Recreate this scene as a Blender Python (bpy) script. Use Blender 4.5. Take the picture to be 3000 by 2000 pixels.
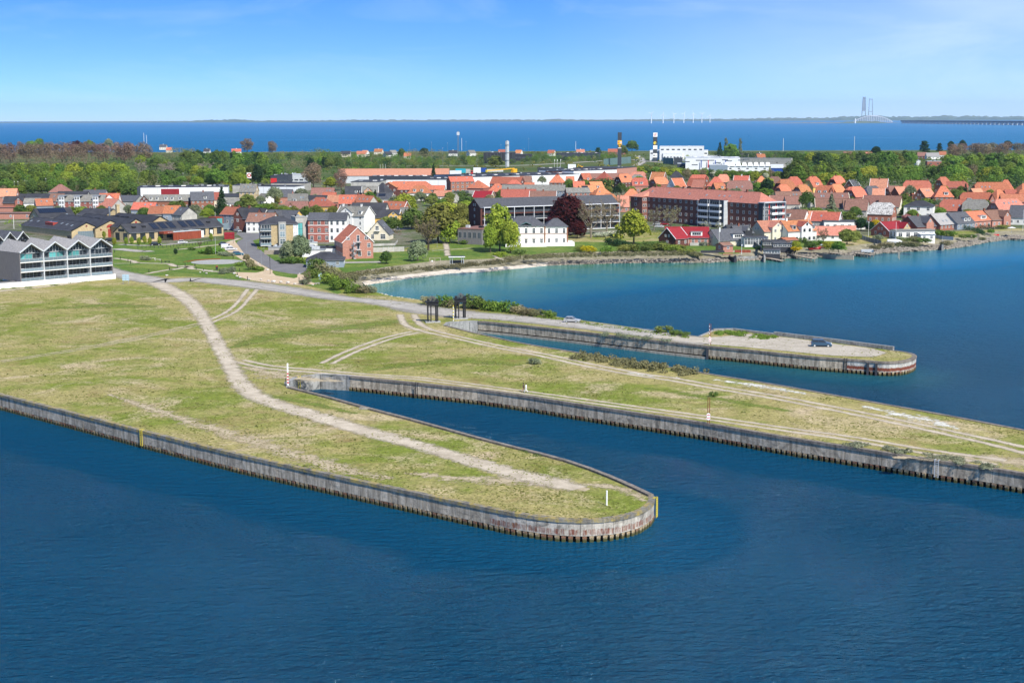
import bpy,bmesh,math,random
from mathutils import Vector,Matrix,noise
from mathutils.geometry import tessellate_polygon
for o in list(bpy.data.objects):bpy.data.objects.remove(o)
S=bpy.context.scene
COL=S.collection
R=math.radians
random.seed(7)
# ---- camera, sky, sun, exposure
F=4400.0; YH=348.0; HC=54.0; G=3.0
PITCH=math.atan((1000-YH)/F)
cam=bpy.data.cameras.new('camera'); camo=bpy.data.objects.new('camera',cam); COL.objects.link(camo)
cam.sensor_width=36; cam.lens=36*F/3000; cam.clip_start=1; cam.clip_end=90000
ROLL=R(.165)
camo.matrix_world=Matrix.Translation((0,0,HC))@Matrix.Rotation(R(90)-PITCH,4,'X')@Matrix.Rotation(-ROLL,4,'Z')
S.camera=camo
SUNDIR=Vector((0.51,-0.86,math.tan(R(45)))).normalized()
world=bpy.data.worlds.new('World'); S.world=world; world.use_nodes=True
wn=world.node_tree; wn.nodes.clear()
def N(t,typ,**k):
 n=t.nodes.new(typ)
 for a,b in k.items():setattr(n,a,b)
 return n
out=N(wn,'ShaderNodeOutputWorld'); bg=N(wn,'ShaderNodeBackground'); sky=N(wn,'ShaderNodeTexSky')
sky.sky_type='NISHITA'; sky.sun_disc=False; sky.sun_elevation=R(45)
sky.sun_rotation=math.atan2(SUNDIR.x,SUNDIR.y)
sky.altitude=0; sky.air_density=1.0; sky.dust_density=0.6; sky.ozone_density=2.2
tc=N(wn,'ShaderNodeTexCoord'); sx=N(wn,'ShaderNodeSeparateXYZ'); cx=N(wn,'ShaderNodeCombineXYZ')
L=wn.links.new
L(tc.outputs['Generated'],sx.inputs[0])
m0=N(wn,'ShaderNodeMath',operation='MULTIPLY'); m0.inputs[1].default_value=5.0
m1=N(wn,'ShaderNodeMath',operation='ADD'); m1.inputs[1].default_value=0.045
L(sx.outputs[2],m0.inputs[0]); L(m0.outputs[0],m1.inputs[0])
L(sx.outputs[0],cx.inputs[0]); L(sx.outputs[1],cx.inputs[1]); L(m1.outputs[0],cx.inputs[2])
L(cx.outputs[0],sky.inputs[0])
cm=N(wn,'ShaderNodeMapping'); cm.inputs['Scale'].default_value=(3.0,1.5,11.0); cm.inputs['Rotation'].default_value=(0,R(22),0)
cn=N(wn,'ShaderNodeTexNoise'); cn.inputs['Scale'].default_value=1.7; cn.inputs['Detail'].default_value=8; cn.inputs['Roughness'].default_value=.62; cn.inputs['Distortion'].default_value=.8
cr=N(wn,'ShaderNodeMapRange'); cr.inputs[1].default_value=.50; cr.inputs[2].default_value=.9; cr.inputs[3].default_value=0; cr.inputs[4].default_value=.26
L(tc.outputs['Generated'],cm.inputs[0]); L(cm.outputs[0],cn.inputs[0]); L(cn.outputs[0],cr.inputs[0])
hs=N(wn,'ShaderNodeHueSaturation'); hs.inputs['Saturation'].default_value=1.0; hs.inputs['Value'].default_value=1.0
mx=N(wn,'ShaderNodeMix',data_type='RGBA'); mx.inputs[7].default_value=(7.5,8.3,9.2,1)
tr_=N(wn,'ShaderNodeValToRGB'); e_=tr_.color_ramp.elements; e_[0].position=0.0; e_[0].color=(.80,.98,1.40,1); e_[1].position=.085; e3_=e_.new(.40); e3_.color=(.22,.62,1.12,1); e4_=e_.new(.2); e4_.color=(.42,.93,1.6,1); e_[1].color=(.60,1.32,2.02,1)
mt=N(wn,'ShaderNodeMix',data_type='RGBA',blend_type='MULTIPLY'); mt.inputs[0].default_value=1
L(sx.outputs[2],tr_.inputs[0]); L(sky.outputs[0],mt.inputs[6]); L(tr_.outputs[0],mt.inputs[7])
L(mt.outputs[2],hs.inputs['Color']); L(hs.outputs[0],mx.inputs[6]); hz=N(wn,'ShaderNodeTexNoise'); hz.inputs['Scale'].default_value=2.2; hz.inputs['Detail'].default_value=5; L(cm.outputs[0],hz.inputs[0])
hx=N(wn,'ShaderNodeMapRange'); hx.inputs[1].default_value=.02; hx.inputs[2].default_value=.5; hx.inputs[4].default_value=1.0; L(sx.outputs[0],hx.inputs[0])
hm=N(wn,'ShaderNodeMath',operation='MULTIPLY_ADD'); L(hx.outputs[0],hm.inputs[0]); L(hz.outputs[0],hm.inputs[1]); L(cr.outputs[0],hm.inputs[2]); L(hm.outputs[0],mx.inputs[0])
L(mx.outputs[2],bg.inputs[0]); bg.inputs[1].default_value=0.12
L(bg.outputs[0],out.inputs[0])
sl=bpy.data.lights.new('sun','SUN'); sl.energy=4.8; sl.angle=R(.53); sl.color=(1.0,.95,.87)
so=bpy.data.objects.new('sun',sl); COL.objects.link(so)
so.rotation_euler=SUNDIR.to_track_quat('Z','Y').to_euler(); so.location=(200,-200,400)
vs=S.view_settings; vs.view_transform='Standard'; vs.look='None'; vs.exposure=0.38; vs.gamma=1.0; vs.use_curve_mapping=False
S.render.engine='CYCLES'
S.cycles.volume_bounces=0; S.cycles.max_bounces=6
# ---- helpers
def P(x,y,z=G):
 c,s=math.cos(PITCH),math.sin(PITCH)
 dx,du=x-1500.0,-(y-1000.0)
 dx,du=dx*math.cos(ROLL)+du*math.sin(ROLL),du*math.cos(ROLL)-dx*math.sin(ROLL)
 d=Vector((dx,F*c+du*s,-F*s+du*c))
 t=(z-HC)/d.z
 return Vector((dx*t,d.y*t,z))
CROPS=dict(A0=(0,380),A1=(500,380),A2=(1000,380),A3=(1500,380),A4=(2000,380),A5=(2500,380),B0=(0,580),B1=(500,580),B2=(1000,560),B3=(1500,520),B4=(2000,520),B5=(2500,500))
def Q(c,x,y,z=G):
 if c=='F':return P(x,y,z)
 ox,oy=CROPS[c]; return P(ox+x/4.704,oy+y/4.704,z)
class MB:
 def __init__(s):s.v=[]; s.f=[]; s.m=[]
 def quad(s,pts,m=0):
  n=len(s.v); s.v+=[tuple(p)for p in pts]; s.f.append(tuple(range(n,n+len(pts)))); s.m.append(m)
 def box(s,x0,y0,z0,x1,y1,z1,m=0,M=None):
  n=len(s.v)
  for z in(z0,z1):
   for(x,y)in((x0,y0),(x1,y0),(x1,y1),(x0,y1)):
    p=Vector((x,y,z)); s.v.append(tuple(M@p if M else p))
  for q in((3,2,1,0),(4,5,6,7),(0,1,5,4),(1,2,6,5),(2,3,7,6),(3,0,4,7)):
   s.f.append(tuple(n+i for i in q)); s.m.append(m)
 def prism(s,poly,z0,z1,m=0,mtop=None):
  n=len(s.v); k=len(poly)
  for z in(z0,z1):s.v+=[(p[0],p[1],z)for p in poly]
  s.f.append(tuple(n+i for i in reversed(range(k)))); s.m.append(m)
  s.f.append(tuple(n+k+i for i in range(k))); s.m.append(m if mtop is None else mtop)
  for i in range(k):
   j=(i+1)%k; s.f.append((n+i,n+j,n+k+j,n+k+i)); s.m.append(m)
 def tube(s,pts,r,k=6,m=0,r2=None,cap=True):
  pts=[Vector(p)for p in pts]; n=len(s.v); c=len(pts)
  for i,p in enumerate(pts):
   d=(pts[min(i+1,c-1)]-pts[max(i-1,0)]).normalized()
   a=d.orthogonal().normalized()if abs(d.z)<.99 else Vector((1,0,0)); b=d.cross(a)
   rr=r if r2 is None else r+(r2-r)*i/(c-1)
   for j in range(k):
    t=2*math.pi*j/k; s.v.append(tuple(p+(a*math.cos(t)+b*math.sin(t))*rr))
  for i in range(c-1):
   for j in range(k):
    q=(j+1)%k; s.f.append((n+i*k+j,n+i*k+q,n+(i+1)*k+q,n+(i+1)*k+j)); s.m.append(m)
  if cap:
   s.f.append(tuple(n+j for j in reversed(range(k)))); s.m.append(m)
   s.f.append(tuple(n+(c-1)*k+j for j in range(k))); s.m.append(m)
 def mesh(s,name,mats,smooth=False):
  me=bpy.data.meshes.new(name); me.from_pydata(s.v,[],s.f)
  for m in(mats if isinstance(mats,(list,tuple))else[mats]):me.materials.append(m)
  me.polygons.foreach_set('material_index',s.m)
  if smooth:me.polygons.foreach_set('use_smooth',[True]*len(s.f))
  me.update(); return me
 def build(s,name,mats,parent=None,loc=(0,0,0),rz=0,smooth=False):
  return link(name,s.mesh(name,mats,smooth),parent,loc,rz)
def link(name,me,parent=None,loc=(0,0,0),rz=0):
 o=bpy.data.objects.new(name,me); COL.objects.link(o); o.location=loc; o.rotation_euler=(0,0,rz)
 if parent:o.parent=parent
 return o
def tag(o,label=None,cat=None,group=None,kind=None):
 if label:o['label']=label
 if cat:o['category']=cat
 if group:o['group']=group
 if kind:o['kind']=kind
 return o
def empty(name,loc,rz=0,label=None,cat=None,group=None):
 o=bpy.data.objects.new(name,None); COL.objects.link(o); o.location=loc; o.rotation_euler=(0,0,rz)
 o.empty_display_size=.5
 return tag(o,label,cat,group)
def copy_tree(o,parent=None):
 c=o.copy(); COL.objects.link(c); c.parent=parent
 for ch in KIDS.get(o.name,()):copy_tree(ch,c)
 return c
KIDS={}
def kids(o):
 KIDS[o.name]=[c for c in bpy.data.objects if c.parent==o]
 for c in KIDS[o.name]:kids(c)
def sheet(name,pts,mats,z=None,kind='structure'):
 P3=[Vector((p[0],p[1],p[2]if z is None else z))for p in pts]
 b=MB(); b.v=[tuple(p)for p in P3]
 for t in tessellate_polygon([P3]):
  a,bb,c=(P3[i]for i in t)
  if(bb-a).cross(c-a).z<0:t=tuple(reversed(t))
  b.f.append(tuple(t)); b.m.append(0)
 o=b.build(name,mats)
 if kind:o['kind']=kind
 return o
# ---- materials
MATS={}
def newmat(name):
 m=bpy.data.materials.new(name); m.use_nodes=True; t=m.node_tree; t.nodes.clear()
 o=N(t,'ShaderNodeOutputMaterial'); b=N(t,'ShaderNodeBsdfPrincipled'); t.links.new(b.outputs[0],o.inputs[0])
 MATS[name]=m; return m,t,b,o
def rgba(c):return(c[0],c[1],c[2],1)
def tex(t,scale,detail=4,mapscale=(1,1,1),rough=.6,coord='Object',dist=0,rot=0):
 c=N(t,'ShaderNodeTexCoord'); mp=N(t,'ShaderNodeMapping'); mp.inputs['Scale'].default_value=mapscale; mp.inputs['Rotation'].default_value=(0,0,rot)
 n=N(t,'ShaderNodeTexNoise'); n.inputs['Scale'].default_value=scale; n.inputs['Detail'].default_value=detail
 n.inputs['Roughness'].default_value=rough; n.inputs['Distortion'].default_value=dist
 t.links.new(c.outputs[coord],mp.inputs[0]); t.links.new(mp.outputs[0],n.inputs[0]); return n.outputs[0]
def ramp(t,fac,stops):
 r=N(t,'ShaderNodeValToRGB'); e=r.color_ramp.elements
 while len(e)<len(stops):e.new(.5)
 for i,(p,c)in enumerate(stops):e[i].position=p; e[i].color=rgba(c)if isinstance(c,(tuple,list))else(c,c,c,1)
 t.links.new(fac,r.inputs[0]); return r.outputs[0]
def mix(t,fac,a,b,mode='MIX'):
 m=N(t,'ShaderNodeMix',data_type='RGBA',blend_type=mode)
 for i,v in((6,a),(7,b)):
  if isinstance(v,(tuple,list)):m.inputs[i].default_value=rgba(v)
  else:t.links.new(v,m.inputs[i])
 if isinstance(fac,(int,float)):m.inputs[0].default_value=fac
 else:t.links.new(fac,m.inputs[0])
 return m.outputs[2]
def mth(t,op,a,b=None,c=None):
 m=N(t,'ShaderNodeMath',operation=op)
 for i,v in enumerate((a,b,c)):
  if v is None:continue
  if isinstance(v,(int,float)):m.inputs[i].default_value=v
  else:t.links.new(v,m.inputs[i])
 return m.outputs[0]
def bump(t,b,h,dist=.05,strength=1):
 n=N(t,'ShaderNodeBump'); n.inputs['Distance'].default_value=dist; n.inputs['Strength'].default_value=strength
 t.links.new(h,n.inputs['Height']); t.links.new(n.outputs[0],b.inputs['Normal'])
def plain(name,col,rough=.8,var=.22,scale=1.2,rnd=.25,hue=.0,bumpd=0,metal=0,ms=(1,1,1),spec=.3,col2=None):
 m,t,b,o=newmat(name)
 n=tex(t,scale,6,ms)
 lo=tuple(c*(1-var)for c in col); hi=tuple(c*(1+var)for c in(col2 or col))
 c=ramp(t,n,[(.3,lo),(.72,hi)])
 oi=N(t,'ShaderNodeObjectInfo'); h=N(t,'ShaderNodeHueSaturation')
 t.links.new(mth(t,'MULTIPLY_ADD',oi.outputs['Random'],rnd,1-rnd/2),h.inputs['Value'])
 if hue:t.links.new(mth(t,'MULTIPLY_ADD',mth(t,'FRACT',mth(t,'MULTIPLY',oi.outputs['Random'],7.3)),hue,.5-hue/2),h.inputs['Hue'])
 t.links.new(c,h.inputs['Color']); t.links.new(h.outputs[0],b.inputs['Base Color'])
 b.inputs['Roughness'].default_value=rough; b.inputs['Metallic'].default_value=metal
 b.inputs['Specular IOR Level'].default_value=spec
 if bumpd:bump(t,b,tex(t,scale*6,3,ms),bumpd)
 return m
plain('brick_red',(.29,.12,.08),.9,.25,2.0,.35,.03)
plain('brick_dark',(.13,.052,.042),.9,.25,2.0,.3)
plain('brick_maroon',(.21,.088,.066),.9,.25,2.0,.2)
plain('brick_pink',(.42,.20,.15),.9,.2,2.0,.2)
plain('brick_yellow',(.46,.36,.21),.9,.22,1.5,.2)
plain('plaster_white',(.78,.77,.73),.85,.08,.6,.08)
plain('plaster_cream',(.68,.62,.48),.85,.1,.6,.12)
plain('plaster_yellow',(.72,.46,.13),.85,.1,.6,.15)
plain('plaster_peach',(.62,.36,.22),.85,.1,.6,.1)
plain('plaster_grey',(.40,.39,.36),.9,.25,.5,.2)
plain('plaster_blue',(.22,.27,.33),.9,.12,.5,.2)
plain('wood_dark',(.035,.037,.045),.7,.3,.8,.2,ms=(6,6,.5))
plain('wood_grey',(.19,.18,.18),.85,.3,1.5,.12,ms=(5,5,.3))
plain('wood_red',(.33,.05,.035),.8,.2,1,.1)
plain('timber',(.33,.28,.22),.9,.35,2,.3,ms=(1,1,3))
plain('corten',(.26,.058,.03),.85,.3,1,.1,ms=(3,3,.4))
plain('panel_blue',(.07,.115,.17),.6,.15,1,.1)
plain('panel_slate',(.045,.055,.07),.6,.2,1,.1)
plain('metal_light',(.50,.53,.55),.5,.15,.5,.1,ms=(1,1,3))
plain('metal_white',(.72,.74,.76),.5,.08,.4,.05)
TS=(1,1,1)
plain('roof_orange',(.43,.148,.078),.85,.34,1.3,.62,.03,.02)
plain('roof_pale',(.46,.20,.13),.85,.3,1.3,.4,.02,.02)
plain('roof_red',(.34,.115,.07),.85,.3,1.3,.3,.02,.02)
plain('roof_brown',(.22,.115,.088),.85,.3,1.3,.3,.02,.02)
plain('roof_crimson',(.25,.016,.022),.6,.15,1,.1,0,.02)
plain('roof_slate',(.08,.083,.093),.7,.32,1.3,.35,0,.01)
plain('roof_black',(.042,.043,.05),.75,.35,.3,.3,0,.01)
plain('roof_grey',(.19,.185,.165),.9,.35,1.0,.3,0,.02)
plain('roof_silver',(.30,.29,.28),.85,.4,1.2,.2,0,.02,ms=(6,1,1))
plain('roof_pale_mottled',(.42,.41,.39),.9,.9,1.6,.1)
plain('white_paint',(.80,.80,.78),.5,.04,1,.04)
plain('dark_metal',(.018,.018,.02),.5,.4,4,.1)
plain('grey_metal',(.26,.28,.30),.45,.2,3,.1)
plain('green_metal',(.09,.17,.17),.5,.2,3,.1)
plain('yellow_paint',(.62,.50,.05),.55,.12,4,.05)
plain('crane_yellow',(.80,.42,.02),.5,.08,1,.05)
plain('red_paint',(.55,.03,.03),.5,.12,3,.1)
plain('blue_paint',(.02,.07,.30),.4,.1,1,.05)
plain('teal_paint',(.03,.36,.46),.5,.1,1,.05)
plain('soot_brick',(.22,.08,.05),.9,.4,3,.3)
plain('sign_board',(.36,.50,.60),.4,.1,1,.05)
plain('rust',(.20,.055,.028),.9,.5,3,.2)
plain('chrome',(.6,.62,.65),.25,.05,1,0,metal=.9)
plain('tyre',(.015,.015,.016),.8,.3,5,0)
plain('skin',(.50,.30,.21),.6,.05,5,0)
plain('hair',(.05,.03,.02),.7,.2,9,0)
plain('cloth_white',(.78,.77,.75),.9,.05,5,0)
plain('cloth_brown',(.10,.07,.055),.9,.2,5,0)
plain('cloth_peach',(.50,.30,.22),.9,.1,5,0)
plain('stone',(.27,.24,.20),.9,.55,1.2,.5,.02,.05)
plain('stone_pale',(.55,.52,.47),.9,.25,1.2,.3,.01,.05)
plain('solar',(.012,.018,.035),.25,.3,.8,.05,spec=.5)
def glass(name,col,rough=.12,spec=.6):
 m,t,b,o=newmat(name)
 oi=N(t,'ShaderNodeObjectInfo')
 c=mix(t,mth(t,'FRACT',mth(t,'MULTIPLY',oi.outputs['Random'],13.7)),col,tuple(k*2.6 for k in col))
 t.links.new(c,b.inputs['Base Color']); b.inputs['Roughness'].default_value=rough; b.inputs['Specular IOR Level'].default_value=spec
glass('glass',(.022,.028,.035)); glass('glass_teal',(.05,.17,.17),.1)
glass('glass_blue',(.09,.12,.14))
def carpaint(name,col):
 m,t,b,o=newmat(name); b.inputs['Base Color'].default_value=rgba(col); b.inputs['Roughness'].default_value=.35
 b.inputs['Coat Weight'].default_value=.6; b.inputs['Metallic'].default_value=.25
for n_,c_ in dict(car_silver=(.50,.50,.49),car_blue=(.03,.085,.15),car_white=(.75,.75,.75),car_black=(.02,.022,.025),car_teal=(.02,.14,.20),car_red=(.45,.02,.02),car_yellow=(.7,.6,.05)).items():carpaint(n_,c_)
def foliage(name,a,b2,rnd=.35,trans=.32):
 m,t,b,o=newmat(name)
 at=N(t,'ShaderNodeAttribute',attribute_name='tone')
 c=mix(t,at.outputs['Fac'],a,b2)
 oi=N(t,'ShaderNodeObjectInfo'); h=N(t,'ShaderNodeHueSaturation')
 t.links.new(mth(t,'MULTIPLY_ADD',oi.outputs['Random'],rnd,1-rnd/2),h.inputs['Value'])
 t.links.new(mth(t,'MULTIPLY_ADD',mth(t,'FRACT',mth(t,'MULTIPLY',oi.outputs['Random'],9.1)),.045,.4775),h.inputs['Hue'])
 t.links.new(c,h.inputs['Color']); t.links.new(h.outputs[0],b.inputs['Base Color'])
 b.inputs['Roughness'].default_value=.75; b.inputs['Specular IOR Level'].default_value=.12
 tr=N(t,'ShaderNodeBsdfTranslucent'); t.links.new(h.outputs[0],tr.inputs[0])
 ms=N(t,'ShaderNodeMixShader'); ms.inputs[0].default_value=trans
 t.links.new(b.outputs[0],ms.inputs[1]); t.links.new(tr.outputs[0],ms.inputs[2]); t.links.new(ms.outputs[0],o.inputs[0])
foliage('leaf_green',(.10,.18,.03),(.25,.37,.06))
foliage('leaf_mid',(.08,.13,.03),(.18,.25,.055))
foliage('leaf_lime',(.20,.27,.03),(.40,.45,.06),.2)
foliage('leaf_olive',(0.140,0.166,0.035),(0.334,0.351,0.088))
foliage('leaf_dark',(0.017,0.046,0.019),(0.050,0.108,0.036))
foliage('leaf_copper',(0.038,0.008,0.013),(0.108,0.023,0.030),.2)
foliage('leaf_brown',(.19,.125,.085),(.36,.26,.18),.25)
foliage('leaf_bud',(0.186,0.163,0.085),(0.389,0.342,0.186),.25)
foliage('leaf_bare',(0.270,0.230,0.176),(0.459,0.392,0.297),.2,.1)
foliage('leaf_white',(0.330,0.374,0.220),(0.726,0.726,0.616),.2)
foliage('leaf_willow',(0.155,0.202,0.109),(0.342,0.389,0.217),.2)
foliage('leaf_scrub',(0.131,0.131,0.061),(0.299,0.272,0.140),.3)
foliage('leaf_sage',(0.162,0.194,0.114),(0.341,0.373,0.244),.25)
foliage('leaf_gold',(0.385,0.297,0.011),(0.682,0.506,0.022),.2)
foliage('leaf_pink',(0.385,0.154,0.132),(0.660,0.385,0.374),.2)
plain('bark',(.085,.068,.05),.95,.35,3,.3,ms=(3,3,.6))
plain('bark_pale',(.22,.19,.15),.95,.3,3,.2,ms=(3,3,.6))
# ---- setting materials
def grass_mat(name,dry,green,soil,gscale=.035,soilamt=.63,greenb=.52,lush=.0):
 m,t,b,o=newmat(name)
 big=tex(t,gscale,7,(1,1,1),.62,dist=.6); mid=tex(t,gscale*7,6,(1,1,1),.65); fin=tex(t,2.2,5,(1,1,1),.7)
 k=mth(t,'ADD',mth(t,'MULTIPLY',big,.62),mth(t,'MULTIPLY',mid,.38))
 c=mix(t,ramp(t,k,[(greenb-.07,0.),(greenb+.055,1.)]),dry,green)
 s1=tex(t,gscale*1.7,8,(1,1,1),.68,'Object',1.2)
 sm=ramp(t,mth(t,'ADD',mth(t,'MULTIPLY',s1,.7),mth(t,'MULTIPLY',fin,.3)),[(soilamt-.05,0.),(soilamt+.07,1.)])
 c=mix(t,sm,c,soil)
 f2=ramp(t,mth(t,'ADD',mth(t,'MULTIPLY',fin,.55),mth(t,'MULTIPLY',tex(t,.55,6,(1,1,1),.75),.45)),[(.34,.55),(.66,1.42)])
 c=mix(t,1.0,c,f2,'MULTIPLY')
 br=ramp(t,tex(t,gscale*2.6,7,(1,1,1),.7,'Object',.8),[(.56,0.),(.70,.55)])
 c=mix(t,br,c,tuple(x*.62 for x in(dry[0]*1.05,dry[1]*.75,dry[2]*.9)))
 t.links.new(c,b.inputs['Base Color']); b.inputs['Roughness'].default_value=.95; b.inputs['Specular IOR Level'].default_value=.1
 bump(t,b,mth(t,'ADD',fin,mth(t,'MULTIPLY',mid,2.)),.16,1)
 return m
grass_mat('meadow',(.31,.27,.105),(.165,.20,.032),(.45,.36,.23),.030,.566,.510)
grass_mat('lawn',(.17,.21,.045),(.085,.155,.024),(.27,.24,.13),.09,.70,.48)
grass_mat('town_ground_mat',(.16,.15,.10),(.06,.10,.025),(.22,.20,.18),.05,.56,.5)
grass_mat('far_field',(.10,.12,.04),(.055,.09,.02),(.25,.22,.13),.01,.66,.5)
def gravel_mat(name,a,b_,fine=3.0,bumpd=.05):
 m,t,b,o=newmat(name)
 c=mix(t,ramp(t,tex(t,.25,6,(1,1,1),.65),[(.35,0.),(.68,1.)]),a,b_)
 c=mix(t,1.0,c,ramp(t,tex(t,fine,4,(1,1,1),.7),[(.25,.75),(.75,1.25)]),'MULTIPLY')
 t.links.new(c,b.inputs['Base Color']); b.inputs['Roughness'].default_value=.95; b.inputs['Specular IOR Level'].default_value=.1
 bump(t,b,tex(t,fine,4),bumpd); return m
gravel_mat('gravel',(.36,.325,.27),(.50,.46,.39))
gravel_mat('asphalt',(.15,.148,.15),(.20,.195,.195),4,.01)
gravel_mat('gravel_grey',(.26,.245,.225),(.38,.355,.315))
gravel_mat('clay',(.47,.36,.235),(.55,.44,.30),4,.01)
gravel_mat('sand',(.48,.42,.34),(.62,.57,.49),2,.05)
gravel_mat('pebbles',(.35,.31,.245),(.48,.435,.36),2.2,.08)
gravel_mat('concrete_flat',(.30,.30,.28),(.38,.38,.36),2,.01)
gravel_mat('bank',(.17,.155,.10),(.30,.27,.19),1.2,.1)
def track_mat(name,two,col1=(.44,.375,.28),col2=(.56,.49,.385),amp=.55):
 m,t,b,o=newmat(name)
 c=mix(t,ramp(t,tex(t,.3,5),[(.35,0.),(.68,1.)]),col1,col2)
 c=mix(t,1.0,c,ramp(t,tex(t,3.5,4,(1,1,1),.7),[(.25,.78),(.75,1.22)]),'MULTIPLY')
 t.links.new(c,b.inputs['Base Color']); b.inputs['Roughness'].default_value=.95; b.inputs['Specular IOR Level'].default_value=.1
 uv=N(t,'ShaderNodeUVMap'); sp=N(t,'ShaderNodeSeparateXYZ'); t.links.new(uv.outputs[0],sp.inputs[0])
 d=mth(t,'ABSOLUTE',mth(t,'MULTIPLY_ADD',sp.outputs[0],2.,-1.))
 if two:e=mth(t,'ABSOLUTE',mth(t,'SUBTRACT',d,.46)); e=mth(t,'MULTIPLY_ADD',e,-2.6,1.0)
 else:e=mth(t,'SUBTRACT',1.,d)
 nz=mth(t,'ADD',mth(t,'MULTIPLY',tex(t,.35,6,(1,1,1),.7),.6),mth(t,'MULTIPLY',tex(t,2.5,4),.4))
 k=mth(t,'ADD',e,mth(t,'MULTIPLY_ADD',nz,amp*4,-amp*2-(.22 if two else.12)-(.40 if amp>.6 and not two else 0)))
 a=mth(t,'MULTIPLY',k,2.2); mm=N(t,'ShaderNodeClamp'); t.links.new(a,mm.inputs[0])
 edge=mth(t,'MULTIPLY',mth(t,'SUBTRACT',1.,d),12.); m2=N(t,'ShaderNodeClamp'); t.links.new(edge,m2.inputs[0])
 t.links.new(mth(t,'MULTIPLY',mm.outputs[0],m2.outputs[0]),b.inputs['Alpha'])
 return m
track_mat('track_one',False,(.37,.315,.235),(.56,.49,.385),.5); track_mat('track_two',True,(.37,.315,.235),(.54,.47,.365),.48); track_mat('track_faint',True,(.32,.28,.16),(.40,.35,.22),.95)
track_mat('dirt_patch',False,(.38,.31,.20),(.46,.39,.27),.9)
track_mat('white_flowers',False,(.50,.49,.42),(.66,.65,.60),1.5)
track_mat('green_patch',False,(.135,.175,.035),(.17,.21,.04),.9)
track_mat('track_grey',False,(.30,.28,.25),(.44,.41,.36),.25)
def concrete_mat(name,base=(.56,.475,.36),lo=(.20,.165,.12),rust=0,yellow=0):
 m,t,b,o=newmat(name)
 st=tex(t,1.6,6,(1,1,.12),.65,'Object'); pat=tex(t,.55,7,(1,1,1.3),.7,'Object',1.0); fin=tex(t,5,4)
 c=mix(t,ramp(t,st,[(.34,0.),(.62,1.)]),lo,base)
 c=mix(t,ramp(t,pat,[(.34,.85),(.50,0.)]),c,tuple(x*.28 for x in base))
 c=mix(t,ramp(t,pat,[(.62,0.),(.72,.6)]),c,tuple(x*1.65 for x in base))
 cd=N(t,'ShaderNodeTexCoord'); sp=N(t,'ShaderNodeSeparateXYZ'); t.links.new(cd.outputs['Object'],sp.inputs[0])
 zz=sp.outputs[2]
 if rust:
  band=ramp(t,mth(t,'ADD',mth(t,'MULTIPLY',zz,.3333),mth(t,'MULTIPLY_ADD',tex(t,1.8,4,(1,1,.02),.8),.28,-.14)),[(.30,0.),(.36,1.),(.56,1.),(.585,0.)])
  rn=ramp(t,tex(t,2.4,6,(1,1,.10),.75),[(.42 if rust==1 else.10,0.),(.60 if rust==1 else.3,1.)])
  c=mix(t,mth(t,'MULTIPLY',band,rn),c,(.17,.045,.025))
  c=mix(t,mth(t,'MULTIPLY',band,ramp(t,tex(t,3.3,5,(1,1,.1),.7),[(.56,0.),(.68,.8)])),c,(.30,.15,.05))
 if yellow:
  c=mix(t,ramp(t,tex(t,.8,6,(1,1,1),.7),[(.46,0.),(.62,.85)]),c,(.36,.27,.06))
 t.links.new(mix(t,1.0,c,ramp(t,fin,[(.25,.8),(.75,1.2)]),'MULTIPLY'),b.inputs['Base Color']); b.inputs['Roughness'].default_value=.92
 bump(t,b,mth(t,'ADD',pat,mth(t,'MULTIPLY',fin,.4)),.12); return m
concrete_mat('quay_concrete'); concrete_mat('quay_rusty',(.50,.46,.39),(.29,.26,.22),1); concrete_mat('quay_rustband',(.54,.52,.47),(.36,.33,.29),2)
concrete_mat('quay_pale',(.36,.355,.335),(.20,.20,.19))
concrete_mat('coping_yellow',(.24,.225,.19),(.12,.11,.09),0,1); concrete_mat('coping_brown',(.25,.215,.175),(.12,.10,.08))
concrete_mat('coping_pale',(.40,.37,.31),(.25,.23,.19))
m,t,b,o=newmat('pile_mat')
cd=N(t,'ShaderNodeTexCoord'); sp=N(t,'ShaderNodeSeparateXYZ'); t.links.new(cd.outputs['Object'],sp.inputs[0])
oi=N(t,'ShaderNodeObjectInfo')
c=mix(t,ramp(t,tex(t,4,4),[(.4,0.),(.6,1.)]),(.30,.20,.10),(.44,.36,.24))
c=mix(t,mth(t,'MULTIPLY',ramp(t,oi.outputs['Random'],[(.45,0.),(.7,.75)]),1.),c,(.17,.055,.03))
c=mix(t,ramp(t,sp.outputs[2],[(.30,1.),(.62,0.)]),c,(.055,.058,.016))
t.links.new(c,b.inputs['Base Color']); b.inputs['Roughness'].default_value=.9; bump(t,b,tex(t,5,4),.08)
plain('recess_shade',(.006,.006,.006),.95,.2,1,0)  # near-black wall colour, paints the shade in the gaps behind the piles
m,t,b,o=newmat('water_mat')
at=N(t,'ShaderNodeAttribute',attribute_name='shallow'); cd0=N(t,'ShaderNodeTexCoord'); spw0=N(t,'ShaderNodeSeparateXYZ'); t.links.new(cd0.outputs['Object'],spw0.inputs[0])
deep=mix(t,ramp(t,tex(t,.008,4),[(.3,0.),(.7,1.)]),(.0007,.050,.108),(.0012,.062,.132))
deep=mix(t,ramp(t,mth(t,'MULTIPLY',spw0.outputs[1],.0005),[(.17,0.),(.27,1.)]),deep,(.004,.135,.285)); deep=mix(t,ramp(t,mth(t,'MULTIPLY',spw0.outputs[1],.0001),[(.15,0.),(.6,1.)]),deep,(.012,.15,.33))  # lighter with distance: sky reflection painted into the bay and sea colour
c=mix(t,at.outputs['Fac'],deep,mix(t,ramp(t,tex(t,.05,5,dist=1.),[(.35,0.),(.65,1.)]),(.02,.15,.125),(.075,.19,.075)))
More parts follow.
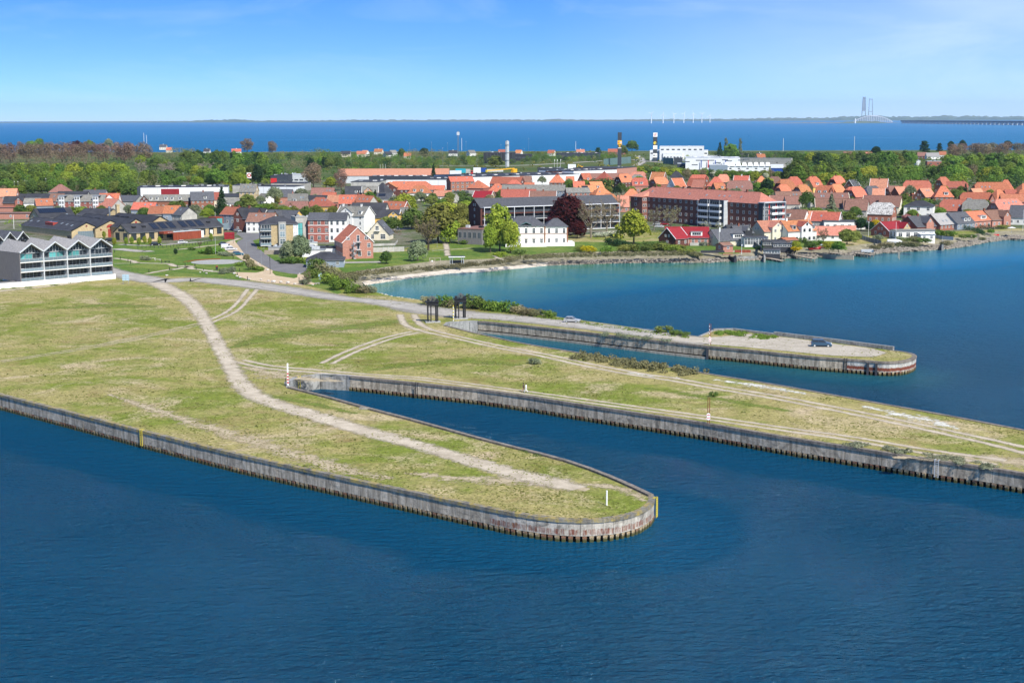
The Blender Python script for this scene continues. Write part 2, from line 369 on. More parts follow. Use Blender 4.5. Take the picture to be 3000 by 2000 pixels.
t.links.new(c,b.inputs['Base Color']); b.inputs['Roughness'].default_value=.08; b.inputs['Specular IOR Level'].default_value=0
cd=N(t,'ShaderNodeTexCoord')
w1=tex(t,.62,4,(.5,1.25,1),.62,dist=.4,rot=.5); w2=tex(t,1.7,3,(.7,1.3,1),.6,rot=.35); w3=tex(t,.045,4,(1,1,1),.55)
hgt=mth(t,'ADD',mth(t,'MULTIPLY',w1,1.0),mth(t,'MULTIPLY',w2,.45))
calm=N(t,'ShaderNodeAttribute',attribute_name='calm')
slick=ramp(t,tex(t,.0024,6,(.16,1.6,1),.62,dist=.3),[(.40,1.),(.56,.92),(.68,.45)])
amp=mth(t,'MULTIPLY',mth(t,'MULTIPLY',slick,mth(t,'MULTIPLY_ADD',w3,.35,.78)),mth(t,'SUBTRACT',1.,calm.outputs['Fac']))
spw=N(t,'ShaderNodeSeparateXYZ'); t.links.new(cd.outputs['Object'],spw.inputs[0])
rg=ramp(t,mth(t,'MULTIPLY',spw.outputs[1],.0005),[(.09,.07),(.30,.16),(.9,.22)])
t.links.new(mth(t,'MULTIPLY',rg,mth(t,'MULTIPLY',mth(t,'MULTIPLY_ADD',slick,.5,.5),mth(t,'MULTIPLY_ADD',calm.outputs['Fac'],-.75,1.))),b.inputs['Roughness'])
gl_=N(t,'ShaderNodeBsdfGlossy'); gl_.inputs['Color'].default_value=(.6,.86,1,1); t.links.new(b.inputs['Roughness'].links[0].from_socket,gl_.inputs['Roughness'])
fr_=N(t,'ShaderNodeFresnel'); fr_.inputs[0].default_value=1.33
bn=N(t,'ShaderNodeBump'); bn.inputs['Distance'].default_value=2.7; t.links.new(hgt,bn.inputs['Height']); t.links.new(amp,bn.inputs['Strength'])
t.links.new(bn.outputs[0],b.inputs['Normal']); t.links.new(bn.outputs[0],gl_.inputs['Normal']); t.links.new(bn.outputs[0],fr_.inputs['Normal'])
cap=mth(t,'MINIMUM',fr_.outputs[0],mth(t,'MULTIPLY_ADD',calm.outputs['Fac'],.35,.33))
mw=N(t,'ShaderNodeMixShader'); t.links.new(cap,mw.inputs[0]); t.links.new(b.outputs[0],mw.inputs[1]); t.links.new(gl_.outputs[0],mw.inputs[2]); t.links.new(mw.outputs[0],o.inputs[0])
# ---- shoreline, land, water
BAY=[(1068,836),(1119,828),(1170,820),(1255,809),(1319,801),(1425,796),(1500,789),(1606,778),(1713,774),(1819,771),(2000,769),(2074,770),(2149,765),(2234,762),(2319,756),(2404,755),(2500,752),(2560,744),(2649,738),(2704,735),(2776,730),(2840,721),(2893,710),(2946,703),(3000,702),(3200,699),(3600,690),(4600,682)]
bayw=[P(x,y,0)for x,y in BAY]
def lerp(a,b,t):return a+(b-a)*t
def banktop(p,d):return Vector((p.x-(d*.25 if p.x<-20 else 0),p.y+d,G))
banks=[banktop(p,17 if i<11 else 13)for i,p in enumerate(bayw)]
FRONT=[(-500,1029),(0,1156),(95,1180),(416,1262),(700,1332),(1050,1408),(1400,1482),(1494,1501),(1586,1515),(1640,1520.5),(1693,1523),(1740,1522),(1783,1519),(1822,1513),(1859,1504),(1882,1495),(1900,1484),(1912,1474),(1918,1463),(1915,1453)]
INNER=[(1915,1453),(1880,1436),(1834,1415),(1757,1382),(1655,1348),(1579,1328),(1464,1300),(1350,1269),(1286,1251),(1209,1230),(1066,1193),(967,1165),(852,1136)]
HEAD1=[(852,1136),(840,1124),(862,1108),(883,1103),(929,1096),(974,1099),(991,1098),(1025,1102)]
MID=[(1025,1102),(1150,1115),(1405,1141),(1558,1162),(1650,1177),(2058,1238),(2300,1280),(2535,1316),(2708,1344),(2889,1369),(3000,1387),(3500,1466)]
MIDN=[(3500,1357),(3000,1259),(2776,1216),(2458,1159.5),(2250,1122),(2135,1105),(2058,1091),(1880,1062),(1696,1033),(1520,1004),(1431,983),(1372,970.5),(1329,959),(1307,953)]
HEAD2=[(1307,953),(1304,946),(1339,941),(1400,941)]
WALL3=[(1400,941),(1480,948),(1650,966),(1762,979),(1905,996),(2073,1014),(2150,1021),(2265,1033),(2405,1047),(2543,1057),(2575,1060),(2609,1061),(2640,1059),(2662,1055),(2678,1049),(2685,1043),(2682,1039),(2673,1035),(2650,1030),(2619,1026)]
NORTH=[(2619,1026),(2450,1004),(2270,982),(2150,967),(2089,968),(2048,986),(2030,983),(1966,977),(1829,955),(1706,938),(1619,926),(1507,907),(1418,896),(1340,890),(1293,884),(1239,879),(1150,868),(1085,852)]
W=lambda pts,z=G:[P(x,y,z)for x,y in pts]
def P0(x,y):p=P(x,y,G); return Vector((p.x,p.y,0))
W0=lambda pts:[P0(x,y)for x,y in pts]
corner=[Vector((-50,458,G)),Vector((-54,478,G))]
outline=W(FRONT)+W(INNER)[1:]+W(HEAD1)[1:]+W(MID)[1:]+W(MIDN)+W(HEAD2)[1:]+W(WALL3)[1:]+W(NORTH)[1:]+corner+banks
outline+=[Vector((1500,900,G)),Vector((1700,2380,G)),Vector((-2200,2420,G)),Vector((-1800,900,G)),Vector((-600,500,G))]
sheet('ground',outline,MATS['meadow'])
def strip(name,rows,mat_,kind='structure'):
 b=MB(); n=len(rows[0])
 for r_ in rows:b.v+=[tuple(p)for p in r_]
 for j in range(len(rows)-1):
  for i in range(n-1):b.f.append((j*n+i,j*n+i+1,(j+1)*n+i+1,(j+1)*n+i)); b.m.append(0)
 o=b.build(name,mat_,smooth=True); o['kind']=kind; return o
def dens(pts,k):
 r=[]
 for i in range(len(pts)-1):
  for j in range(k):r.append(lerp(pts[i],pts[i+1],j/k))
 return r+[pts[-1]]
def jit(p,a,z=0):return Vector((p.x+random.uniform(-a,a),p.y+random.uniform(-a,a),p.z+random.uniform(-z,z)))
bw,bk=dens(bayw,8),dens(banks,8)
nb=81
under=[Vector((p.x,p.y-3,-.5))for p in bw]
low=[jit(lerp(p,q,.34),.35,.1)for p,q in zip(bw,bk)]
for i,p in enumerate(low):p.z=.75+random.uniform(-.08,.08)
wl=[jit(p,.4)for p in bw]
strip('beach',[under[:nb],wl[:nb],low[:nb]],MATS['sand'])
strip('beach_bank',[low[:nb],bk[:nb]],MATS['bank'])
strip('shore_bank',[under[nb-1:],wl[nb-1:],low[nb-1:],bk[nb-1:]],MATS['bank'])
nw=W(NORTH[7:])+corner+[banks[0]]
nl=[Vector((p.x+(2 if i<12 else 5),p.y+(7 if i<11 else 3),-.4))for i,p in enumerate(nw)]
nl[-1]=bayw[0]+Vector((0,-3,-.5)); nl[-2]=bayw[0]+Vector((1,-8,-.4)); nl[-3]=nw[-3]+Vector((6,5,-3.4))
strip('shore_slope',[nl,nw],MATS['bank'])
def seg_d(px,py,a,b):
 vx,vy=b.x-a.x,b.y-a.y; l=vx*vx+vy*vy
 t=max(0,min(1,((px-a.x)*vx+(py-a.y)*vy)/l)); return math.hypot(px-a.x-vx*t,py-a.y-vy*t)
def poly_d(px,py,pts):return min(seg_d(px,py,pts[i],pts[i+1])for i in range(len(pts)-1))
b=MB()
xs=[-60000,-20000,-6000,-2000,-600,-300]+[-150+5*i for i in range(51)]+[110+10*i for i in range(25)]+[450,700,1200,2500,7000,20000,60000]
ys=[-300,0,100]+[130+5*i for i in range(60)]+[440+10*i for i in range(29)]+[800,1200,2000,3000,4500,7000,12000,20000,30000,60000]
for y in ys:
 for x in xs:b.v.append((x,y,0))
nx=len(xs)
for j in range(len(ys)-1):
 for i in range(nx-1):b.f.append((j*nx+i,j*nx+i+1,(j+1)*nx+i+1,(j+1)*nx+i)); b.m.append(0)
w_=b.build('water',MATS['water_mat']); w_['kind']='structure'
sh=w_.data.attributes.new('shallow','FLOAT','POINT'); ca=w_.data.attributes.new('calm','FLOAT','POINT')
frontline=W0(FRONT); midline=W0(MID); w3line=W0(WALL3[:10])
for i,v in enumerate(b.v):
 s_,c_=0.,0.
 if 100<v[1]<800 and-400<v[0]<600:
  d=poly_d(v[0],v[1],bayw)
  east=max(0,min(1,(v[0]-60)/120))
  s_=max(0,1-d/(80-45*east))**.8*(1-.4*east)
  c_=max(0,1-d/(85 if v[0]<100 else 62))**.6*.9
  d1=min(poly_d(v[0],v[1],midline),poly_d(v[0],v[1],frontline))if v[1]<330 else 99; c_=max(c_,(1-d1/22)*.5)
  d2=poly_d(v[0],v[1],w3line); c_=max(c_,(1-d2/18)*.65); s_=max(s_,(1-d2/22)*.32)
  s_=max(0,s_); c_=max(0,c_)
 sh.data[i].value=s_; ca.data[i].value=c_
# ---- sheets on the land
PATHS=[]
def path(name,px,widths,mat_,z=.02,crop=None,label=None):
 pts=[(Q(crop,x,y)if crop else P(x,y))for x,y in px]
 n=len(pts); k=6; C=[]; Wd=[]
 ws=[w*(1.3 if 'track' in mat_ and mat_!='track_grey' else 1.12)for w in(widths if isinstance(widths,(list,tuple))else[widths]*n)]
 for i in range(n-1):
  p0,p1,p2,p3=pts[max(i-1,0)],pts[i],pts[i+1],pts[min(i+2,n-1)]
  for j in range(k):
   t=j/k
   C.append(.5*((2*p1)+(-p0+p2)*t+(2*p0-5*p1+4*p2-p3)*t*t+(-p0+3*p1-3*p2+p3)*t**3)); Wd.append(lerp(ws[i],ws[i+1],t))
 C.append(pts[-1]); Wd.append(ws[-1])
 b=MB(); uv=[]; d=0
 for i,p in enumerate(C):
  a=(C[min(i+1,len(C)-1)]-C[max(i-1,0)]); a.z=0; a.normalize(); q=Vector((-a.y,a.x,0))*Wd[i]/2
  if i:d+=(p-C[i-1]).length
  b.v+=[(p+q).to_tuple()[:2]+(G+z,),(p-q).to_tuple()[:2]+(G+z,)]; uv+=[(0,d),(1,d)]
 for i in range(len(C)-1):b.f.append((2*i,2*i+1,2*i+3,2*i+2)); b.m.append(0)
 o=b.build(name,MATS[mat_]); o['kind']='structure'; PATHS.append([Vector((p.x,p.y,max(Wd)))for p in C[::3]])
 ul=o.data.uv_layers.new(name='UVMap')
 for l in o.data.loops:ul.data[l.index].uv=uv[l.vertex_index]
 return o
k_=1.2755
O=lambda L_:[(x*k_,y*k_)for x,y in L_]
path('dirt_patch',O([(560,842),(600,850),(650,862),(720,872),(790,876)]),[4,12,17,11,3],'dirt_patch',.012)
path('dirt_patch',O([(250,905),(400,955),(560,1005),(760,1070),(900,1100)]),[2,7,10,10,3],'dirt_patch',.012)
path('dirt_patch',O([(930,1085),(1080,1100),(1200,1105),(1350,1125)]),[3,9,11,3],'dirt_patch',.012)
path('dirt_patch',O([(2050,1050),(2200,1052),(2352,1062),(2500,1085)]),[3,12,14,8],'dirt_patch',.012)
path('dirt_patch',O([(1330,1110),(1420,1120),(1480,1150)]),[2,6,2],'dirt_patch',.012)
path('flower_patch',O([(1980,932),(2060,950),(2120,962),(2200,985)]),[2,5,6,2],'white_flowers',.014)
path('flower_patch',O([(1640,872),(1740,885),(1850,905)]),[2,5,2],'white_flowers',.014)
path('flower_patch',O([(1440,855),(1500,862),(1560,868)]),[2,4,2],'white_flowers',.014)
path('green_patch',O([(100,710),(240,702),(360,705)]),[3,22,3],'green_patch',.010)
path('green_patch',O([(520,800),(640,770),(820,750),(930,735)]),[3,22,24,3],'green_patch',.010)
path('green_patch',O([(850,850),(1020,830),(1200,840)]),[3,14,3],'green_patch',.010)
path('green_patch',O([(600,905),(690,922),(820,950)]),[2,6,2],'green_patch',.010)
path('green_patch',O([(1480,890),(1640,915),(1820,945)]),[3,7,3],'green_patch',.010)
path('path',O([(330,636),(385,662),(430,688),(462,725),(492,775),(520,825),(545,868),(578,903),(640,930),(700,947),(780,972),(860,996),(960,1022),(1060,1052),(1160,1082),(1260,1106),(1330,1122)]),[8,6.5,5.5,4.2,3.8,3.8,4.2,5,5,5.5,5.5,5,4.5,4.5,5,6,4],'track_one',.03)
path('track',O([(935,722),(948,745),(985,760),(1050,775),(1150,797),(1250,816),(1350,838),(1450,857),(1550,872),(1650,890),(1780,912),(1900,935),(2000,955),(2150,987),(2300,1020),(2400,1045)]),[6,6.5,5,4,4,4.2,4.4,4.4,4.4,4.4,4.4,4.4,4.4,4.6,5,6],'track_two',.025)
path('track',O([(548,828),(620,843),(720,852),(850,862),(950,868),(1050,880),(1200,900),(1350,921),(1500,942),(1650,963),(1800,985),(1950,1006),(2100,1032),(2200,1047),(2300,1062)]),[4,5,5,3.8,3.6,3.6,3.6,3.8,3.8,4,4,4.2,4.4,5,6],'track_two',.027)
path('track',O([(750,835),(800,810),(860,787),(905,773),(955,762)]),[4,4,4,4,4],'track_two',.021)
path('track',O([(478,740),(520,722),(545,705),(560,688),(580,664)]),[3.5,4,4,4,5],'track_two',.019)
path('track',O([(0,830),(120,812),(220,795),(320,775),(400,758),(475,740)]),[3,3,3.4,3.4,3.4,3.4],'track_faint',.017)
path('track',O([(-60,676),(0,668),(120,656),(270,636)]),3.2,'track_one',.017)
path('gravel_road',O([(190,600),(262,623),(310,636),(370,645),(450,642),(540,650),(620,660),(700,672),(780,685),(850,691),(920,700),(975,712),(1060,721)]),[8,9,14,15,14,15,15,13,11,11,14,16,15],'track_grey',.035)
path('asphalt_road',O([(560,650),(640,662),(720,675),(800,686),(860,692)]),[2,7,8,8,3],'track_grey',.04)
path('gravel_road',O([(935,704),(1060,722),(1150,728),(1250,738),(1350,749),(1450,761),(1550,775),(1640,787)]),[12,16,13.5,13,13,13,12.5,14],'track_grey',.045)
pier=W([(2065,990),(2200,978),(2330,992),(2450,1008),(2560,1022),(2600,1034),(2560,1046),(2440,1042),(2300,1028),(2170,1016),(2070,1008),(1960,995),(1900,985),(1960,982)])
sheet('gravel_yard',[p+Vector((0,0,.05))for p in pier],MATS['pebbles'])
q=lambda c,L_,z:[Q(c,x,y)+Vector((0,0,z))for x,y in L_]
sheet('park_lawn',q('B1',[(-800,540),(-800,900),(-780,1010),(-200,1075),(0,1075),(350,1085),(700,1120),(1250,1150),(1850,1200),(2150,1270),(2300,1320),(2352,1300),(2250,1100),(2000,1000),(1900,880),(1800,860),(1500,700),(1250,560),(1000,560),(900,560),(600,590),(0,640)],.012),MATS['lawn'])
sheet('asphalt_road',q('B1',[(905,470),(1190,485),(1330,470),(1330,520),(1220,560),(1130,590),(1215,700),(1330,790),(1430,862),(1560,900),(1820,905),(1900,955),(1860,1010),(1780,1055),(1640,1040),(1410,1000),(1280,930),(1150,850),(1000,760),(905,650),(920,600),(1000,560),(930,510)],.03),MATS['asphalt'])
sheet('clay_plaza',q('B1',[(870,1022),(1180,1030),(1290,1005),(1270,965),(1150,900),(990,860),(900,800),(1010,765),(1150,853),(1280,933),(1408,1003),(1400,1030),(1450,1070),(1700,1108),(1745,1095),(1750,1050),(1830,1060),(1900,1150),(2030,1185),(1780,1205),(1330,1165),(1080,1130),(960,1090)],.035),MATS['clay'])
sheet('car_park',q('B1',[(660,640),(880,590),(920,640),(1000,750),(1000,800),(880,800),(760,720)],.036),MATS['clay'])
path('park_path',[(-20,905),(80,940),(240,940),(280,975),(400,985),(560,1010),(880,1025)],[2.5,3,4,2.5,2.5,2.5,3],'track_one',.03,'B1')
path('park_path',[(0,990),(130,970),(250,945)],2.4,'track_one',.03,'B1')
path('park_path',[(80,712),(300,690),(480,665),(680,640),(850,590),(950,560)],2.2,'track_one',.03,'B1')
path('park_path',[(1570,830),(1700,845),(1830,870),(1930,895),(2352,905)],2.5,'track_one',.03,'B0')
path('park_path',[(1575,905),(1800,900),(1930,897)],1.5,'track_one',.03,'B0')
path('park_path',[(2010,1045),(2200,1010),(2352,985)],2.2,'track_one',.03,'B0')
path('park_path',[(1600,700),(1750,715),(1950,735),(2100,730)],8,'track_grey',.028,'B0')
path('park_path',[(1650,640),(2000,655),(2352,640),(2800,600)],5,'track_grey',.03,'B0')
b=MB(); cpt=Q('B1',640,882); b.prism([(9.3*math.cos(a*math.pi/24),9.3*math.sin(a*math.pi/24))for a in range(48)],0,.06)
o=b.build('round_plaza',MATS['concrete_flat'],loc=(cpt.x,cpt.y,G)); o['kind']='structure'
sheet('bay_lawn',q('B2',[(430,860),(1500,790),(1400,680),(1700,700),(3000,700),(3500,700),(4100,700),(4450,680),(4800,760),(5000,880)],.014)+[Vector((x.x,x.y+.5,G+.014))for x in reversed(banks[2:11])]+q('B2',[(40,1130),(-100,1000)],.014),MATS['lawn'])
sheet('woodland_ground',[Vector((-1600,1250,G+.008)),Vector((1300,1250,G+.008)),Vector((1650,2370,G+.008)),Vector((-2150,2400,G+.008))],MATS['far_field'])
sheet('garden_lawn',[Vector((p.x,p.y+.3,G+.016))for p in banks[10:17]]+[Vector((p.x+4,p.y+30,G+.016))for p in reversed(banks[10:17])],MATS['lawn'])
sheet('town_ground',[Vector(p)for p in((-330,560,G+.01),(-150,600,G+.01),(-70,600,G+.01),(-60,570,G+.01),(-20,640,G+.01),(60,680,G+.01),(150,655,G+.01),(200,680,G+.01),(245,702,G+.01),(330,735,G+.01),(480,760,G+.01),(700,830,G+.01),(700,1300,G+.01),(-600,1300,G+.01),(-500,650,G+.01))],MATS['town_ground_mat'])
path('street',[(-100,330),(400,320),(-1,300)][:2],6,'track_grey',.03,'B0')
path('street',[(950,490),(1200,500),(1500,480)],8,'track_grey',.028,'B1')
path('street',[(560,545),(850,520),(1060,515),(1200,500)],6,'track_grey',.03,'B2')
path('drive',[(40,985),(540,975)],7,'track_grey',.03,'B2')
path('park_path',[(1430,700),(1450,780),(1465,890)],2.4,'track_one',.03,'B2')
path('park_path',[(1250,820),(1500,805),(1800,785)],1.6,'track_one',.03,'B2')
path('park_path',[(2100,890),(2210,950)],1.8,'track_one',.03,'B2')
path('park_path',[(720,775),(1200,745),(1600,735)],2.2,'track_one',.03,'B3')
# ---- quay walls
def run(pts,step):
 r=[]; d=0; nxt=0
 for i in range(len(pts)-1):
  a,b_=pts[i],pts[i+1]; l=(b_-a).length
  while nxt<=d+l:
   t=(nxt-d)/l; u=(b_-a).normalized(); r.append((a+(b_-a)*t,u)); nxt+=step
  d+=l
 return r
def slab(b,a,c,off0,off1,z0,z1,m=0):
 u=(c-a).normalized(); n=Vector((u.y,-u.x,0))
 p=[a+n*off0,c+n*off0,c+n*off1,a+n*off1]
 k=len(b.v); b.v+=[(q_.x,q_.y,z0)for q_ in p]+[(q_.x,q_.y,z1)for q_ in p]
 for f in((0,1,2,3),(4,7,6,5),(0,4,5,1),(1,5,6,2),(2,6,7,3),(3,7,4,0)):b.f.append(tuple(k+i for i in f)); b.m.append(m)
def quay(label,pts,pan,cop,step=6.0,piles=.92,base=.84,tipmat=None,tipfrom=1e9,pend=1e9,pstart=0,capz=(2.6,3.06),lip=.1):
 root=empty('quay_wall',(pts[0].x,pts[0].y,0),0,label,'quay wall')
 o0=Vector((pts[0].x,pts[0].y,0)); pts=[Vector((p.x,p.y,0))-o0 for p in pts]
 rs=run(pts,step)
 if tipfrom<1e8:k_=int(tipfrom/step); rs=rs[:k_]+run(pts,1.5)[int(k_*step/1.5):]
 rs.append((pts[-1],(pts[-1]-pts[-2]).normalized()))
 for i in range(len(rs)-1):
  a,c=rs[i][0],rs[i+1][0]
  if(c-a).length<.3:continue
  u=(c-a).normalized(); b=MB(); j=.03
  slab(b,a+u*j,c-u*j,-.35+random.uniform(-.015,.015),-.03+random.uniform(-.03,.02),base,capz[0]-.02)
  b.build('wall_panel',tipmat if tipmat and i*step>=tipfrom-step else pan,root)
  b=MB(); slab(b,a,c,-.8,lip,capz[0],capz[1]); b.build('coping',cop,root)
 b=MB()
 for i in range(len(pts)-1):slab(b,pts[i],pts[i+1],-1.0,-.62,-.6,capz[0]-.05)
 b.build('backing_wall',MATS['recess_shade'],root)
 if piles:
  b=MB(); b.box(-.27,-.33,-.8,.27,.0,base-.02); b.box(-.30,-.36,base-.26,.30,.04,base-.0)
  me=b.mesh('piling',MATS['pile_mat'])
  k=0
  for p,u in run(pts,piles):
   k+=1
   if k*piles>pend or k*piles<pstart:continue
   n=Vector((u.y,-u.x,0)); o=link('piling',me,root,p-n*random.uniform(.02,.1),math.atan2(u.y,u.x)+random.uniform(-.06,.06)+math.pi)
   o.scale=(random.uniform(.82,1.08),1,random.uniform(.9,1.0))
 return root,pts,o0
def ladder(root,p,u,m,label,w=.6,z0=.5,z1=3.3,off=.22):
 n=Vector((u.y,-u.x,0)); b=MB()
 for s_ in(-w/2,w/2):
  a=p+u*s_+n*off; b.tube([(a.x,a.y,z0),(a.x,a.y,z1)],.055,4)
  c=a-n*(off+.3); b.tube([(a.x,a.y,z1),(c.x,c.y,z1-.1)],.05,4)
 o=b.build('ladder',MATS[m],root); o['label']=label
 for k in range(9):
  z=z0+.15+k*.3; b=MB(); a,c=p-u*w/2+n*off,p+u*w/2+n*off
  b.tube([(a.x,a.y,z),(c.x,c.y,z)],.035,4); b.build('rung',MATS[m],o)
f3=W0(FRONT); M_=MATS
r1,p1,_=quay('long cracked concrete quay wall with yellow-stained coping along the near pier',f3,M_['quay_concrete'],M_['coping_yellow'],piles=.92,tipmat=M_['quay_rusty'],tipfrom=sum((f3[i+1]-f3[i]).length for i in range(7)))
d_=(P(416,1262)-P(0,1156)).normalized()
ladder(r1,P0(416,1262)-_,Vector((d_.x,d_.y,0)).normalized(),'yellow_paint','yellow steel ladder on the near quay wall')
e_=P0(1920,1462)-_; ladder(r1,e_,Vector((.35,.94,0)).normalized(),'yellow_paint','yellow ladder at the rounded tip of the near pier')
r2,_p,_=quay('narrow brown coping and wall on the inner side of the near pier',W0(INNER),M_['quay_pale'],M_['coping_brown'],piles=None,base=-.4,capz=(2.75,3.3),lip=.0)
h1=W0(HEAD1)
r2,_p,_=quay('pale concrete head wall closing the near dock',h1,M_['quay_pale'],M_['quay_pale'],piles=None,base=-.4,capz=(2.95,3.1),lip=0)
a_=P0(874,1105)-_; ladder(r2,a_,(h1[4]-h1[2]).normalized(),'yellow_paint','yellow ladder at the head of the near dock',off=.25)
r3,_p,_=quay('weathered grey quay wall along the middle pier above the open dock',W0(MID),M_['quay_concrete'],M_['coping_brown'],piles=.98)
for x,y,m in((1222,1124,'dark_metal'),(2746,1350,'metal_light')):
 dd=(P0(x+60,y+9)-P0(x-60,y-9)).normalized(); ladder(r3,P0(x,y)-_,dd,m,'black iron ladder near the dock head' if m=='dark_metal' else 'pale ladder at the right part of the wall')
quay('low coping wall on the far side of the middle pier',W0(MIDN),M_['quay_pale'],M_['coping_brown'],piles=None,base=-.4,step=9,capz=(2.7,3.12),lip=0)
h2=W0(HEAD2)
r4,_p,_=quay('patched concrete head wall closing the far dock',h2,M_['quay_pale'],M_['quay_pale'],piles=None,base=-.4,capz=(2.8,3.1),lip=0)
ladder(r4,P0(1339,941)-_,Vector((1,0,0)),'yellow_paint','yellow ladder at the head of the far dock',off=.3)
w3=W0(WALL3); l5=sum((w3[i+1]-w3[i]).length for i in range(5)); ltip=sum((w3[i+1]-w3[i]).length for i in range(9))
r5,_p,_=quay('far quay wall with a rust-banded rounded end',w3,M_['quay_concrete'],M_['coping_brown'],piles=.95,pstart=l5,base=.84,tipmat=M_['quay_rustband'],tipfrom=ltip-3)
b=MB(); pts_=[p-Vector((w3[0].x,w3[0].y,0))for p in w3[:6]]
for i in range(5):slab(b,pts_[i],pts_[i+1],-.5,.25,-.6,.55)
b.build('wall_foot',M_['coping_pale'],r5)
for i,(x,y)in enumerate(((2073,1014),(2543,1057),(2568,1059))):
 b=MB(); u_=Vector((1,-.3,0)).normalized(); a_=P0(x,y)-w3[0]; slab(b,a_-u_*.25,a_+u_*.25,-.2,.35,-.5,2.62); b.build('buttress',M_['wood_dark'],r5)
dd=(P0(2543,1057)-P0(2405,1047)).normalized(); ladder(r5,P0(2478,1052)-w3[0],dd,'dark_metal','dark ladder near the rounded end')
bk_=W0([(2619,1026),(2450,1004),(2270,982),(2150,967),(2089,968),(2048,986)]); rp=empty('parapet_wall',bk_[0],0,'low grey concrete parapet along the seaward edge of the far pier','wall')
for i in range(5):
 b=MB(); slab(b,bk_[i]-bk_[0],bk_[i+1]-bk_[0],-.5,.1,-.5,3.9 if i<2 else(3.5 if i<4 else 3.2)); b.build('wall_section',M_['quay_pale'],rp)
# ---- building kit
WIN={}
def window(parent,p,w=1.1,h=1.3,rz=0,fr='white_paint',gl='glass',cols=2,rows=2,name='window',label=None,pane=False,tilt=None):
 key=(round(w,2),round(h,2),fr,gl,cols,rows)
 if key not in WIN:
  b=MB(); t=.09 if w<2.5 else.11
  b.box(-w/2,-.07,0,-w/2+t,.05,h); b.box(w/2-t,-.07,0,w/2,.05,h)
  b.box(-w/2+t,-.07,0,w/2-t,.05,t); b.box(-w/2+t,-.07,h-t,w/2-t,.05,h)
  for i in range(1,cols):x=-w/2+w*i/cols; b.box(x-t*.4,-.055,t,x+t*.4,.02,h-t)
  for j in range(1,rows):z=h*(j/rows if rows!=2 else.62); b.box(-w/2+t,-.05,z-t*.35,w/2-t,.01,z+t*.35)
  g=MB(); g.box(-w/2+t,-.03,t,w/2-t,.03,h-t)
  if pane:WIN[key]=(b.mesh('window',MATS[fr]),g.mesh('pane',MATS[gl]))
  else:
   for q in g.f:pass
   k=len(b.v); b.v+=g.v; b.f+=[tuple(k+i for i in f)for f in g.f]; b.m+=[1]*len(g.f)
   WIN[key]=(b.mesh('window',[MATS[fr],MATS[gl]]),None)
 me,pm=WIN[key]
 o=link(name,me,parent,p,rz)
 if tilt is not None:o.rotation_euler=tilt
 if label:o['label']=label
 if pm:link('pane',pm,o)
 return o
def addbox(root,name,x0,y0,z0,x1,y1,z1,m,label=None,M=None):
 b=MB(); b.box(x0,y0,z0,x1,y1,z1,0,M); o=b.build(name,MATS[m],root)
 if label:o['label']=label
 return o
def slabface(b,pts,th=.16,m=0):
 pts=[Vector(p)for p in pts]; n=(pts[1]-pts[0]).cross(pts[2]-pts[0]).normalized()
 if n.z<0:pts.reverse(); n=-n
 lo=[p-n*th for p in pts]; k=len(b.v); c=len(pts)
 b.v+=[tuple(p)for p in pts]+[tuple(p)for p in lo]
 b.f.append(tuple(k+i for i in range(c))); b.m.append(m)
 b.f.append(tuple(k+c+i for i in reversed(range(c)))); b.m.append(m)
 for i in range(c):j=(i+1)%c; b.f.append((k+j,k+i,k+c+i,k+c+j)); b.m.append(m)
def gable_wall(b,w,he,hr,y,x=None,m=0):pass
def roofshape(L_,Wd,he,hr,e=(0,0),frac=0.0,ov=.35,og=.25,z0=0):
 a,c=L_/2,Wd/2; s=(hr-he)/c
 b=MB(); ye,ze=c+ov,he-ov*s
 l,r=e
 def end(sg,ex):
  if ex<=0:return sg*(a+og),None
  return sg*(a-ex),(c*(1-frac),he+(hr-he)*frac)
 xl,hl=end(-1,l); xr,hr_=end(1,r)
 for sy in(-1,1):
  pts=[(xl,0,hr)]
  if hl:
   wv,zv=hl
   if frac>0:pts+=[(-a-og,sy*wv,zv),(-a-og,sy*ye,ze)]
   else:pts+=[(-a-ov,sy*ye,ze)]
  else:pts+=[(xl,sy*ye,ze)]
  if hr_:
   wv,zv=hr_
   if frac>0:pts+=[(a+og,sy*ye,ze),(a+og,sy*wv,zv)]
   else:pts+=[(a+ov,sy*ye,ze)]
  else:pts+=[(xr,sy*ye,ze)]
  pts.append((xr,0,hr))
  if abs(xl-xr)<.05:pts=pts[:-1]
  slabface(b,pts,.18)
 for sg,ex,hh,xx in((-1,l,hl,xl),(1,r,hr_,xr)):
  if not hh:continue
  wv,zv=hh
  X=sg*(a+og)if frac>0 else sg*(a+ov)
  if frac==0:wv,zv=ye,ze
  slabface(b,[(xx,0,hr),(X,-wv,zv),(X,wv,zv)],.18)
 return b
def wallshape(L_,Wd,he,hr,e=(0,0),frac=0.0,z0=-1.2):
 a,c=L_/2,Wd/2; b=MB()
 def prof(ex):
  if ex<=0:return[(c,he-.1),(0,hr-.1)]+[(-c,he-.1)]
  if frac>0:return[(c,he-.1),(c*(1-frac),he+(hr-he)*frac-.1),(-c*(1-frac),he+(hr-he)*frac-.1),(-c,he-.1)]
  return[(c,he-.1),(-c,he-.1)]
 pl,pr=prof(e[0]),prof(e[1])
 b.quad([(-a,-c,z0),(a,-c,z0),(a,-c,he-.1),(-a,-c,he-.1)])
 b.quad([(a,c,z0),(-a,c,z0),(-a,c,he-.1),(a,c,he-.1)])
 b.quad([(-a,c,z0),(-a,-c,z0)]+[(-a,y,z)for y,z in reversed(pl)])
 b.quad([(a,-c,z0),(a,c,z0)]+[(a,y,z)for y,z in pr])
 return b
COUNT=[0]
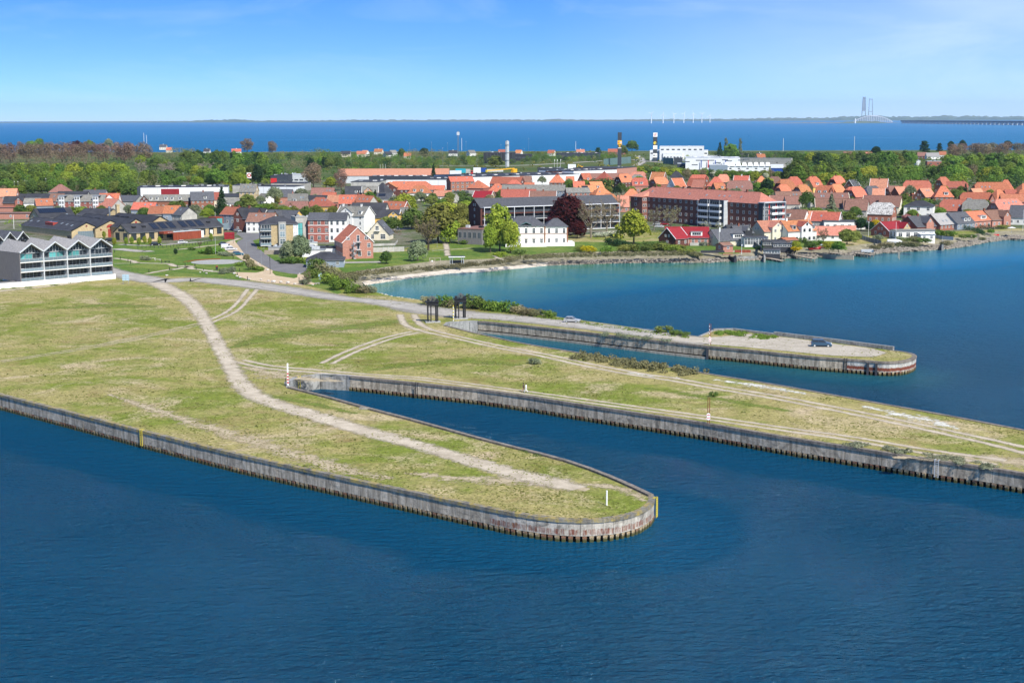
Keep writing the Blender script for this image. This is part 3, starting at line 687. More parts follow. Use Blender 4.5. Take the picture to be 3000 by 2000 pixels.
def house(label,cr,x0,y0,x1,y1,hr,he,Wd,wall,roof,e='g',ch=(),sky=0,dorm=(),wing=(),cols=None,gcols=None,cat='house',group=None,fr='white_paint',gl='glass',off=0,wh=1.3,ww=1.1,skw=.8,trim=None,gwall=None,floors=None,name='house',base=None,wcols=2,solar=None,Lfix=None,gz=0):
 a,c=Q(cr,x0,y0,G+hr),Q(cr,x1,y1,G+hr)
 u=c-a; u.z=0; L_=u.length; u.normalize()
 if L_<4 and e[0]=='g':L_=4
 if Lfix:L_=Lfix
 th=math.atan2(u.y,u.x); mid=(a+c)/2; mid.z=G+gz
 frac=0.0; ex=[0,0]
 if len(e)==1:e=e*2
 for i,k in enumerate(e[:2]):
  if k=='h':ex[i]=Wd/2*.85
  elif k=='k':ex[i]=Wd*.17; frac=.62
 cshift=(ex[1]-ex[0])/2; mid+=u*cshift; L_+=ex[0]+ex[1]
 root=empty(name,mid,th,label,cat,group)
 HOUSES.append(root)
 wallshape(L_,Wd,he,hr,ex,frac).build('wall',MATS[wall],root)
 rf=roofshape(L_,Wd,he,hr,ex,frac).build('roof',MATS[roof],root)
 if trim:
  s_=(hr-he)/(Wd/2)
  for sg,k in((-1,e[0]),(1,e[1])):
   if k!='g':continue
   b=MB(); X=sg*(L_/2+.25)
   for sy in(-1,1):
    b.tube([(X,0,hr+.02),(X,sy*(Wd/2+.4),he-.4*s_+.02)],.14,4)
   b.build('bargeboard',MATS[trim],root)
 ra,rb=-L_/2+ex[0]-(.25 if ex[0]==0 else 0),L_/2-ex[1]+(.25 if ex[1]==0 else 0)
 if rb-ra>.5:
  b=MB(); b.tube([(ra,0,hr),(rb,0,hr)],.13,5); b.build('ridge_cap',MATS[roof],root)
 slope=math.atan2(hr-he,Wd/2)
 nf=floors or max(1,int((he+.3)/2.75)); nc=cols if cols is not None else max(1,int(L_/2.7))
 fh=he/nf
 for j in range(nf):
  z=(.95 if fh>2.3 else.6)+j*fh
  for i in range(nc):
   x=-L_/2+L_*(i+.5)/nc
   if any(abs(x-(-L_/2+w_[0]*L_))<w_[1]/2+.4 and w_[3]>=.3 for w_ in wing):continue
   window(root,(x,-Wd/2,z),ww,min(wh,fh-1.0),0,fr,gl,wcols)
   if i%2==0 and nf<4:window(root,(x,Wd/2,z),ww,min(wh,fh-1.0),math.pi,fr,gl,wcols)
 gc=gcols if gcols is not None else max(1,int(Wd/3.2))
 for sg,k in((-1,0),(1,1)):
  for j in range(nf):
   for i in range(gc):
    window(root,(sg*L_/2,-Wd/2+Wd*(i+.5)/gc,(.95 if fh>2.3 else.6)+j*fh),ww,min(wh,fh-1.),sg*math.pi/2,fr,gl,wcols)
  if(e[k]!='h')and hr-he>3.0 and gc:
   for yy in((-.9,.9)if Wd>8 else(0,)):
    window(root,(sg*L_/2,yy,he+.35),ww*.8,1.1,sg*math.pi/2,fr,gl,wcols)
 b=MB(); b.tube([(-L_/2,-Wd/2-.42,he-.38*(hr-he)/(Wd/2)-.02),(L_/2,-Wd/2-.42,he-.38*(hr-he)/(Wd/2)-.02)],.07,4); b.build('gutter',MATS['grey_metal'],root)
 for t_ in ch:
  x=ra+(rb-ra)*t_; b=MB(); b.box(x-.38,-.32,hr-.9,x+.38,.32,hr+1.0); b.box(x-.45,-.39,hr+.85,x+.45,.39,hr+1.0)
  b.build('chimney',MATS['plaster_white' if wall in('plaster_white','plaster_cream')else 'soot_brick'],rf)
 def onroof(x,v,sy=-1):return(x,sy*Wd/2*(1-v),he+(hr-he)*v)
 if sky:
  lst=[((i+1)/(sky+1),.5)for i in range(sky)]if isinstance(sky,int)else sky
  for t_,v in lst:
   p=Vector(onroof(-L_/2+L_*t_,v))
   window(rf,p+Vector((0,-.03,.03)),skw,1.25,0,'grey_metal','glass_blue',1,1,'skylight',tilt=(slope-math.pi/2,0,0))
 if solar:
  t_,v,sw,shh=solar; p=Vector(onroof(-L_/2+L_*t_,v)); window(rf,p+Vector((0,-.05,.05)),sw,shh,0,'dark_metal','solar',max(2,int(sw)),3,'solar_panel',tilt=(slope-math.pi/2,0,0))
 for d in dorm:
  t_=d if isinstance(d,(int,float))else d[0]; dw=1.7 if isinstance(d,(int,float))else d[1]
  x=-L_/2+L_*t_; v0=.14; z0=he+(hr-he)*v0; y0_=-Wd/2*(1-v0); dh=min(1.5,(hr-he)*.5)
  yb=-Wd/2*(1-v0-dh/(hr-he))if hr>he else 0
  b=MB(); b.box(x-dw/2,y0_,z0-.3,x+dw/2,min(yb+.4,0),z0+dh); o=b.build('dormer',MATS['plaster_white' if wall!='brick_dark' else 'wood_dark'],rf)
  b=MB(); b.box(x-dw/2-.15,y0_-.2,z0+dh,x+dw/2+.15,min(yb+.5,0),z0+dh+.14); b.build('dormer_roof',MATS['roof_black' if roof in('roof_black','roof_slate')else 'grey_metal'],rf)
  window(rf,(x,y0_,z0+.18),dw*.78,dh-.3,0,fr,gl,2 if dw<2.5 else 4,1,'dormer_window')
 for w_ in wing:
  t_,ww_,hh,pr=w_[:4]; wm=w_[4]if len(w_)>4 else wall
  x=-L_/2+t_*L_; hh=min(hh,hr-.15); ew=min(he+(w_[5]if len(w_)>5 else 0),hh-.8)
  b=MB(); y0_=-Wd/2-pr; y1_=0
  b.quad([(x-ww_/2,y0_,-1.2),(x+ww_/2,y0_,-1.2),(x+ww_/2,y0_,ew),(x,y0_,hh-.08),(x-ww_/2,y0_,ew)])
  b.quad([(x-ww_/2,y1_,-1.2),(x-ww_/2,y0_,-1.2),(x-ww_/2,y0_,ew),(x-ww_/2,y1_,ew)])
  b.quad([(x+ww_/2,y0_,-1.2),(x+ww_/2,y1_,-1.2),(x+ww_/2,y1_,ew),(x+ww_/2,y0_,ew)])
  b.build('gable_wing',MATS[wm],root)
  b=MB(); s_=(hh-ew)/(ww_/2)
  for sg in(-1,1):slabface(b,[(x,y0_-.25,hh),(x+sg*(ww_/2+.25),y0_-.25,ew-.25*s_),(x+sg*(ww_/2+.25),y1_,ew-.25*s_),(x,y1_,hh)],.15)
  b.build('wing_roof',MATS[roof],rf)
  nfw=max(1,int((ew+.2)/2.75)); k=max(1,int(ww_/2.4))
  for j in range(nfw):
   for i in range(k):window(root,(x-ww_/2+ww_*(i+.5)/k,y0_,.95+j*ew/nfw),ww,1.35,0,fr,gl,wcols)
  if hh-ew>1.6:window(root,(x,y0_,ew+.1 if hh-ew<3 else ew+.3),ww*.9,1.1,0,fr,gl,wcols)
 return root,L_,Wd
HOUSES=[]
def flat(label,cr,x0,x1,yb,h,depth,wall,roof,rot=0,cat='warehouse',name='warehouse',parapet=.3,bands=(),nwin=0,lights=0,wz=None,gl='glass',fr='grey_metal',yt=None,ww=2.2,wh=1.2,panel=None):
 if yt is not None:a,c=Q(cr,x0,yt,G+h),Q(cr,x1,yt+rot,G+h)
 else:a,c=Q(cr,x0,yb),Q(cr,x1,yb+rot)
 a.z=c.z=G; u=c-a; L_=u.length; th=math.atan2(u.y,u.x)
 root=empty(name,(a+c)/2,th,label,cat); l=L_/2
 b=MB(); b.box(-l,0,-1.2,l,depth,h-.02); b.build('wall',MATS[wall],root)
 b=MB(); b.box(-l-.12,-.12,h-.02,l+.12,depth+.12,h+parapet); rf=b.build('roof',MATS[roof],root)
 if panel:
  n=max(2,int(L_/panel)); b=MB()
  for i in range(1,n):b2=MB(); x=-l+L_*i/n; b2.box(x-.06,-.04,0,x+.06,.02,h-.3); b2.build('joint',MATS['grey_metal'],root)
 for i in range(lights):
  x=-l+L_*(i+.5)/lights; b=MB(); b.box(x-1.4,depth*.35,h+parapet,x+1.4,depth*.35+3,h+parapet+.45); b.build('rooflight',MATS['plaster_white' if i%2 else 'grey_metal'],rf)
 for i in range(nwin):
  window(root,(-l+L_*(i+.5)/nwin,0,wz if wz is not None else h*.45),ww,wh,0,fr,gl,2,1)
 for i in range(max(3,int(L_/14))):
  x=random.uniform(-l+1,l-1); y=random.uniform(depth*.1,depth*.9); s_=random.uniform(.3,.9); b=MB(); b.box(x-s_,y-s_,h+parapet,x+s_,y+s_,h+parapet+random.uniform(.4,1.1)); b.build('roof_vent',MATS[random.choice(['grey_metal','metal_light','dark_metal'])],rf)
 return root,L_
def H(label,cr,x,y,rot,L_,hr,he,Wd,wall,roof,e='g',**k):
 if cr in('A3','A4','A5'):hr*=1.0; he*=.95; L_*=.87; Wd*=.86
 gz=k.get('gz',0)
 p=Q(cr,x,y,G+hr+gz); th=R(rot); u=Vector((math.cos(th),math.sin(th),0))
 if len(e)==1:e=e*2
 ex=[Wd/2*.85 if q_=='h' else Wd*.17 if q_=='k' else 0 for q_ in e]
 rl=max(.05,L_-ex[0]-ex[1]); a,c=p-u*rl/2,p+u*rl/2
 o=house.__wrapped(label,a,c,hr,he,Wd,wall,roof,e,rl,**k)
 return o
def _mk():
 import inspect
 def wrapped(label,a,c,hr,he,Wd,wall,roof,e,rl,**k):
  global Q
  q0=Q; pts=[a,c]
  Q=lambda*r_:pts.pop(0).copy()
  try:return house(label,'F',0,0,0,0,hr,he,Wd,wall,roof,e,Lfix=rl,**k)
  finally:Q=q0
 house.__wrapped=wrapped
_mk()
W_,C_,Y_,BR,BD,BY,BP,PG,PB='plaster_white','plaster_cream','plaster_yellow','brick_red','brick_dark','brick_yellow','brick_pink','plaster_grey','plaster_blue'
OR,RP,RR,RB,RS,RK,RG='roof_orange','roof_pale','roof_red','roof_brown','roof_slate','roof_black','roof_grey'
H('tall brick house with pale orange roof at the left picture edge','A0',40,812,4,17,10,5.6,10,BP,RP,sky=2)
H('brick house with black roof and brick cross gable near the left edge','A0',200,918,0,11,7.6,4.2,9,BR,RK,wing=[(.86,4.2,8.4,1.2,BR,1.2)])
H('low pink-red flat workshop below the left brick house','A0',60,1055,0,12,5.2,4.9,8,'brick_pink','roof_red',cols=2)
H('long low red shed with rusty brown flat roof at the left','A0',190,1135,-3,26,3.4,3.2,9,'brick_pink',RB,cols=3)
H('low white house with grey roof left of the brown-roofed terrace','A0',450,945,8,9,6.5,4.2,8,W_,RG)
H('blue-grey house with red-orange roof and two skylights at left','A0',600,950,24,9,7.5,4,9,PB,RR,sky=2)
H('dark brick house with brown roof left of the grey-roofed apartment row','A0',795,882,-8,8,9.4,5.6,9,BD,RB,sky=2,cols=5,floors=2)
H('brown pyramid roof above the black roofs at left','A0',832,752,0,12,10,5.4,12,PG,RB,'h',cols=3)
H('black-roofed hall behind the grey-roofed apartment row','A0',1010,850,3,18,8,5,12,PG,RK,cols=5)
H('slate-roofed hall with a vent right of the black-roofed hall','A0',1310,828,-3,14,8.5,5,11,PG,RS,ch=[.5],cols=3)
H('low black roof behind the brick cross-gabled house at left','A0',450,885,0,22,6.5,4.5,10,'brick_dark',RK,cols=6)
r_,l_,w_=H('long red brick apartment house with grey roof and three white bay towers','A0',1135,898,0,26,10,6.8,11,BR,RG,cols=9,floors=3,gcols=2,name='apartment_house')
for t in(-.38,-.05,.34):
 b=MB(); x=t*l_; b.box(x-1.5,-w_/2-.9,0,x+1.5,-w_/2,9.6); b.build('bay_tower',MATS['metal_white'],r_)
 b=MB(); b.box(x-1.9,-w_/2-1.2,9.6,x+1.9,0,9.85); b.build('bay_roof',MATS['grey_metal'],r_)
 for j in range(4):
  for s_ in(-.7,.7):window(r_,(x+s_,-w_/2-.9,.6+j*2.35),1.2,1.6)
H('orange-roofed house with a white gable dormer behind the grey gable house','A0',1510,878,0,11,10.5,5.6,9,W_,OR,wing=[(.6,3.4,10.2,.2,W_,3)])
H('weathered grey gable house with red-orange roof in the left centre','A0',1530,950,-38,12.5,8.2,3.8,10.5,PG,RP,gcols=0,cols=5)
H('slate-roofed workshop right of the weathered grey gable','A0',1780,905,-12,14,6.5,3.5,14,PG,RS,cols=4)
H('red brick row house with grey roof and white dormers in front of the white warehouse','A0',2300,895,3,27,8,4.8,10,BR,RG,dorm=[.18,.31,.5,.63,.8],cols=10,wing=[(.05,5,8.6,.6,BD,.5)])
H('blue-grey terrace with bright orange roof at left','A0',2000,1000,-8,12.5,7.4,4,9,PB,OR,sky=[(.55,.55),(.8,.55)],cols=6)
H('terrace house with red-brown roof right of the bright orange one','A0',2200,1055,-3,10,7,3.6,9,PG,RR)
H('end terrace house with orange roof beside the pale gable','A1',30,1045,-4,8,7.6,4,9,PB,OR,sky=1)
H('slate-roofed house with a pale grey gable facing right','A1',180,1066,-42,9,7,3.6,9.5,PG,RS,sky=1,gcols=0)
H('red brick house with dark roof and one white dormer left of the conifer','A1',430,855,14,13,9.8,5.4,10.5,BR,RS,ch=[.55],dorm=[.62],cols=5)
H('small red-roofed gable behind the dark conifer','A1',600,860,0,6,9,5,8,C_,RR)
H('tall yellow brick house with pale grey roof and four upper windows','A1',1078,748,-4,9.8,12.5,8.2,9.5,BY,'roof_grey',cols=4,floors=3,sky=3,ww=1.0,wh=1.5)
H('small white gable house with grey roof beside the tall yellow brick house','A1',1300,882,-50,9,6.8,4,7,W_,RG,wing=())
H('low pale roof behind the willow','A1',890,955,0,9,5,3,8,W_,RG)
H('dark hall roof left of the tall yellow brick house','A1',880,880,0,16,6,4.6,12,PG,RK)
H('grey-roofed house with roof windows behind the yellow hipped house','A1',1755,882,4,11,9.5,4.6,10,PG,RG,sky=[(.65,.5),(.78,.5)],dorm=[.35])
H('slate gable roof left of the grey-roofed house with roof windows','A1',1590,822,-6,8,9,5,9,BP,RS)
H('small house with brown roof and slate wing in front of the grey-roofed house','A1',1740,985,-8,12,7.5,3.8,8,BP,RB,wing=[(.3,4,7,.4)])
H('yellow house with red hipped roof and white corners','A1',2060,932,-14,15,8.4,4,12,Y_,RR,'h',sky=[(.3,.55),(.62,.6),(.75,.6)],cols=4,fr='white_paint')
H('brown-tiled house behind the yellow hipped house','A1',2100,800,-2,14,9,5,9,BD,RB,sky=[(.7,.5),(.82,.5)])
H('orange low roof under the brown-tiled house','A1',2190,865,0,8,7,4,8,PG,OR)
H('pale orange gable roof at the right of the yellow hipped house','A1',2290,902,0,10,8,4.4,9,BP,RP)
H('black-roofed low house left of the yellow hipped house','A1',2030,905,-6,11,6.5,4,9,PG,RK)
H('grey-blue three storey house with brown-red roof and tall pilasters','B1',865,122,-28,8.6,10.6,7.4,9.5,PB,RR,ch=[.42,.85],cols=3,floors=3,gcols=0,wh=1.9)
H('dark red brick house with steep black gable beside the white gable','B1',1085,135,-24,10.5,10.7,6.2,9.5,BD,RK,ch=[.5],wing=[(.2,4.6,11.2,.4,BD,.9)],cols=4,floors=2,wh=1.6)
H('tall white gable end behind the dark red brick house','B1',1240,140,-30,7,10.2,6,7.5,W_,RK,gcols=0)
H('white town house with brown slate roof left of the balcony block','B1',1265,205,-10,12.5,8.8,5.2,9.5,W_,RB,sky=[(.3,.6),(.62,.55)],cols=5,floors=2,wh=1.5)
H('ochre house with slate roof and gables behind the balcony block','B1',1560,165,-28,17,9.4,5.6,10,Y_,RS,wing=[(.18,4.4,10,.4,BD,1),(.45,4.4,9.6,.3,Y_,1)],gcols=2,cols=4)
r_,l_,w_=H('red brick three storey house with white bands and white framed windows','B1',2068,202,-1,9.4,12,9.4,11,BR,RS,cols=3,floors=3,gcols=0,ww=1.35,wh=1.75,wcols=2)
for z in(3.4,6.9):addbox(r_,'band',-l_/2-.02,-w_/2-.06,z,l_/2+.02,-w_/2+.02,z+.22,'white_paint')
H('narrow white three storey house joined to the red brick one','B1',2320,202,-1,7.4,12,9.4,11,W_,RS,cols=3,floors=3,gcols=0,ww=1.0,wh=1.7,fr='grey_metal')
H('small white house with grey roof in front of the big white gable house','B2',55,303,0,7,8,5.4,7,C_,RS,cols=2,gcols=0)
H('big white town house with mottled roof, front gable and tall blank gable end','B2',190,207,-22,14.5,11.6,7.6,11,W_,'roof_grey',cols=4,floors=3,gcols=0,ww=1.0,wh=1.8,wing=[(.38,6.5,13.3,.35,W_,1.5)],dorm=[(.84,1.6)],trim='white_paint',ch=[.1,.72])
r_,l_,w_=house('tall pinkish brick gable house with orange roof and a spiral fire stair','B2',105,455,225,498,11.6,6.2,11.4,BP,OR,cols=6,gcols=0,trim='white_paint',floors=2,name='gable_house')
X_=l_/2
HB=(r_,l_,w_)
for(y,z,w,h)in((-3.7,7.0,1.4,1.25),(3.2,7.0,1.4,1.25),(4.1,4.1,1.3,1.6),(4.1,1.0,1.3,1.7),(.6,.9,1.3,1.7)):window(r_,(X_,y,z),w,h,math.pi/2)
for z in(3.4,6.3):window(r_,(X_,.1,z),1.1,2.4,math.pi/2,cols=1,name='door',rows=2)
b=MB()
for z in(3.3,6.2):b.box(X_,-.9,z-.1,X_+1.5,1.1,z)
b.build('landing',MATS['metal_light'],r_)
b=MB(); cx_,cy_=X_+1.5,-1.9
b.tube([(cx_,cy_,0),(cx_,cy_,6.9)],.08,5)
for i in range(54):
 a=i*.38; z=i*.118; b.box(-.1,0,z,.16,.95,z+.05,0,Matrix.Translation((cx_,cy_,0))@Matrix.Rotation(a,4,'Z'))
b.tube([(cx_+.95*math.sin(-i*.38),cy_+.95*math.cos(i*.38),i*.118+.9)for i in range(54)],.035,3)
for i in range(0,54,2):b.tube([(cx_+.95*math.sin(-i*.38),cy_+.95*math.cos(i*.38),i*.118),(cx_+.95*math.sin(-i*.38),cy_+.95*math.cos(i*.38),i*.118+.9)],.02,3)
b.build('spiral_stair',MATS['metal_light'],r_)
house('white gable house with slate roof and small balcony by the harbour lane','B2',498,410,566,388,8.2,2.9,9.4,C_,RS,cols=3,gcols=0,sky=2)
r_=HOUSES[-1]; L0=None
for(y,z,w,h)in((-.2,4.1,1.5,2.0),(-3.0,4.4,.7,.9),(2.6,4.4,.7,.9),(2.3,.5,2.2,2.2),(-2.2,.5,1.3,2.0)):
 lw=[c for c in bpy.data.objects if c.parent==r_ and c.name.startswith('wall')][0].data.vertices[0].co.x
 window(r_,(lw,-y,z),w,h,-math.pi/2,cols=3 if w>2 else 2)
addbox(r_,'balcony',lw-1.1,-1.0,3.9,lw,1.3,4.0,'plaster_white')
b=MB()
for i in range(9):b.tube([(lw-1.08,-1+i*.28,4.0),(lw-1.08,-1+i*.28,4.9)],.025,3)
b.tube([(lw-1.08,-1,4.9),(lw-1.08,1.3,4.9)],.04,3); b.build('railing',MATS['white_paint'],r_)
H('yellow house with black roof and white edged front gable','B2',620,256,-10,14,7.6,4.2,9,Y_,RK,wing=[(.86,5.0,9.0,1.6,Y_,1.4)],cols=4,trim='white_paint',wh=1.6,ww=1.4)
H('red-brown tiled house with four roof windows and a brick gable','B2',745,140,-22,13,9,4.8,10,BR,RR,sky=4,ch=[.95],gcols=2,trim='white_paint')
H('grey tiled annex right of the red-brown tiled house','B2',870,225,-20,4,7.5,4.5,6,BR,RG)
H('black-roofed house behind the big white gable end','B2',460,160,-12,13,9,5,9,PG,RK)
H('bright orange terrace roof with small roof windows','B2',150,50,0,14,9.8,5.4,9,BD,OR,sky=5,ch=[.72])
H('red terrace roof with a blank grey gable facing right','B2',335,62,-34,11,9.6,5.2,9.5,PG,RR,sky=3,gcols=0)
H('dark low roof between the terraces and the big white house','B2',260,160,0,8,7.5,5,8,PG,RK,ch=[.2])
H('dark tiled garage roof with blue solar panels','A2',600,872,-6,9,7,4,10,PG,RS,solar=(.35,.4,4.2,2.6))
H('blue-black house with two white dormers left of the peach gable','A2',190,778,6,12.5,9.5,5,9.5,PB,RK,dorm=[.55,.78])
H('peach coloured front gable house with white trim','A2',400,783,0,10,9.4,6,8,'plaster_peach',RG,wing=[(.4,5.2,9.3,1.0,'plaster_peach',1)],trim='white_paint')
H('black pyramid roofed house right of the peach gable','A2',570,733,-30,10,10,4,10,C_,RK,'h')
H('big dark red brick house with broad orange hipped roof','A2',940,712,-4,34,10.4,5.4,14,BD,OR,'h',cols=12,floors=2,sky=[(.15,.3),(.4,.7)],wing=[(.13,11,10.5,4.5,BD,1.6)])
H('lower orange hipped house with a dormer in front of the big orange roof','A2',1080,770,0,15,9.3,5,10,W_,OR,'h',dorm=[.3,.6])
H('small bright orange roofed house between two larger ones','A2',1330,768,-4,9,7.5,4.6,9,C_,OR)
H('low orange roofed white cottage left of the tall brick block','A2',1400,838,-10,11,6.4,3.2,9,W_,RP)
H('tall red brick block with orange roof and white window surrounds','A2',1640,645,18,17,11.4,8.2,11,BR,OR,cols=5,floors=3,gcols=0,ww=1.5,wh=1.6,sky=[(.3,.6),(.75,.6)],name='brick_block')
H('orange pyramid roof brick house right of the tall brick block','A2',1888,702,-20,12,9.6,5,12,BR,OR,'h',sky=[(.35,.4)])
H('orange hipped house with one roof window at the centre','A2',2150,745,0,12.5,9.6,5,11,BD,OR,'h',sky=[(.55,.5)])
H('pinkish red low roofed house with a white dormer','A2',1965,845,-18,11.5,7.6,4,10,BY,'roof_crimson',wing=(),trim='white_paint')
bpy.data.objects
H('grey low roofed house behind the pinkish red roof','A2',1790,835,-12,11,6,3.8,9,PG,RG)
H('dark low roof right of the tall brick block','A2',1650,845,0,9,6,4,8,PG,RK)
H('small grey annex with a slate roof below the brick block','A2',1530,875,-30,6,5.4,3.2,6,PG,RG)
H('brown brick gabled hall with orange roof behind the centre houses','A2',2290,650,-16,22,10,5.5,15,BD,OR,gcols=2)
H('black gable roofed house at the centre','A2',2350,752,-4,10,8.6,5,9,BD,RK)
H('dark orange tiled roof house behind the long slate building','A2',2380,825,0,12,8,4.4,10,BR,RR)
H('red brick house with white gable windows left of the white warehouse','A3',190,640,-8,9.5,9.5,5.6,9,BR,RB,cols=4,floors=2)
H('bright orange hipped house at the foot of the white warehouse','A3',30,690,-12,12,8.5,5,10,BR,OR,'h')
H('low orange roof below the red brick house with white windows','A3',240,728,0,8,6,4,8,W_,OR)
H('orange hipped villa with red brick walls right of the round willow','A3',625,622,-20,11,10.5,5.6,10,BR,OR,'h',ch=[.6])
H('small orange roof with a white wall behind the second willow','A3',800,645,0,7,8,5,8,W_,OR)
H('red brick gable house with steep orange roof and two round-topped windows','A3',1010,598,38,9.5,11,5.4,9.5,BR,OR,dorm=[.5],gcols=2)
H('orange pyramid villa with yellow walls and a brick tower front','A3',1272,588,-30,12,11,6,11.5,Y_,OR,'h',ch=[.5])
H('dark brick gable house with orange half-hipped roof and roof solar window','A3',1540,608,35,13,11,5.6,11,BD,OR,'k',gcols=2,solar=(.5,.5,2,1.6))
H('long red-brown low roof behind the orange villas','A3',1300,600,10,30,9,6,9,BR,RB)
H('broad brown-orange roofed house left of the fruit trees','A3',1740,578,-18,13,10.5,5.6,11,BR,RP,'k')
H('grey roofed house in front of the broad brown-orange house','A3',1730,620,-12,9,9,5.4,9,PG,RG,'k')
H('orange half-hipped house with two glazed dormers','A3',1760,662,0,12.5,10,5.2,10,BP,OR,'k',dorm=[.25,.6],cols=4)
H('orange house with a white-edged brick gable','A3',2020,585,-30,12.5,11,5.4,10,BR,OR,trim='white_paint',gcols=2)
H('orange gable house behind the bare yellow tree','A3',2030,650,28,12.5,9.6,5,11,BR,OR,'k')
H('black pyramid roofed house among the orange roofs','A3',2265,575,-10,13,9.5,5,12,BR,RK,'h')
H('white gable house with orange roof at the corner of the long brick block','A3',2270,668,38,12,10,4.6,10,W_,OR,gcols=2,trim='white_paint')
H('yellowish chimney house with orange roof below the brick gable house','A3',920,710,4,9,8,4.4,9,BR,OR,ch=[.8])
H('orange gable house with a dormer left of the green birch','A3',1150,715,28,11,9.2,4.4,10,BR,OR,dorm=[.5])
H('bright orange house with black solar roof panel','A3',1010,765,20,10,7.6,3.6,10,BR,OR,solar=(.4,.5,4.5,2.4))
H('vivid orange hipped roof in front of the dark birch','A3',1230,795,20,13,8,4,11,W_,OR,'h',sky=[(.3,.3)])
H('orange roof half hidden right of the dark birch','A3',1650,815,-4,11,8,4.4,10,BR,OR,'h')
H('orange roof behind the copper beech and bare trees','A3',1340,885,-6,14,8,4.4,10,BR,OR,'h')
H('pale orange brick house between bare trees and the long brick block','A3',1530,905,0,7,9,3.4,12,BP,RP)
H('long brown-red tiled row with chimneys behind the slate roofed building','A3',90,820,-2,24,9,4.6,12,BR,RR,ch=[.2,.7])
H('brown-red tiled row end with a pale gable left of the copper beech','A3',430,845,-6,18,8.5,4.4,12,BR,RB,ch=[.5],trim='white_paint')
H('long grey roofed office wing with blue gable behind the copper beech','A3',300,760,-7,46,9.4,6.4,11,PB,RG,cols=16,floors=2,gcols=0)
H('grey roofed brick wing with white balconies right of the blue gable','A3',900,800,8,17,8,5.6,10,BR,RG,cols=5,floors=2,gcols=0,ww=1.6)
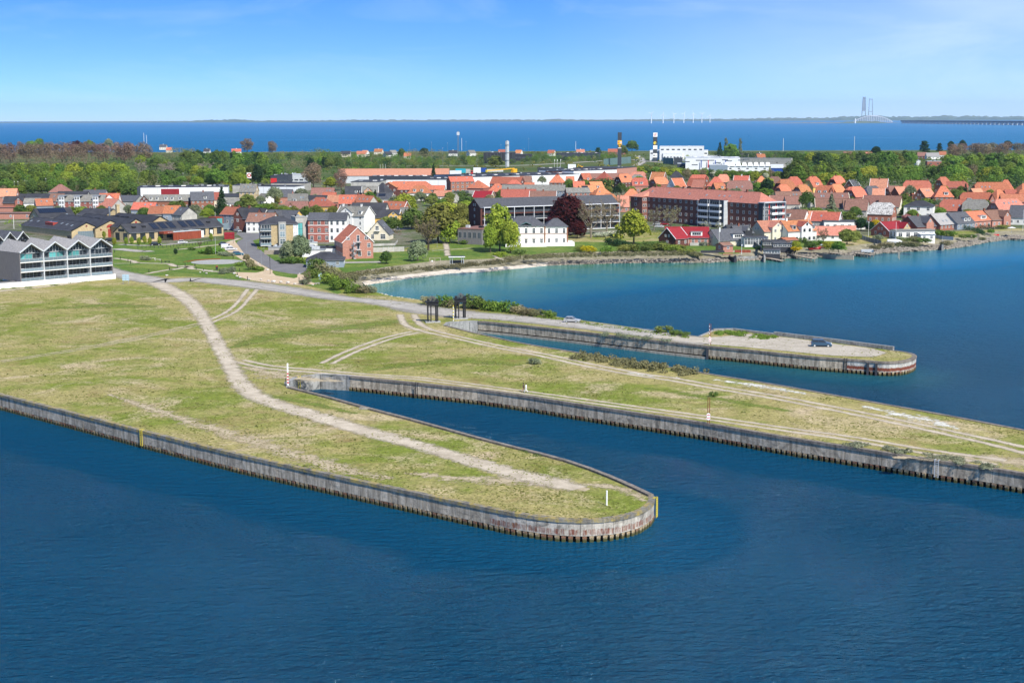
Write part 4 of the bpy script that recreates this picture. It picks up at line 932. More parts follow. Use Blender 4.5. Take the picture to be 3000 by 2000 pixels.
V=[('long orange roofed villa with brick gable dormer at its right end','A4',225,620,0,15,10,5,11,BR,OR,'k',dict(wing=[(.9,4,9,.5)])),('pinkish orange roofed house in front of the long orange villa','A4',230,690,-30,10,9,4.4,9,BR,RP,'g',{}),('orange half-hipped house with a small skylight beside the pinkish roof','A4',190,670,-38,13,9.4,4.6,9,BR,OR,'g',{}),('tall orange pyramid roofed brick villa','A4',465,650,-16,13,11,5.4,12,BR,OR,'h',{}),('lower orange gable with white dormer in front of the pyramid villa','A4',490,728,28,9,8.6,4.2,8,BR,OR,'g',dict(dorm=[.7])),('faded red roof half hidden by the dark fir','A4',560,615,0,9,10,5,9,BR,RP,'k',{}),('bright orange house with white gable edge and grey chimney','A4',815,632,-22,12.5,10,4.6,10,W_,OR,'g',dict(ch=[.5],trim='white_paint')),('wide weathered red-brown half-hipped house with two roof windows','A4',785,702,-6,19,10.2,4.2,12,BR,RB,'k',dict(sky=[(.38,.25),(.6,.3)])),('orange hipped roof left of the dark cypress','A4',1085,640,0,10,9.4,5,10,BR,OR,'h',{}),('brown-red gable house right of the dark cypress','A4',1270,645,-24,9,10,5,9,BR,RB,'k',dict(trim='white_paint')),('broad orange half-hipped brick house in the middle of the villa rows','A4',1410,685,36,14,11,5,12,BD,OR,'k',dict(gcols=2)),('small orange half-hipped house right in front of the broad orange one','A4',1385,755,34,10,9,4,9,BR,OR,'k',dict(trim='white_paint')),('orange half-hipped villa with pale blossom beside it','A4',1530,648,38,12,10.6,5,11,BR,OR,'k',dict(trim='white_paint')),('small orange roof in front of the yellow gable villa','A4',1650,755,30,10,8.6,4.2,10,BR,OR,'k',{}),('yellow plaster villa with orange half-hipped roof and grey dormer','A4',1795,645,38,12,11.4,5,12,Y_,OR,'k',dict(dorm=[(.5,2.6)],gcols=2,trim='plaster_peach',ch=[.4])),('vivid orange house with two white dormers below the yellow villa','A4',1960,770,-10,12.5,9.6,4.6,10,BR,OR,'k',dict(dorm=[.2,.52],wing=[(.87,3.6,8.8,.4)])),('orange roofed brick house with pale gable trim under the big trees','A4',2130,635,38,12,11,5,11,BD,OR,'k',dict(gcols=2,trim='white_paint',ch=[.3])),('orange gable roof sloping right beside the vivid orange dormer house','A4',2120,745,42,12,9,4,9,BR,OR,'k',{}),('slate roofed gable with white trim at the right of the villa rows','A4',2345,690,40,9,9,4.8,9,BR,RS,'g',dict(trim='white_paint')),('orange roofed brick house with blue-grey window at the edge of the birch','A4',2345,790,30,11,9,4.8,10,BR,OR,'k',{}),('pale orange gable house with a white edged gable and brick chimney','A5',360,675,-24,13,11,5,9,BP,RP,'g',dict(trim='white_paint',ch=[.5])),('vivid orange gable house at the left of the grey slate villa','A5',40,785,38,13,9.4,4,10,BR,OR,'k',{}),('white villa with slate roof left of the orange gable','A5',255,775,20,10.5,9.4,5,9,W_,RS,'k',dict(gcols=2)),('orange-brown roofed white house in front of the slate villa','A5',310,808,-14,12.5,8,4,10,W_,RP,'g',dict(gcols=0,trim='white_paint')),('brown roofed gable beside a pale brick one near the shrubbery','A5',560,775,24,12,9,4.2,10,BR,RB,'k',{}),('pale orange roof with brown brick gable left of the birch','A5',640,785,34,10,8.8,3.8,10,BD,RP,'g',dict(gcols=0)),('wide red half-hipped roof with brick end gable under the park trees','A5',880,700,-12,20,10.6,4.8,11,BR,RR,'k',dict(ch=[.2,.95],trim='white_paint')),('orange roof right of the light green birch','A5',870,775,0,8,9,4.6,9,BR,OR,'g',{}),('brick house with pale red roof and two faint roof windows','A5',985,805,40,12,10,5.6,10,BR,RP,'g',dict(gcols=2,sky=[(.5,.6),(.7,.6)],cols=2)),('brick villa with orange hipped roof and white framed dormer','A5',1240,775,-6,12.5,11.6,6,11,BR,OR,'h',dict(dorm=[(.6,2.4)],cols=4,floors=2)),('faded red gable house with a white gable under the park trees','A5',1235,650,36,10,11,5.4,10,BR,RR,'k',dict(trim='white_paint')),('long weathered red low roof beside the faded red gable house','A5',1400,712,-4,19,8,4.4,9,BR,RR,'k',dict(ch=[.9])),('long orange roof with three dark roof windows at right','A5',1900,725,0,25,10,4.8,12,BR,OR,'k',dict(sky=[(.2,.4),(.3,.4),(.42,.4)],cols=6)),('steep orange pyramid roof behind the long orange roof','A5',2105,688,-20,11,11,5.4,10,BR,OR,'h',{}),('orange hipped roof at the right picture edge','A5',2370,740,20,15,10.4,5,12,BR,OR,'h',{}),('orange roof with brown brick wall at the right picture edge','A5',2390,830,10,13,9.4,5,11,BR,OR,'k',{}),('pale orange gable left of the long orange house with arched dormer','A5',1690,808,28,9,8.8,5,9,BR,RP,'g',{}),('long orange house with an arched white dormer and brick gable end','A5',1700,865,-8,21,9.4,4.2,11,BR,OR,'k',dict(dorm=[(.26,2.2)],wing=[(.93,4.5,8.6,1.4,BP)])),('orange pyramid roof beside the red-brown low roof','A5',2000,825,26,12,9.6,4.6,11,BR,OR,'h',{}),('red-brown low roof with brick wall behind the skylight house','A5',2200,885,-6,16,8,4.2,10,BR,RR,'g',{}),('small red roofed link building behind the long orange roof','A5',2170,828,0,9,6.5,4.2,8,BR,RR,'g',{}),('orange roofed long house with four roof windows and dark left gable','A5',2110,955,22,19,9.6,5,11,BP,RP,'k',dict(sky=[(.32,.5),(.5,.5),(.68,.6),(.8,.6)],gcols=2)),('red half-hipped roof house with two roof windows and brick gable','B5',1400,396,-14,15,8.6,3.2,11,BR,RR,'k',dict(sky=[(.45,.35),(.65,.35)],gcols=2)),('white gabled house with patchy silver-black weathered roof','B5',1690,396,-22,12.5,9,4.2,10,W_,'roof_grey','k',dict(gcols=2,trim='white_paint')),('brick gabled house with snow-white painted roof and brown side wall','B5',400,440,-26,12,9.6,4.4,10.5,BR,'roof_pale_mottled','k',dict(gcols=4,trim='white_paint',ww=.9,wh=1.5)),('black hipped roof villa with white and slate walls','B5',915,412,-20,14.5,8.9,6.4,12,W_,RK,'h',dict(cols=3,floors=2,ww=1.5,wh=1.7,gcols=1)),('crimson roofed low brick house with white trimmed left gable','B5',505,700,34,12,6.2,2.5,10.5,BR,'roof_crimson','g',dict(trim='metal_white',wing=[(.84,4.6,7.6,.9,BY,1.2)],gcols=2)),('brick shore house with slate roof and tall brick front gable','B5',885,622,32,12,7.7,3.5,11,BR,RS,'g',dict(wing=[(.62,4.6,10,.8,BP,1.6)],ch=[.5],gcols=2)),('brick house with striped grey metal roof and blue roof windows','B5',1190,585,38,13.5,7.5,2.9,11,BR,'roof_silver','g',dict(sky=[(.3,.2),(.5,.2),(.75,.2)],gcols=1)),('blue-grey house with slate roof and glazed lean-to','B5',1420,572,38,13.5,7.6,3.1,11,PB,RS,'g',dict(dorm=[(.55,2.0),(.75,2.0)],gcols=1)),('brick shore house with bright orange roof and wide white dormer','B5',1660,555,36,12.5,7.6,3.5,10.5,BP,OR,'g',dict(dorm=[(.62,4.2)],gcols=1)),('pink brick shore house with brown roof and front gable','B5',1930,542,30,12.5,7.6,3.5,10.5,BP,RB,'g',dict(wing=[(.7,4.6,9.6,1.2,BP,1.5)],ch=[0.02],gcols=1)),('blue-white gabled house with dark roof at the right edge','B5',2352,480,-28,12,9,3.8,11,'plaster_white',RS,'g',dict(gcols=0)),('brown tiled terrace left of the birch, upper row','A4',1450,850,4,17,8.8,4.4,9,PG,RB,'g',dict(sky=[(.7,.5),(.82,.5)],cols=5)),('brown tiled terrace left of the birch, lower row','A4',1340,905,4,13,8.4,4.4,9,PG,RB,'g',dict(sky=[(.8,.5)],cols=4,trim='plaster_cream')),('brown tiled house with glazed upper floor left of the birch','A4',1500,915,6,8.5,8.8,5,9,PG,RB,'g',dict(cols=2,ww=2.6)),('brown tiled terrace behind the cedar, upper row','A4',2010,870,4,26,8.8,4.6,9,PG,RB,'g',dict(sky=[(.3,.5),(.36,.5),(.84,.5)],cols=8,trim='plaster_cream')),('brown tiled terrace behind the cedar, lower row','A4',2080,948,-6,22,9,5,9.5,'plaster_grey',RB,'g',dict(sky=[(.8,.5)],cols=6,trim='plaster_cream')),('brown tiled terrace end at the right of the cedar','A4',2340,955,-6,11,9,5,9.5,PG,RB,'g',dict(cols=3)),('brown roofed pale gable house left of the two twin brown gables','A5',60,955,-26,13,9.2,4.2,9.5,PG,RB,'g',dict(gcols=2,trim='roof_brown')),('left of the twin brown roofed gables with a glazed band','B5',290,340,-26,11,9.2,4.2,9.5,PG,RB,'g',dict(cols=3,ww=2.2,trim='plaster_cream')),('right of the twin brown roofed gables with a tall pale gable','B5',520,345,-26,11,9.4,4,10,C_,RB,'g',dict(gcols=2,trim='roof_brown')),]
for v in V:H(v[0],v[1],v[2],v[3],v[4],v[5],v[6],v[7],v[8],v[9],v[10],v[11],**v[12])
H('white house with brown roof and front dormer right of the balcony tower','B4',1530,440,-28,13,8,4,9.5,W_,RB,gcols=2,dorm=[.4])
H('long white house with orange-brown roof left half of a pair','B4',1780,460,-6,14,7.2,3.6,11,W_,RP,sky=[(.3,.45),(.65,.4)],cols=4)
H('long house with bright orange roof and grey gable','B4',1985,475,-22,13,7.4,3.6,11,PG,OR,sky=[(.35,.45)],gcols=3,trim='white_paint',cols=3)
H('low orange-pink roofed white house right of the flag pole','B4',2060,672,-8,15,5.8,2.5,10,W_,RP,cols=5)
H('orange-pink roof wing hidden behind the round bush at right','B4',2250,665,-12,8,6,2.9,9,W_,RP)
H('white gable house with orange roof and balcony, left of the pair by the shore','B4',1195,592,24,12,8.6,4.6,11,C_,RP,wing=[(.5,5.6,10.8,1.2,C_,1.8)],gcols=2,wh=1.7)
H('white shore house with tall front gable, right of the pair','B4',1550,588,24,14,8.8,4.8,11,W_,OR,wing=[(.6,5.2,11.2,1.2,W_,2)],dorm=[(.25,1.6),(.92,1.6)],ch=[.2],gcols=2,fr='dark_metal')
H('grey gabled house with slate roof and brown dormer by the shore','B4',590,705,26,14,6.6,2.5,11,C_,RS,dorm=[(.72,5)],gcols=1,cols=4)
H('slate-black narrow gabled house with white windows and roof terrace','B4',790,662,34,9,7,4.2,7,'wood_dark',RS,wing=[(.6,4,9.2,.8,'wood_dark',1)],ch=[.4])
H('pale blue gable behind the slate-black house','B4',690,650,34,8,7.2,4,7,PB,RK,gcols=0)
H('crimson metal roofed double house with white dormers at the shore','B4',60,680,-6,17.5,7.2,3.4,10.5,BP,'roof_crimson',dorm=[(.2,3),(.72,4.6)],cols=7,gcols=2,wh=1.7)
H('left gable of the crimson roofed double house with dark brick','B3',2230,690,40,7.5,7.2,3.2,9.5,BD,'roof_crimson',gcols=1,trim='metal_white')
H('long white flat modern house with slate edge behind the pink roofed house','B4',2230,588,-3,20,3.9,3.8,9,W_,RK,cols=6,ww=1.6)
H('red garden shed with brown roof by the shore','B4',575,893,26,4.5,3.4,2.5,5.2,BP,RB,cols=1,gcols=1)
H('small red-roofed garage beside the white shore house','B4',1450,825,20,6,3.2,2.4,6,BP,OR,cols=1,gcols=0)
H('black low summer house with white windows in front of the white pair','B4',1250,858,0,9,2.9,2.5,5,'wood_dark',RK,cols=6,ww=1.6,wh=1.6)
H('white conservatory with black roof and roof terrace','B4',985,805,4,9,4.2,3.9,6,'plaster_white',RK,cols=8,ww=1.3,wh=2.6,fr='white_paint',floors=1)
H('black boat house with white double doors at the jetty','B4',1230,972,-12,6.3,2.9,2.4,4.4,'wood_dark',RK,cols=6,ww=1.0,wh=1.9,gcols=1,gz=-1.6)
H('dark porch roof over a terrace in front of the right white house','B4',1400,890,-4,9,2.6,2.4,4.5,'wood_dark',RK,cols=5,ww=1.6)
H('white flat roofed extension with terrace beside the brick front gable','B5',810,805,8,17,3.9,3.6,8,W_,'roof_grey',cols=5,ww=1.8,wh=1.9)
H('small white porch right of the flat extension','B5',1005,862,2,6,3,2.8,5,W_,'metal_white',cols=2)
p=Q('B5',1590,790); r_=empty('lean_to',p,R(38),'white framed glass lean-to in front of the blue-grey house','greenhouse')
b=MB(); b.box(-4,-1.8,0,4,-1.7,.5); b.build('sill',MATS['plaster_white'],r_)
for i in range(9):
 b=MB(); x=-4+i; b.tube([(x,-1.8,0),(x,-1.8,2.2),(x,1.8,3.6)],.06,4); b.build('rafter',MATS['white_paint'],r_)
 if i<8:
  b=MB(); slabface(b,[(x+.08,-1.8,2.2),(x+.92,-1.8,2.2),(x+.92,1.8,3.58),(x+.08,1.8,3.58)],.04); b.box(x+.08,-1.78,.5,x+.92,-1.74,2.1); b.build('pane',MATS['glass_blue'],r_)
far=[('A1',905,263,10,14,OR,W_),('A1',500,262,0,9,RK,W_),('A2',60,295,0,13,RK,C_),('A2',275,295,0,12,RR,C_),('A2',330,285,-20,8,RP,W_),('A2',515,265,-10,12,OR,C_),('A2',640,305,30,10,RK,W_),('A2',710,283,30,9,RG,W_),('A2',912,320,0,9,OR,C_),('A2',1540,285,0,12,RK,W_),('A2',1790,283,30,10,RG,W_),('A2',2225,275,-6,12,RR,BR),('A3',95,280,-24,10,OR,W_),('A3',545,282,-20,11,OR,W_),('A3',945,272,-10,13,RP,W_),('A3',1450,265,-4,30,RR,BR),('A4',830,325,-20,16,RK,C_),('A4',1075,335,10,12,OR,W_),('A4',1060,318,0,8,RK,W_),('A5',55,330,-25,10,RR,W_),('A5',190,310,0,14,RP,BR),('A5',950,312,-14,13,RB,BD),('A5',1090,318,0,18,'roof_silver',W_),('A5',1230,300,-10,10,RR,W_),('A4',2280,305,0,14,RB,W_),('A0',1650,250,0,14,RG,W_),('A0',2250,205,0,12,RS,C_),('A0',2330,245,0,8,OR,C_)]
cn={OR:'orange',RK:'black',RR:'red',RP:'pale orange',RG:'grey',RB:'brown','roof_silver':'silver',RS:'slate'}
far.sort(key=lambda f:CROPS[f[0]][0]+f[1]/4.7)
seen={}
for f in far:seen.setdefault(cn[f[5]],[]).append(f)
ordn=['leftmost','second','third','fourth','fifth','sixth','seventh','eighth']
for f in far:
 l=seen[cn[f[5]]]; i=l.index(f)
 wh_='only' if len(l)==1 else 'leftmost' if i==0 else 'rightmost' if i==len(l)-1 else ordn[i]+' from the left'
 H('%s %s roofed house of those scattered along the far shore'%(wh_,cn[f[5]]),f[0],f[1],f[2],f[3],f[4],8,4,10,f[6],f[5],cols=3,gcols=1,ww=1.6,group='houses scattered along the far shore',ch=[.5]if random.random()<.4 else())
flat('long white warehouse with black roof and a dark red panel at left','A0',1890,3140,0,8.5,26,'metal_white',RK,yt=800,rot=-12,lights=7,panel=6)
p=Q('A0',2360,800,G+8.3); r_=HOUSES
r_=[o for o in bpy.data.objects if o.name.startswith('warehouse')][-1]; l_=max(v.co.x for v in[c for c in bpy.data.objects if c.parent==r_ and c.name.startswith('wall')][0].data.vertices)
addbox(r_,'cladding',-l_+l_*.52,-.12,0,-l_+l_*.92,-.02,7.6,'roof_crimson'); addbox(r_,'end_wall',-l_-.12,-.1,0,-l_+2,12,8.4,'panel_slate')
flat('white shed behind the tall yellow brick house','A1',1170,1710,0,7,18,'metal_white',RK,yt=782,rot=4,panel=5)
flat('grey shed left of the tall yellow brick house','A1',850,1180,0,6.5,18,'plaster_grey',RK,yt=768)
flat('dark blue box store with curved white roof wing','A1',1465,1620,0,9.5,14,'panel_slate',RK,yt=625,nwin=3)
flat('white curved canopy part of the dark store','A1',1625,1835,0,8.5,14,'metal_light','metal_light',yt=620,nwin=3,ww=3)
flat('dark red portal of the blue store','A1',1375,1470,0,7.5,12,'panel_slate',RK,yt=636)
r_=[o for o in bpy.data.objects if o.name.startswith('warehouse')][-1]; addbox(r_,'red_door',-2.6,-.15,.5,2.2,-.02,5.6,'red_paint')
flat('low dark flat roof in front of the blue store','A1',1380,1850,0,5.5,22,'plaster_grey',RK,yt=742)
H('long supermarket with terracotta roof behind the centre houses','A2',740,538,1,88,11,6,34,'metal_light','roof_pale',cols=0,gcols=0,name='supermarket')
flat('long black flat roofed industrial hall in the centre','A2',520,1450,0,7,60,'metal_white',RK,yt=690,lights=9,panel=6)
flat('grey industrial hall with black roof left of the pyramid roof','A2',130,520,0,7,34,'plaster_grey',RK,yt=722,lights=2,panel=5)
flat('black rooftop hall with white sawtooth lights','A2',380,1180,0,9,24,'panel_slate',RK,yt=650,lights=8)
flat('white walled warehouse with black roof right of the brick block','A2',1770,3280,0,8,55,'metal_white',RK,yt=655,rot=-40,lights=10,panel=6)
flat('dark brown shed left of the grey clad hall','A3',460,680,0,8.5,22,'wood_red' if False else 'brick_dark',RK,yt=578,panel=3)
flat('blue-grey clad hall in the middle of the warehouses','A3',680,850,0,8.5,24,'plaster_blue',RK,yt=574,panel=2.5)
flat('white warehouse with black roof behind the orange villas','A3',850,1445,0,9,40,'metal_white',RK,yt=572,rot=-22,lights=6,panel=6)
flat('beige brown clad warehouse end','A3',1445,1720,0,9.6,40,'brick_pink',RK,yt=538,rot=-22,panel=3)
flat('dark flat roofed store behind the yellow digger','A3',350,700,0,5.5,20,'panel_slate',RK,yt=535,lights=3)
flat('long black building by the far shore with white roof hoods','A3',610,1200,0,8,30,'panel_slate',RK,yt=325,lights=6)
flat('dark long building left of the twin towers by the shore','A3',-180,240,0,7.5,30,'wood_dark',RK,yt=345,nwin=8,ww=3)
flat('dark slatted hall left of the steel chimney','A2',1960,2352,0,12,34,'wood_dark',RK,yt=322,panel=4)
flat('large white modern store with bands of dark windows','A4',40,795,0,11.5,50,'metal_white','metal_light',yt=392,lights=8)
r_=[o for o in bpy.data.objects if o.name.startswith('warehouse')][-1]
for x,z in((-26,7.5),(-14,8.8),(-8,8.8),(-1.5,8.8),(5,6.5),(16,8.2),(28,9),(24,4.5),(-18,4.3),(12,9.2),(33,9.8)):window(r_,(x,0,z),6,.9,0,'grey_metal','glass',3,1)
for x,m in((-12,'blue_paint'),(-5,'red_paint'),(2,'blue_paint'),(12,'blue_paint')):
 addbox(r_,'banner',x,-2.0,2,x+.9,-1.94,9.5,m)
flat('white terraced upper office behind the pylon signs','A3',1900,2700,0,12,30,'metal_white','metal_white',yt=290,nwin=14,ww=3.4,wz=8,wh=1.6)
flat('smaller white penthouse on the terraced office','A3',2035,2640,0,17.5,20,'metal_white','metal_white',yt=232,nwin=8,ww=3.4,wz=13,wh=1.6)
flat('white lower wing of the terraced office','A3',2080,2352,0,9.5,14,'metal_white','metal_light',yt=325,nwin=6)
flat('grey noise screen building with pale ribs','A4',800,1500,0,8,3,'plaster_grey','grey_metal',yt=388,rot=8,panel=5)
flat('flat grey hall in front of the ribbed screen','A4',1090,1440,0,5,22,'plaster_grey','roof_grey',yt=470)
flat('dark blue low hall left of the white store','A4',-70,330,0,5,20,'panel_slate','metal_light',yt=470)
flat('steel grey hall with flat blue roof below the white store','A4',370,620,0,6.5,22,'plaster_blue','metal_light',yt=492)
flat('dark hall beside the right pylon sign','A3',2230,2352,0,7.5,20,'panel_slate',RK,yt=392)
flat('grey noise screen with teal posts by the motorway','A3',2080,2900,0,6.5,1.5,'metal_light','grey_metal',yt=350,rot=4,panel=5)
flat('white tent-roofed market below the white store','A4',600,1190,0,5,20,'metal_white','metal_white',yt=505,nwin=5)
r_=[o for o in bpy.data.objects if o.name.startswith('warehouse')][-1]
for i in range(8):
 b=MB(); x=-22+i*5.6; b.v=[(x,-1,5.3),(x+4.6,-1,5.3),(x+4.6,4,5.3),(x,4,5.3),(x+.6,1.5,8.8),(x+3.6,1.5,8.8)]; b.f=[(0,1,5,4),(1,2,5),(2,3,4,5),(3,0,4)]; b.m=[0]*4; b.build('tent_roof',MATS['white_paint'],r_)
H('bright blue gable shed among the market roofs','A4',1300,478,-8,13,7.5,4.6,16,'blue_paint','metal_light',cols=0,gcols=0,name='shed')
flat('red brick low building deep in the right wood','A5',1020,1215,0,5,12,'brick_red','metal_light',yt=438,nwin=2)
flat('white flat building deep in the right wood','A5',870,925,0,6,12,'metal_white','metal_light',yt=430)
H('small pavilion with a pale roof on the sports ground','A2',1540,565,0,14,6,3,10,BY,'metal_light',trim='white_paint',name='pavilion')
# ---- buildings with their own shape
def merge(src,dst):
 bpy.context.view_layer.update()
 M=dst.matrix_world.inverted()@src.matrix_world
 for c in[c for c in bpy.data.objects if c.parent==src]:
  c.parent=dst; c.matrix_basis=M@c.matrix_basis
 if src in HOUSES:HOUSES.remove(src)
 bpy.data.objects.remove(src)
def railing(root,x0,x1,y,z,m='metal_light',glassy=None,n=None):
 b=MB(); b.tube([(x0,y,z+1.0),(x1,y,z+1.0)],.035,4)
 n=n or max(2,int((x1-x0)/1.4))
 for i in range(n+1):x=lerp(x0,x1,i/n); b.tube([(x,y,z),(x,y,z+1.0)],.03,4)
 b.build('railing',MATS[m],root)
 if glassy:addbox(root,'rail_pane',x0+.05,y-.012,z+.08,x1-.05,y+.012,z+.92,glassy)
def zigzag(label,pl,pr,nb_,base,hv,hp,depth,wallm,roofm,floors,plinth=1.6,ext=14,full=True,teal=()):
 a,c=P(*pl),P(*pr); u=c-a; L_=u.length; th=math.atan2(u.y,u.x)
 root=empty('apartment_building',a,th,label,'apartment building'); HOUSES.append(root); bw_=L_/nb_; t=.3
 if plinth:
  for i in range(4):
   x0,x1=-ext+(L_+ext+.5)*i/4,-ext+(L_+ext+.5)*(i+1)/4
   addbox(root,'plinth_panel',x0+.02,-.55,-1,x1-.02,-.3,plinth,'plaster_white')
  addbox(root,'terrace',-ext,-.3,-1,L_+.5,2.2,plinth-.06,'concrete_flat')
 z0=plinth; zv,zp=z0+hv,z0+hp; rec=1.9
 addbox(root,'side_wall',0,.0,z0,t,depth,zv-.1,wallm); addbox(root,'side_wall',L_-t,0,z0,L_,depth,zv-.1,wallm)
 b=MB(); b.quad([(L_,depth,z0),(0,depth,z0)]+[(bw_*k/2,depth,zv if k%2==0 else zp)for k in range(0,nb_*2+1)]); b.build('back_wall',MATS[wallm],root)
 for i in range(nb_):
  x0,x1,xm=i*bw_,(i+1)*bw_,(i+.5)*bw_
  b=MB(); slabface(b,[(x0,-.1,zv),(xm,-.1,zp),(xm,depth+.1,zp+(.7 if full else 0)),(x0,depth+.1,zv)],.22); slabface(b,[(xm,-.1,zp),(x1,-.1,zv),(x1,depth+.1,zv),(xm,depth+.1,zp+(.7 if full else 0))],.22)
  rf=b.build('roof',MATS[roofm],root)
  b=MB(); b.tube([(x0,-.12,zv),(xm,-.12,zp),(x1,-.12,zv)],.26,4); b.build('gable_frame',MATS['metal_light'],root)
  if i%2==0:b=MB(); b.box(xm+1.4,depth*.55,zv,xm+2.3,depth*.55+.9,zp+.9); b.build('chimney',MATS['dark_metal'],rf)
  if i:addbox(root,'party_wall',x0-t/2,-.02,z0,x0+t/2,rec+.2,zv-.25,'metal_light')
  b=MB(); ze=z0+(floors-1)*(hv/floors)+hv/floors
  b.quad([(x0+t,rec-.2,zv-.5),(x1-t,rec-.2,zv-.5),(xm,rec-.2,zp-.35)]); b.build('gable_glass',MATS['glass'],root)
  b=MB()
  for k in range(-3,4):
   x=xm+k*bw_/8; b.box(x-.05,rec-.3,zv-.5,x+.05,rec-.2,zv-.5+(zp-zv)*(1-abs(k)/4)+.05)
  b.box(x0+t,rec-.3,zv-.55,x1-t,rec-.2,zv-.38); b.build('gable_mullions',MATS['metal_light'],root)
  for f in range(floors):
   z=z0+f*hv/floors; fh=hv/floors
   b=MB(); b.box(x0+t/2,-.05,z-.26 if f else z-.1,x1-t/2,rec+.2,z); b.build('balcony_slab',MATS['plaster_white' if f else 'concrete_flat'],root)
   top=f==floors-1
   gl='glass_teal' if(top and i in teal)else 'glass'
   n=3
   for k in range(n):
    xa=x0+t+(bw_-2*t)*(k+.5)/n; gl2=gl if not(gl=='glass_teal' and k==(0 if i==1 else 2))else 'glass'
    window(root,(xa,rec,z+.02),(bw_-2*t)/n-.06,fh-.32,0,'grey_metal',gl2,2,1)
   railing(root,x0+t,x1-t,.05,z,'metal_light','glass_blue')
   if full:
    for q_ in range(random.randint(1,3)):
     cx=random.uniform(x0+1,x1-1); b=MB(); m_=random.choice(['white_paint','timber','grey_metal','white_paint','red_paint' if(i,f)==(2,1)else 'grey_metal'])
     b.box(-.28,-.28,.40,.28,.28,.46); b.box(-.28,.22,.46,.28,.28,.92)
     for sx_ in(-.25,.25):
      for sy_ in(-.25,.25):b.tube([(sx_,sy_,0),(sx_,sy_,.4)],.025,4)
     wp=Matrix.Translation(a)@Matrix.Rotation(th,4,'Z')@Vector((cx,.95,z))
     CHAIRS.append((f,i,cx,tuple(wp),m_,b))
 return root,L_
CHAIRS=[]
zr,zl=zigzag('timber clad apartment building with four zigzag gables and glazed balconies',(61.7,840.4),(333,816.6),4,0,8.9,11.6,15,'wood_grey','roof_silver',3,teal=(0,1,2))
floor_n=['lowest','middle','top']; bay_n=['first','second','third','fourth']; mn={'white_paint':'white','timber':'wooden','grey_metal':'grey','red_paint':'red'}
by={}
for c_ in CHAIRS:by.setdefault((c_[0],c_[1]),[]).append(c_)
for(f,i),l in sorted(by.items()):
 l.sort(key=lambda c_:c_[2])
 for k,c_ in enumerate(l):
  o=c_[5].build('balcony_chair',MATS[c_[4]],None,c_[3],random.uniform(-1,1))
  pos='' if len(l)==1 else(', leftmost there' if k==0 else ', rightmost there' if k==len(l)-1 else ', middle one there')
  tag(o,'%s chair on the %s balcony of the %s gable bay%s'%(mn[c_[4]],floor_n[f],bay_n[i],pos),'chair','chairs on the balconies')
zigzag('slate grey zigzag roofed block behind the timber clad apartments',(-64,775),(90,762),4,0,7.5,10.4,26,'plaster_grey','roof_slate',3,plinth=.3,ext=0,full=False)
addbox(zr,'side_plinth',-6,3,0,-.4,3.3,1.7,'wood_grey')
def hall(label,a,c,hr,he,w,**k):
 house(label,'B0',a[0],a[1],c[0],c[1],hr,he,w,'brick_yellow','roof_black',name='brick_hall',cat='hall',**k); return HOUSES[-1]
def gwin(r_,y,z,w,h,m='wood_red',gl='glass',cols=2,fr=None):
 lw=max(v.co.x for v in[c for c in bpy.data.objects if c.parent==r_ and c.name.startswith('wall')][0].data.vertices)
 if gl is None:addbox(r_,'door',lw-.02,y-w/2,z,lw+.06,y+w/2,z+h,m)
 else:window(r_,(lw,y,z),w,h,math.pi/2,fr or m,gl,cols)
 return lw
h_=hall('yellow brick hall with black roof, white skylights and a big paned window',(490,262),(1190,338),6.8,3.6,14,cols=0,gcols=0,sky=[(.05,.45),(.18,.5),(.64,.55),(.75,.5),(.86,.45)],skw=1.1,trim='dark_metal')
gwin(h_,0,.2,8.4,2.9,fr='grey_metal',gl='glass_blue',cols=8); gwin(h_,0,4.9,.7,.7,'wood_red')
rf=[c for c in bpy.data.objects if c.parent==h_ and c.name.startswith('roof')][0]
b=MB(); lw=22
b.box(-5,-4.9,4.6,3,-2.6,5.9); b.build('roof_lantern',MATS['wood_red'],rf)
for i in range(6):b=MB(); x=-5+i*1.33; slabface(b,[(x+.06,-5.0,5.4),(x+1.27,-5.0,5.4),(x+1.27,-2.6,6.1),(x+.06,-2.6,6.1)],.06); b.build('lantern_pane',MATS['glass_blue'],rf)
h_=hall('yellow brick hall with arched red fan window and red door',(860,222),(1520,308),7.4,4.2,14,cols=0,gcols=0,trim='dark_metal')
lw=gwin(h_,0,.1,2.6,3.6,'wood_red',None); b=MB()
b.quad([(lw+.05,1.9*math.cos(a*math.pi/10),4.2+1.5*math.sin(a*math.pi/10))for a in range(11)]); b.build('fan_window',MATS['wood_red'],h_)
gwin(h_,-4.5,3.1,.7,.7,'wood_red')
h_=hall('black roofed brick hall with a round red gable vent',(1190,212),(1872,288),8.4,5,12,cols=0,gcols=0,trim='dark_metal'); gwin(h_,0,6.4,.9,.9,'wood_red',None)
h_=hall('black roofed brick hall farthest right behind the solar roof',(1640,205),(2205,250),8.2,4.6,13,cols=0,gcols=0,trim='dark_metal')
h_=hall('high black roofed hall with dark gables facing left and a black solar field',(470,150),(960,132),9.5,5.5,16,cols=0,gcols=2,solar=(.45,.5,13,4.5),sky=[(.8,.2)])
h_=hall('low dark pitched roof behind the brick halls',(1170,142),(1560,150),7.5,4.6,14,cols=4,gcols=2)
for i,(x,y)in enumerate(((985,258),(1110,272),(1240,283),(1375,294),(1590,262),(1720,275))):
 p=Q('B0',x,y,G+6.6); b=MB(); b.box(-1.7,-1.1,-1.2,1.7,1.1,.55); b.box(-1.9,-1.3,.55,1.9,1.3,.68)
 tag(b.build('roof_hood',MATS['dark_metal'],None,p,R(-46)),'black ventilation hood on the hall roofs, %s from the left'%['first','second','third','fourth','fifth','last'][i],'roof hood','black hoods on the hall roofs')
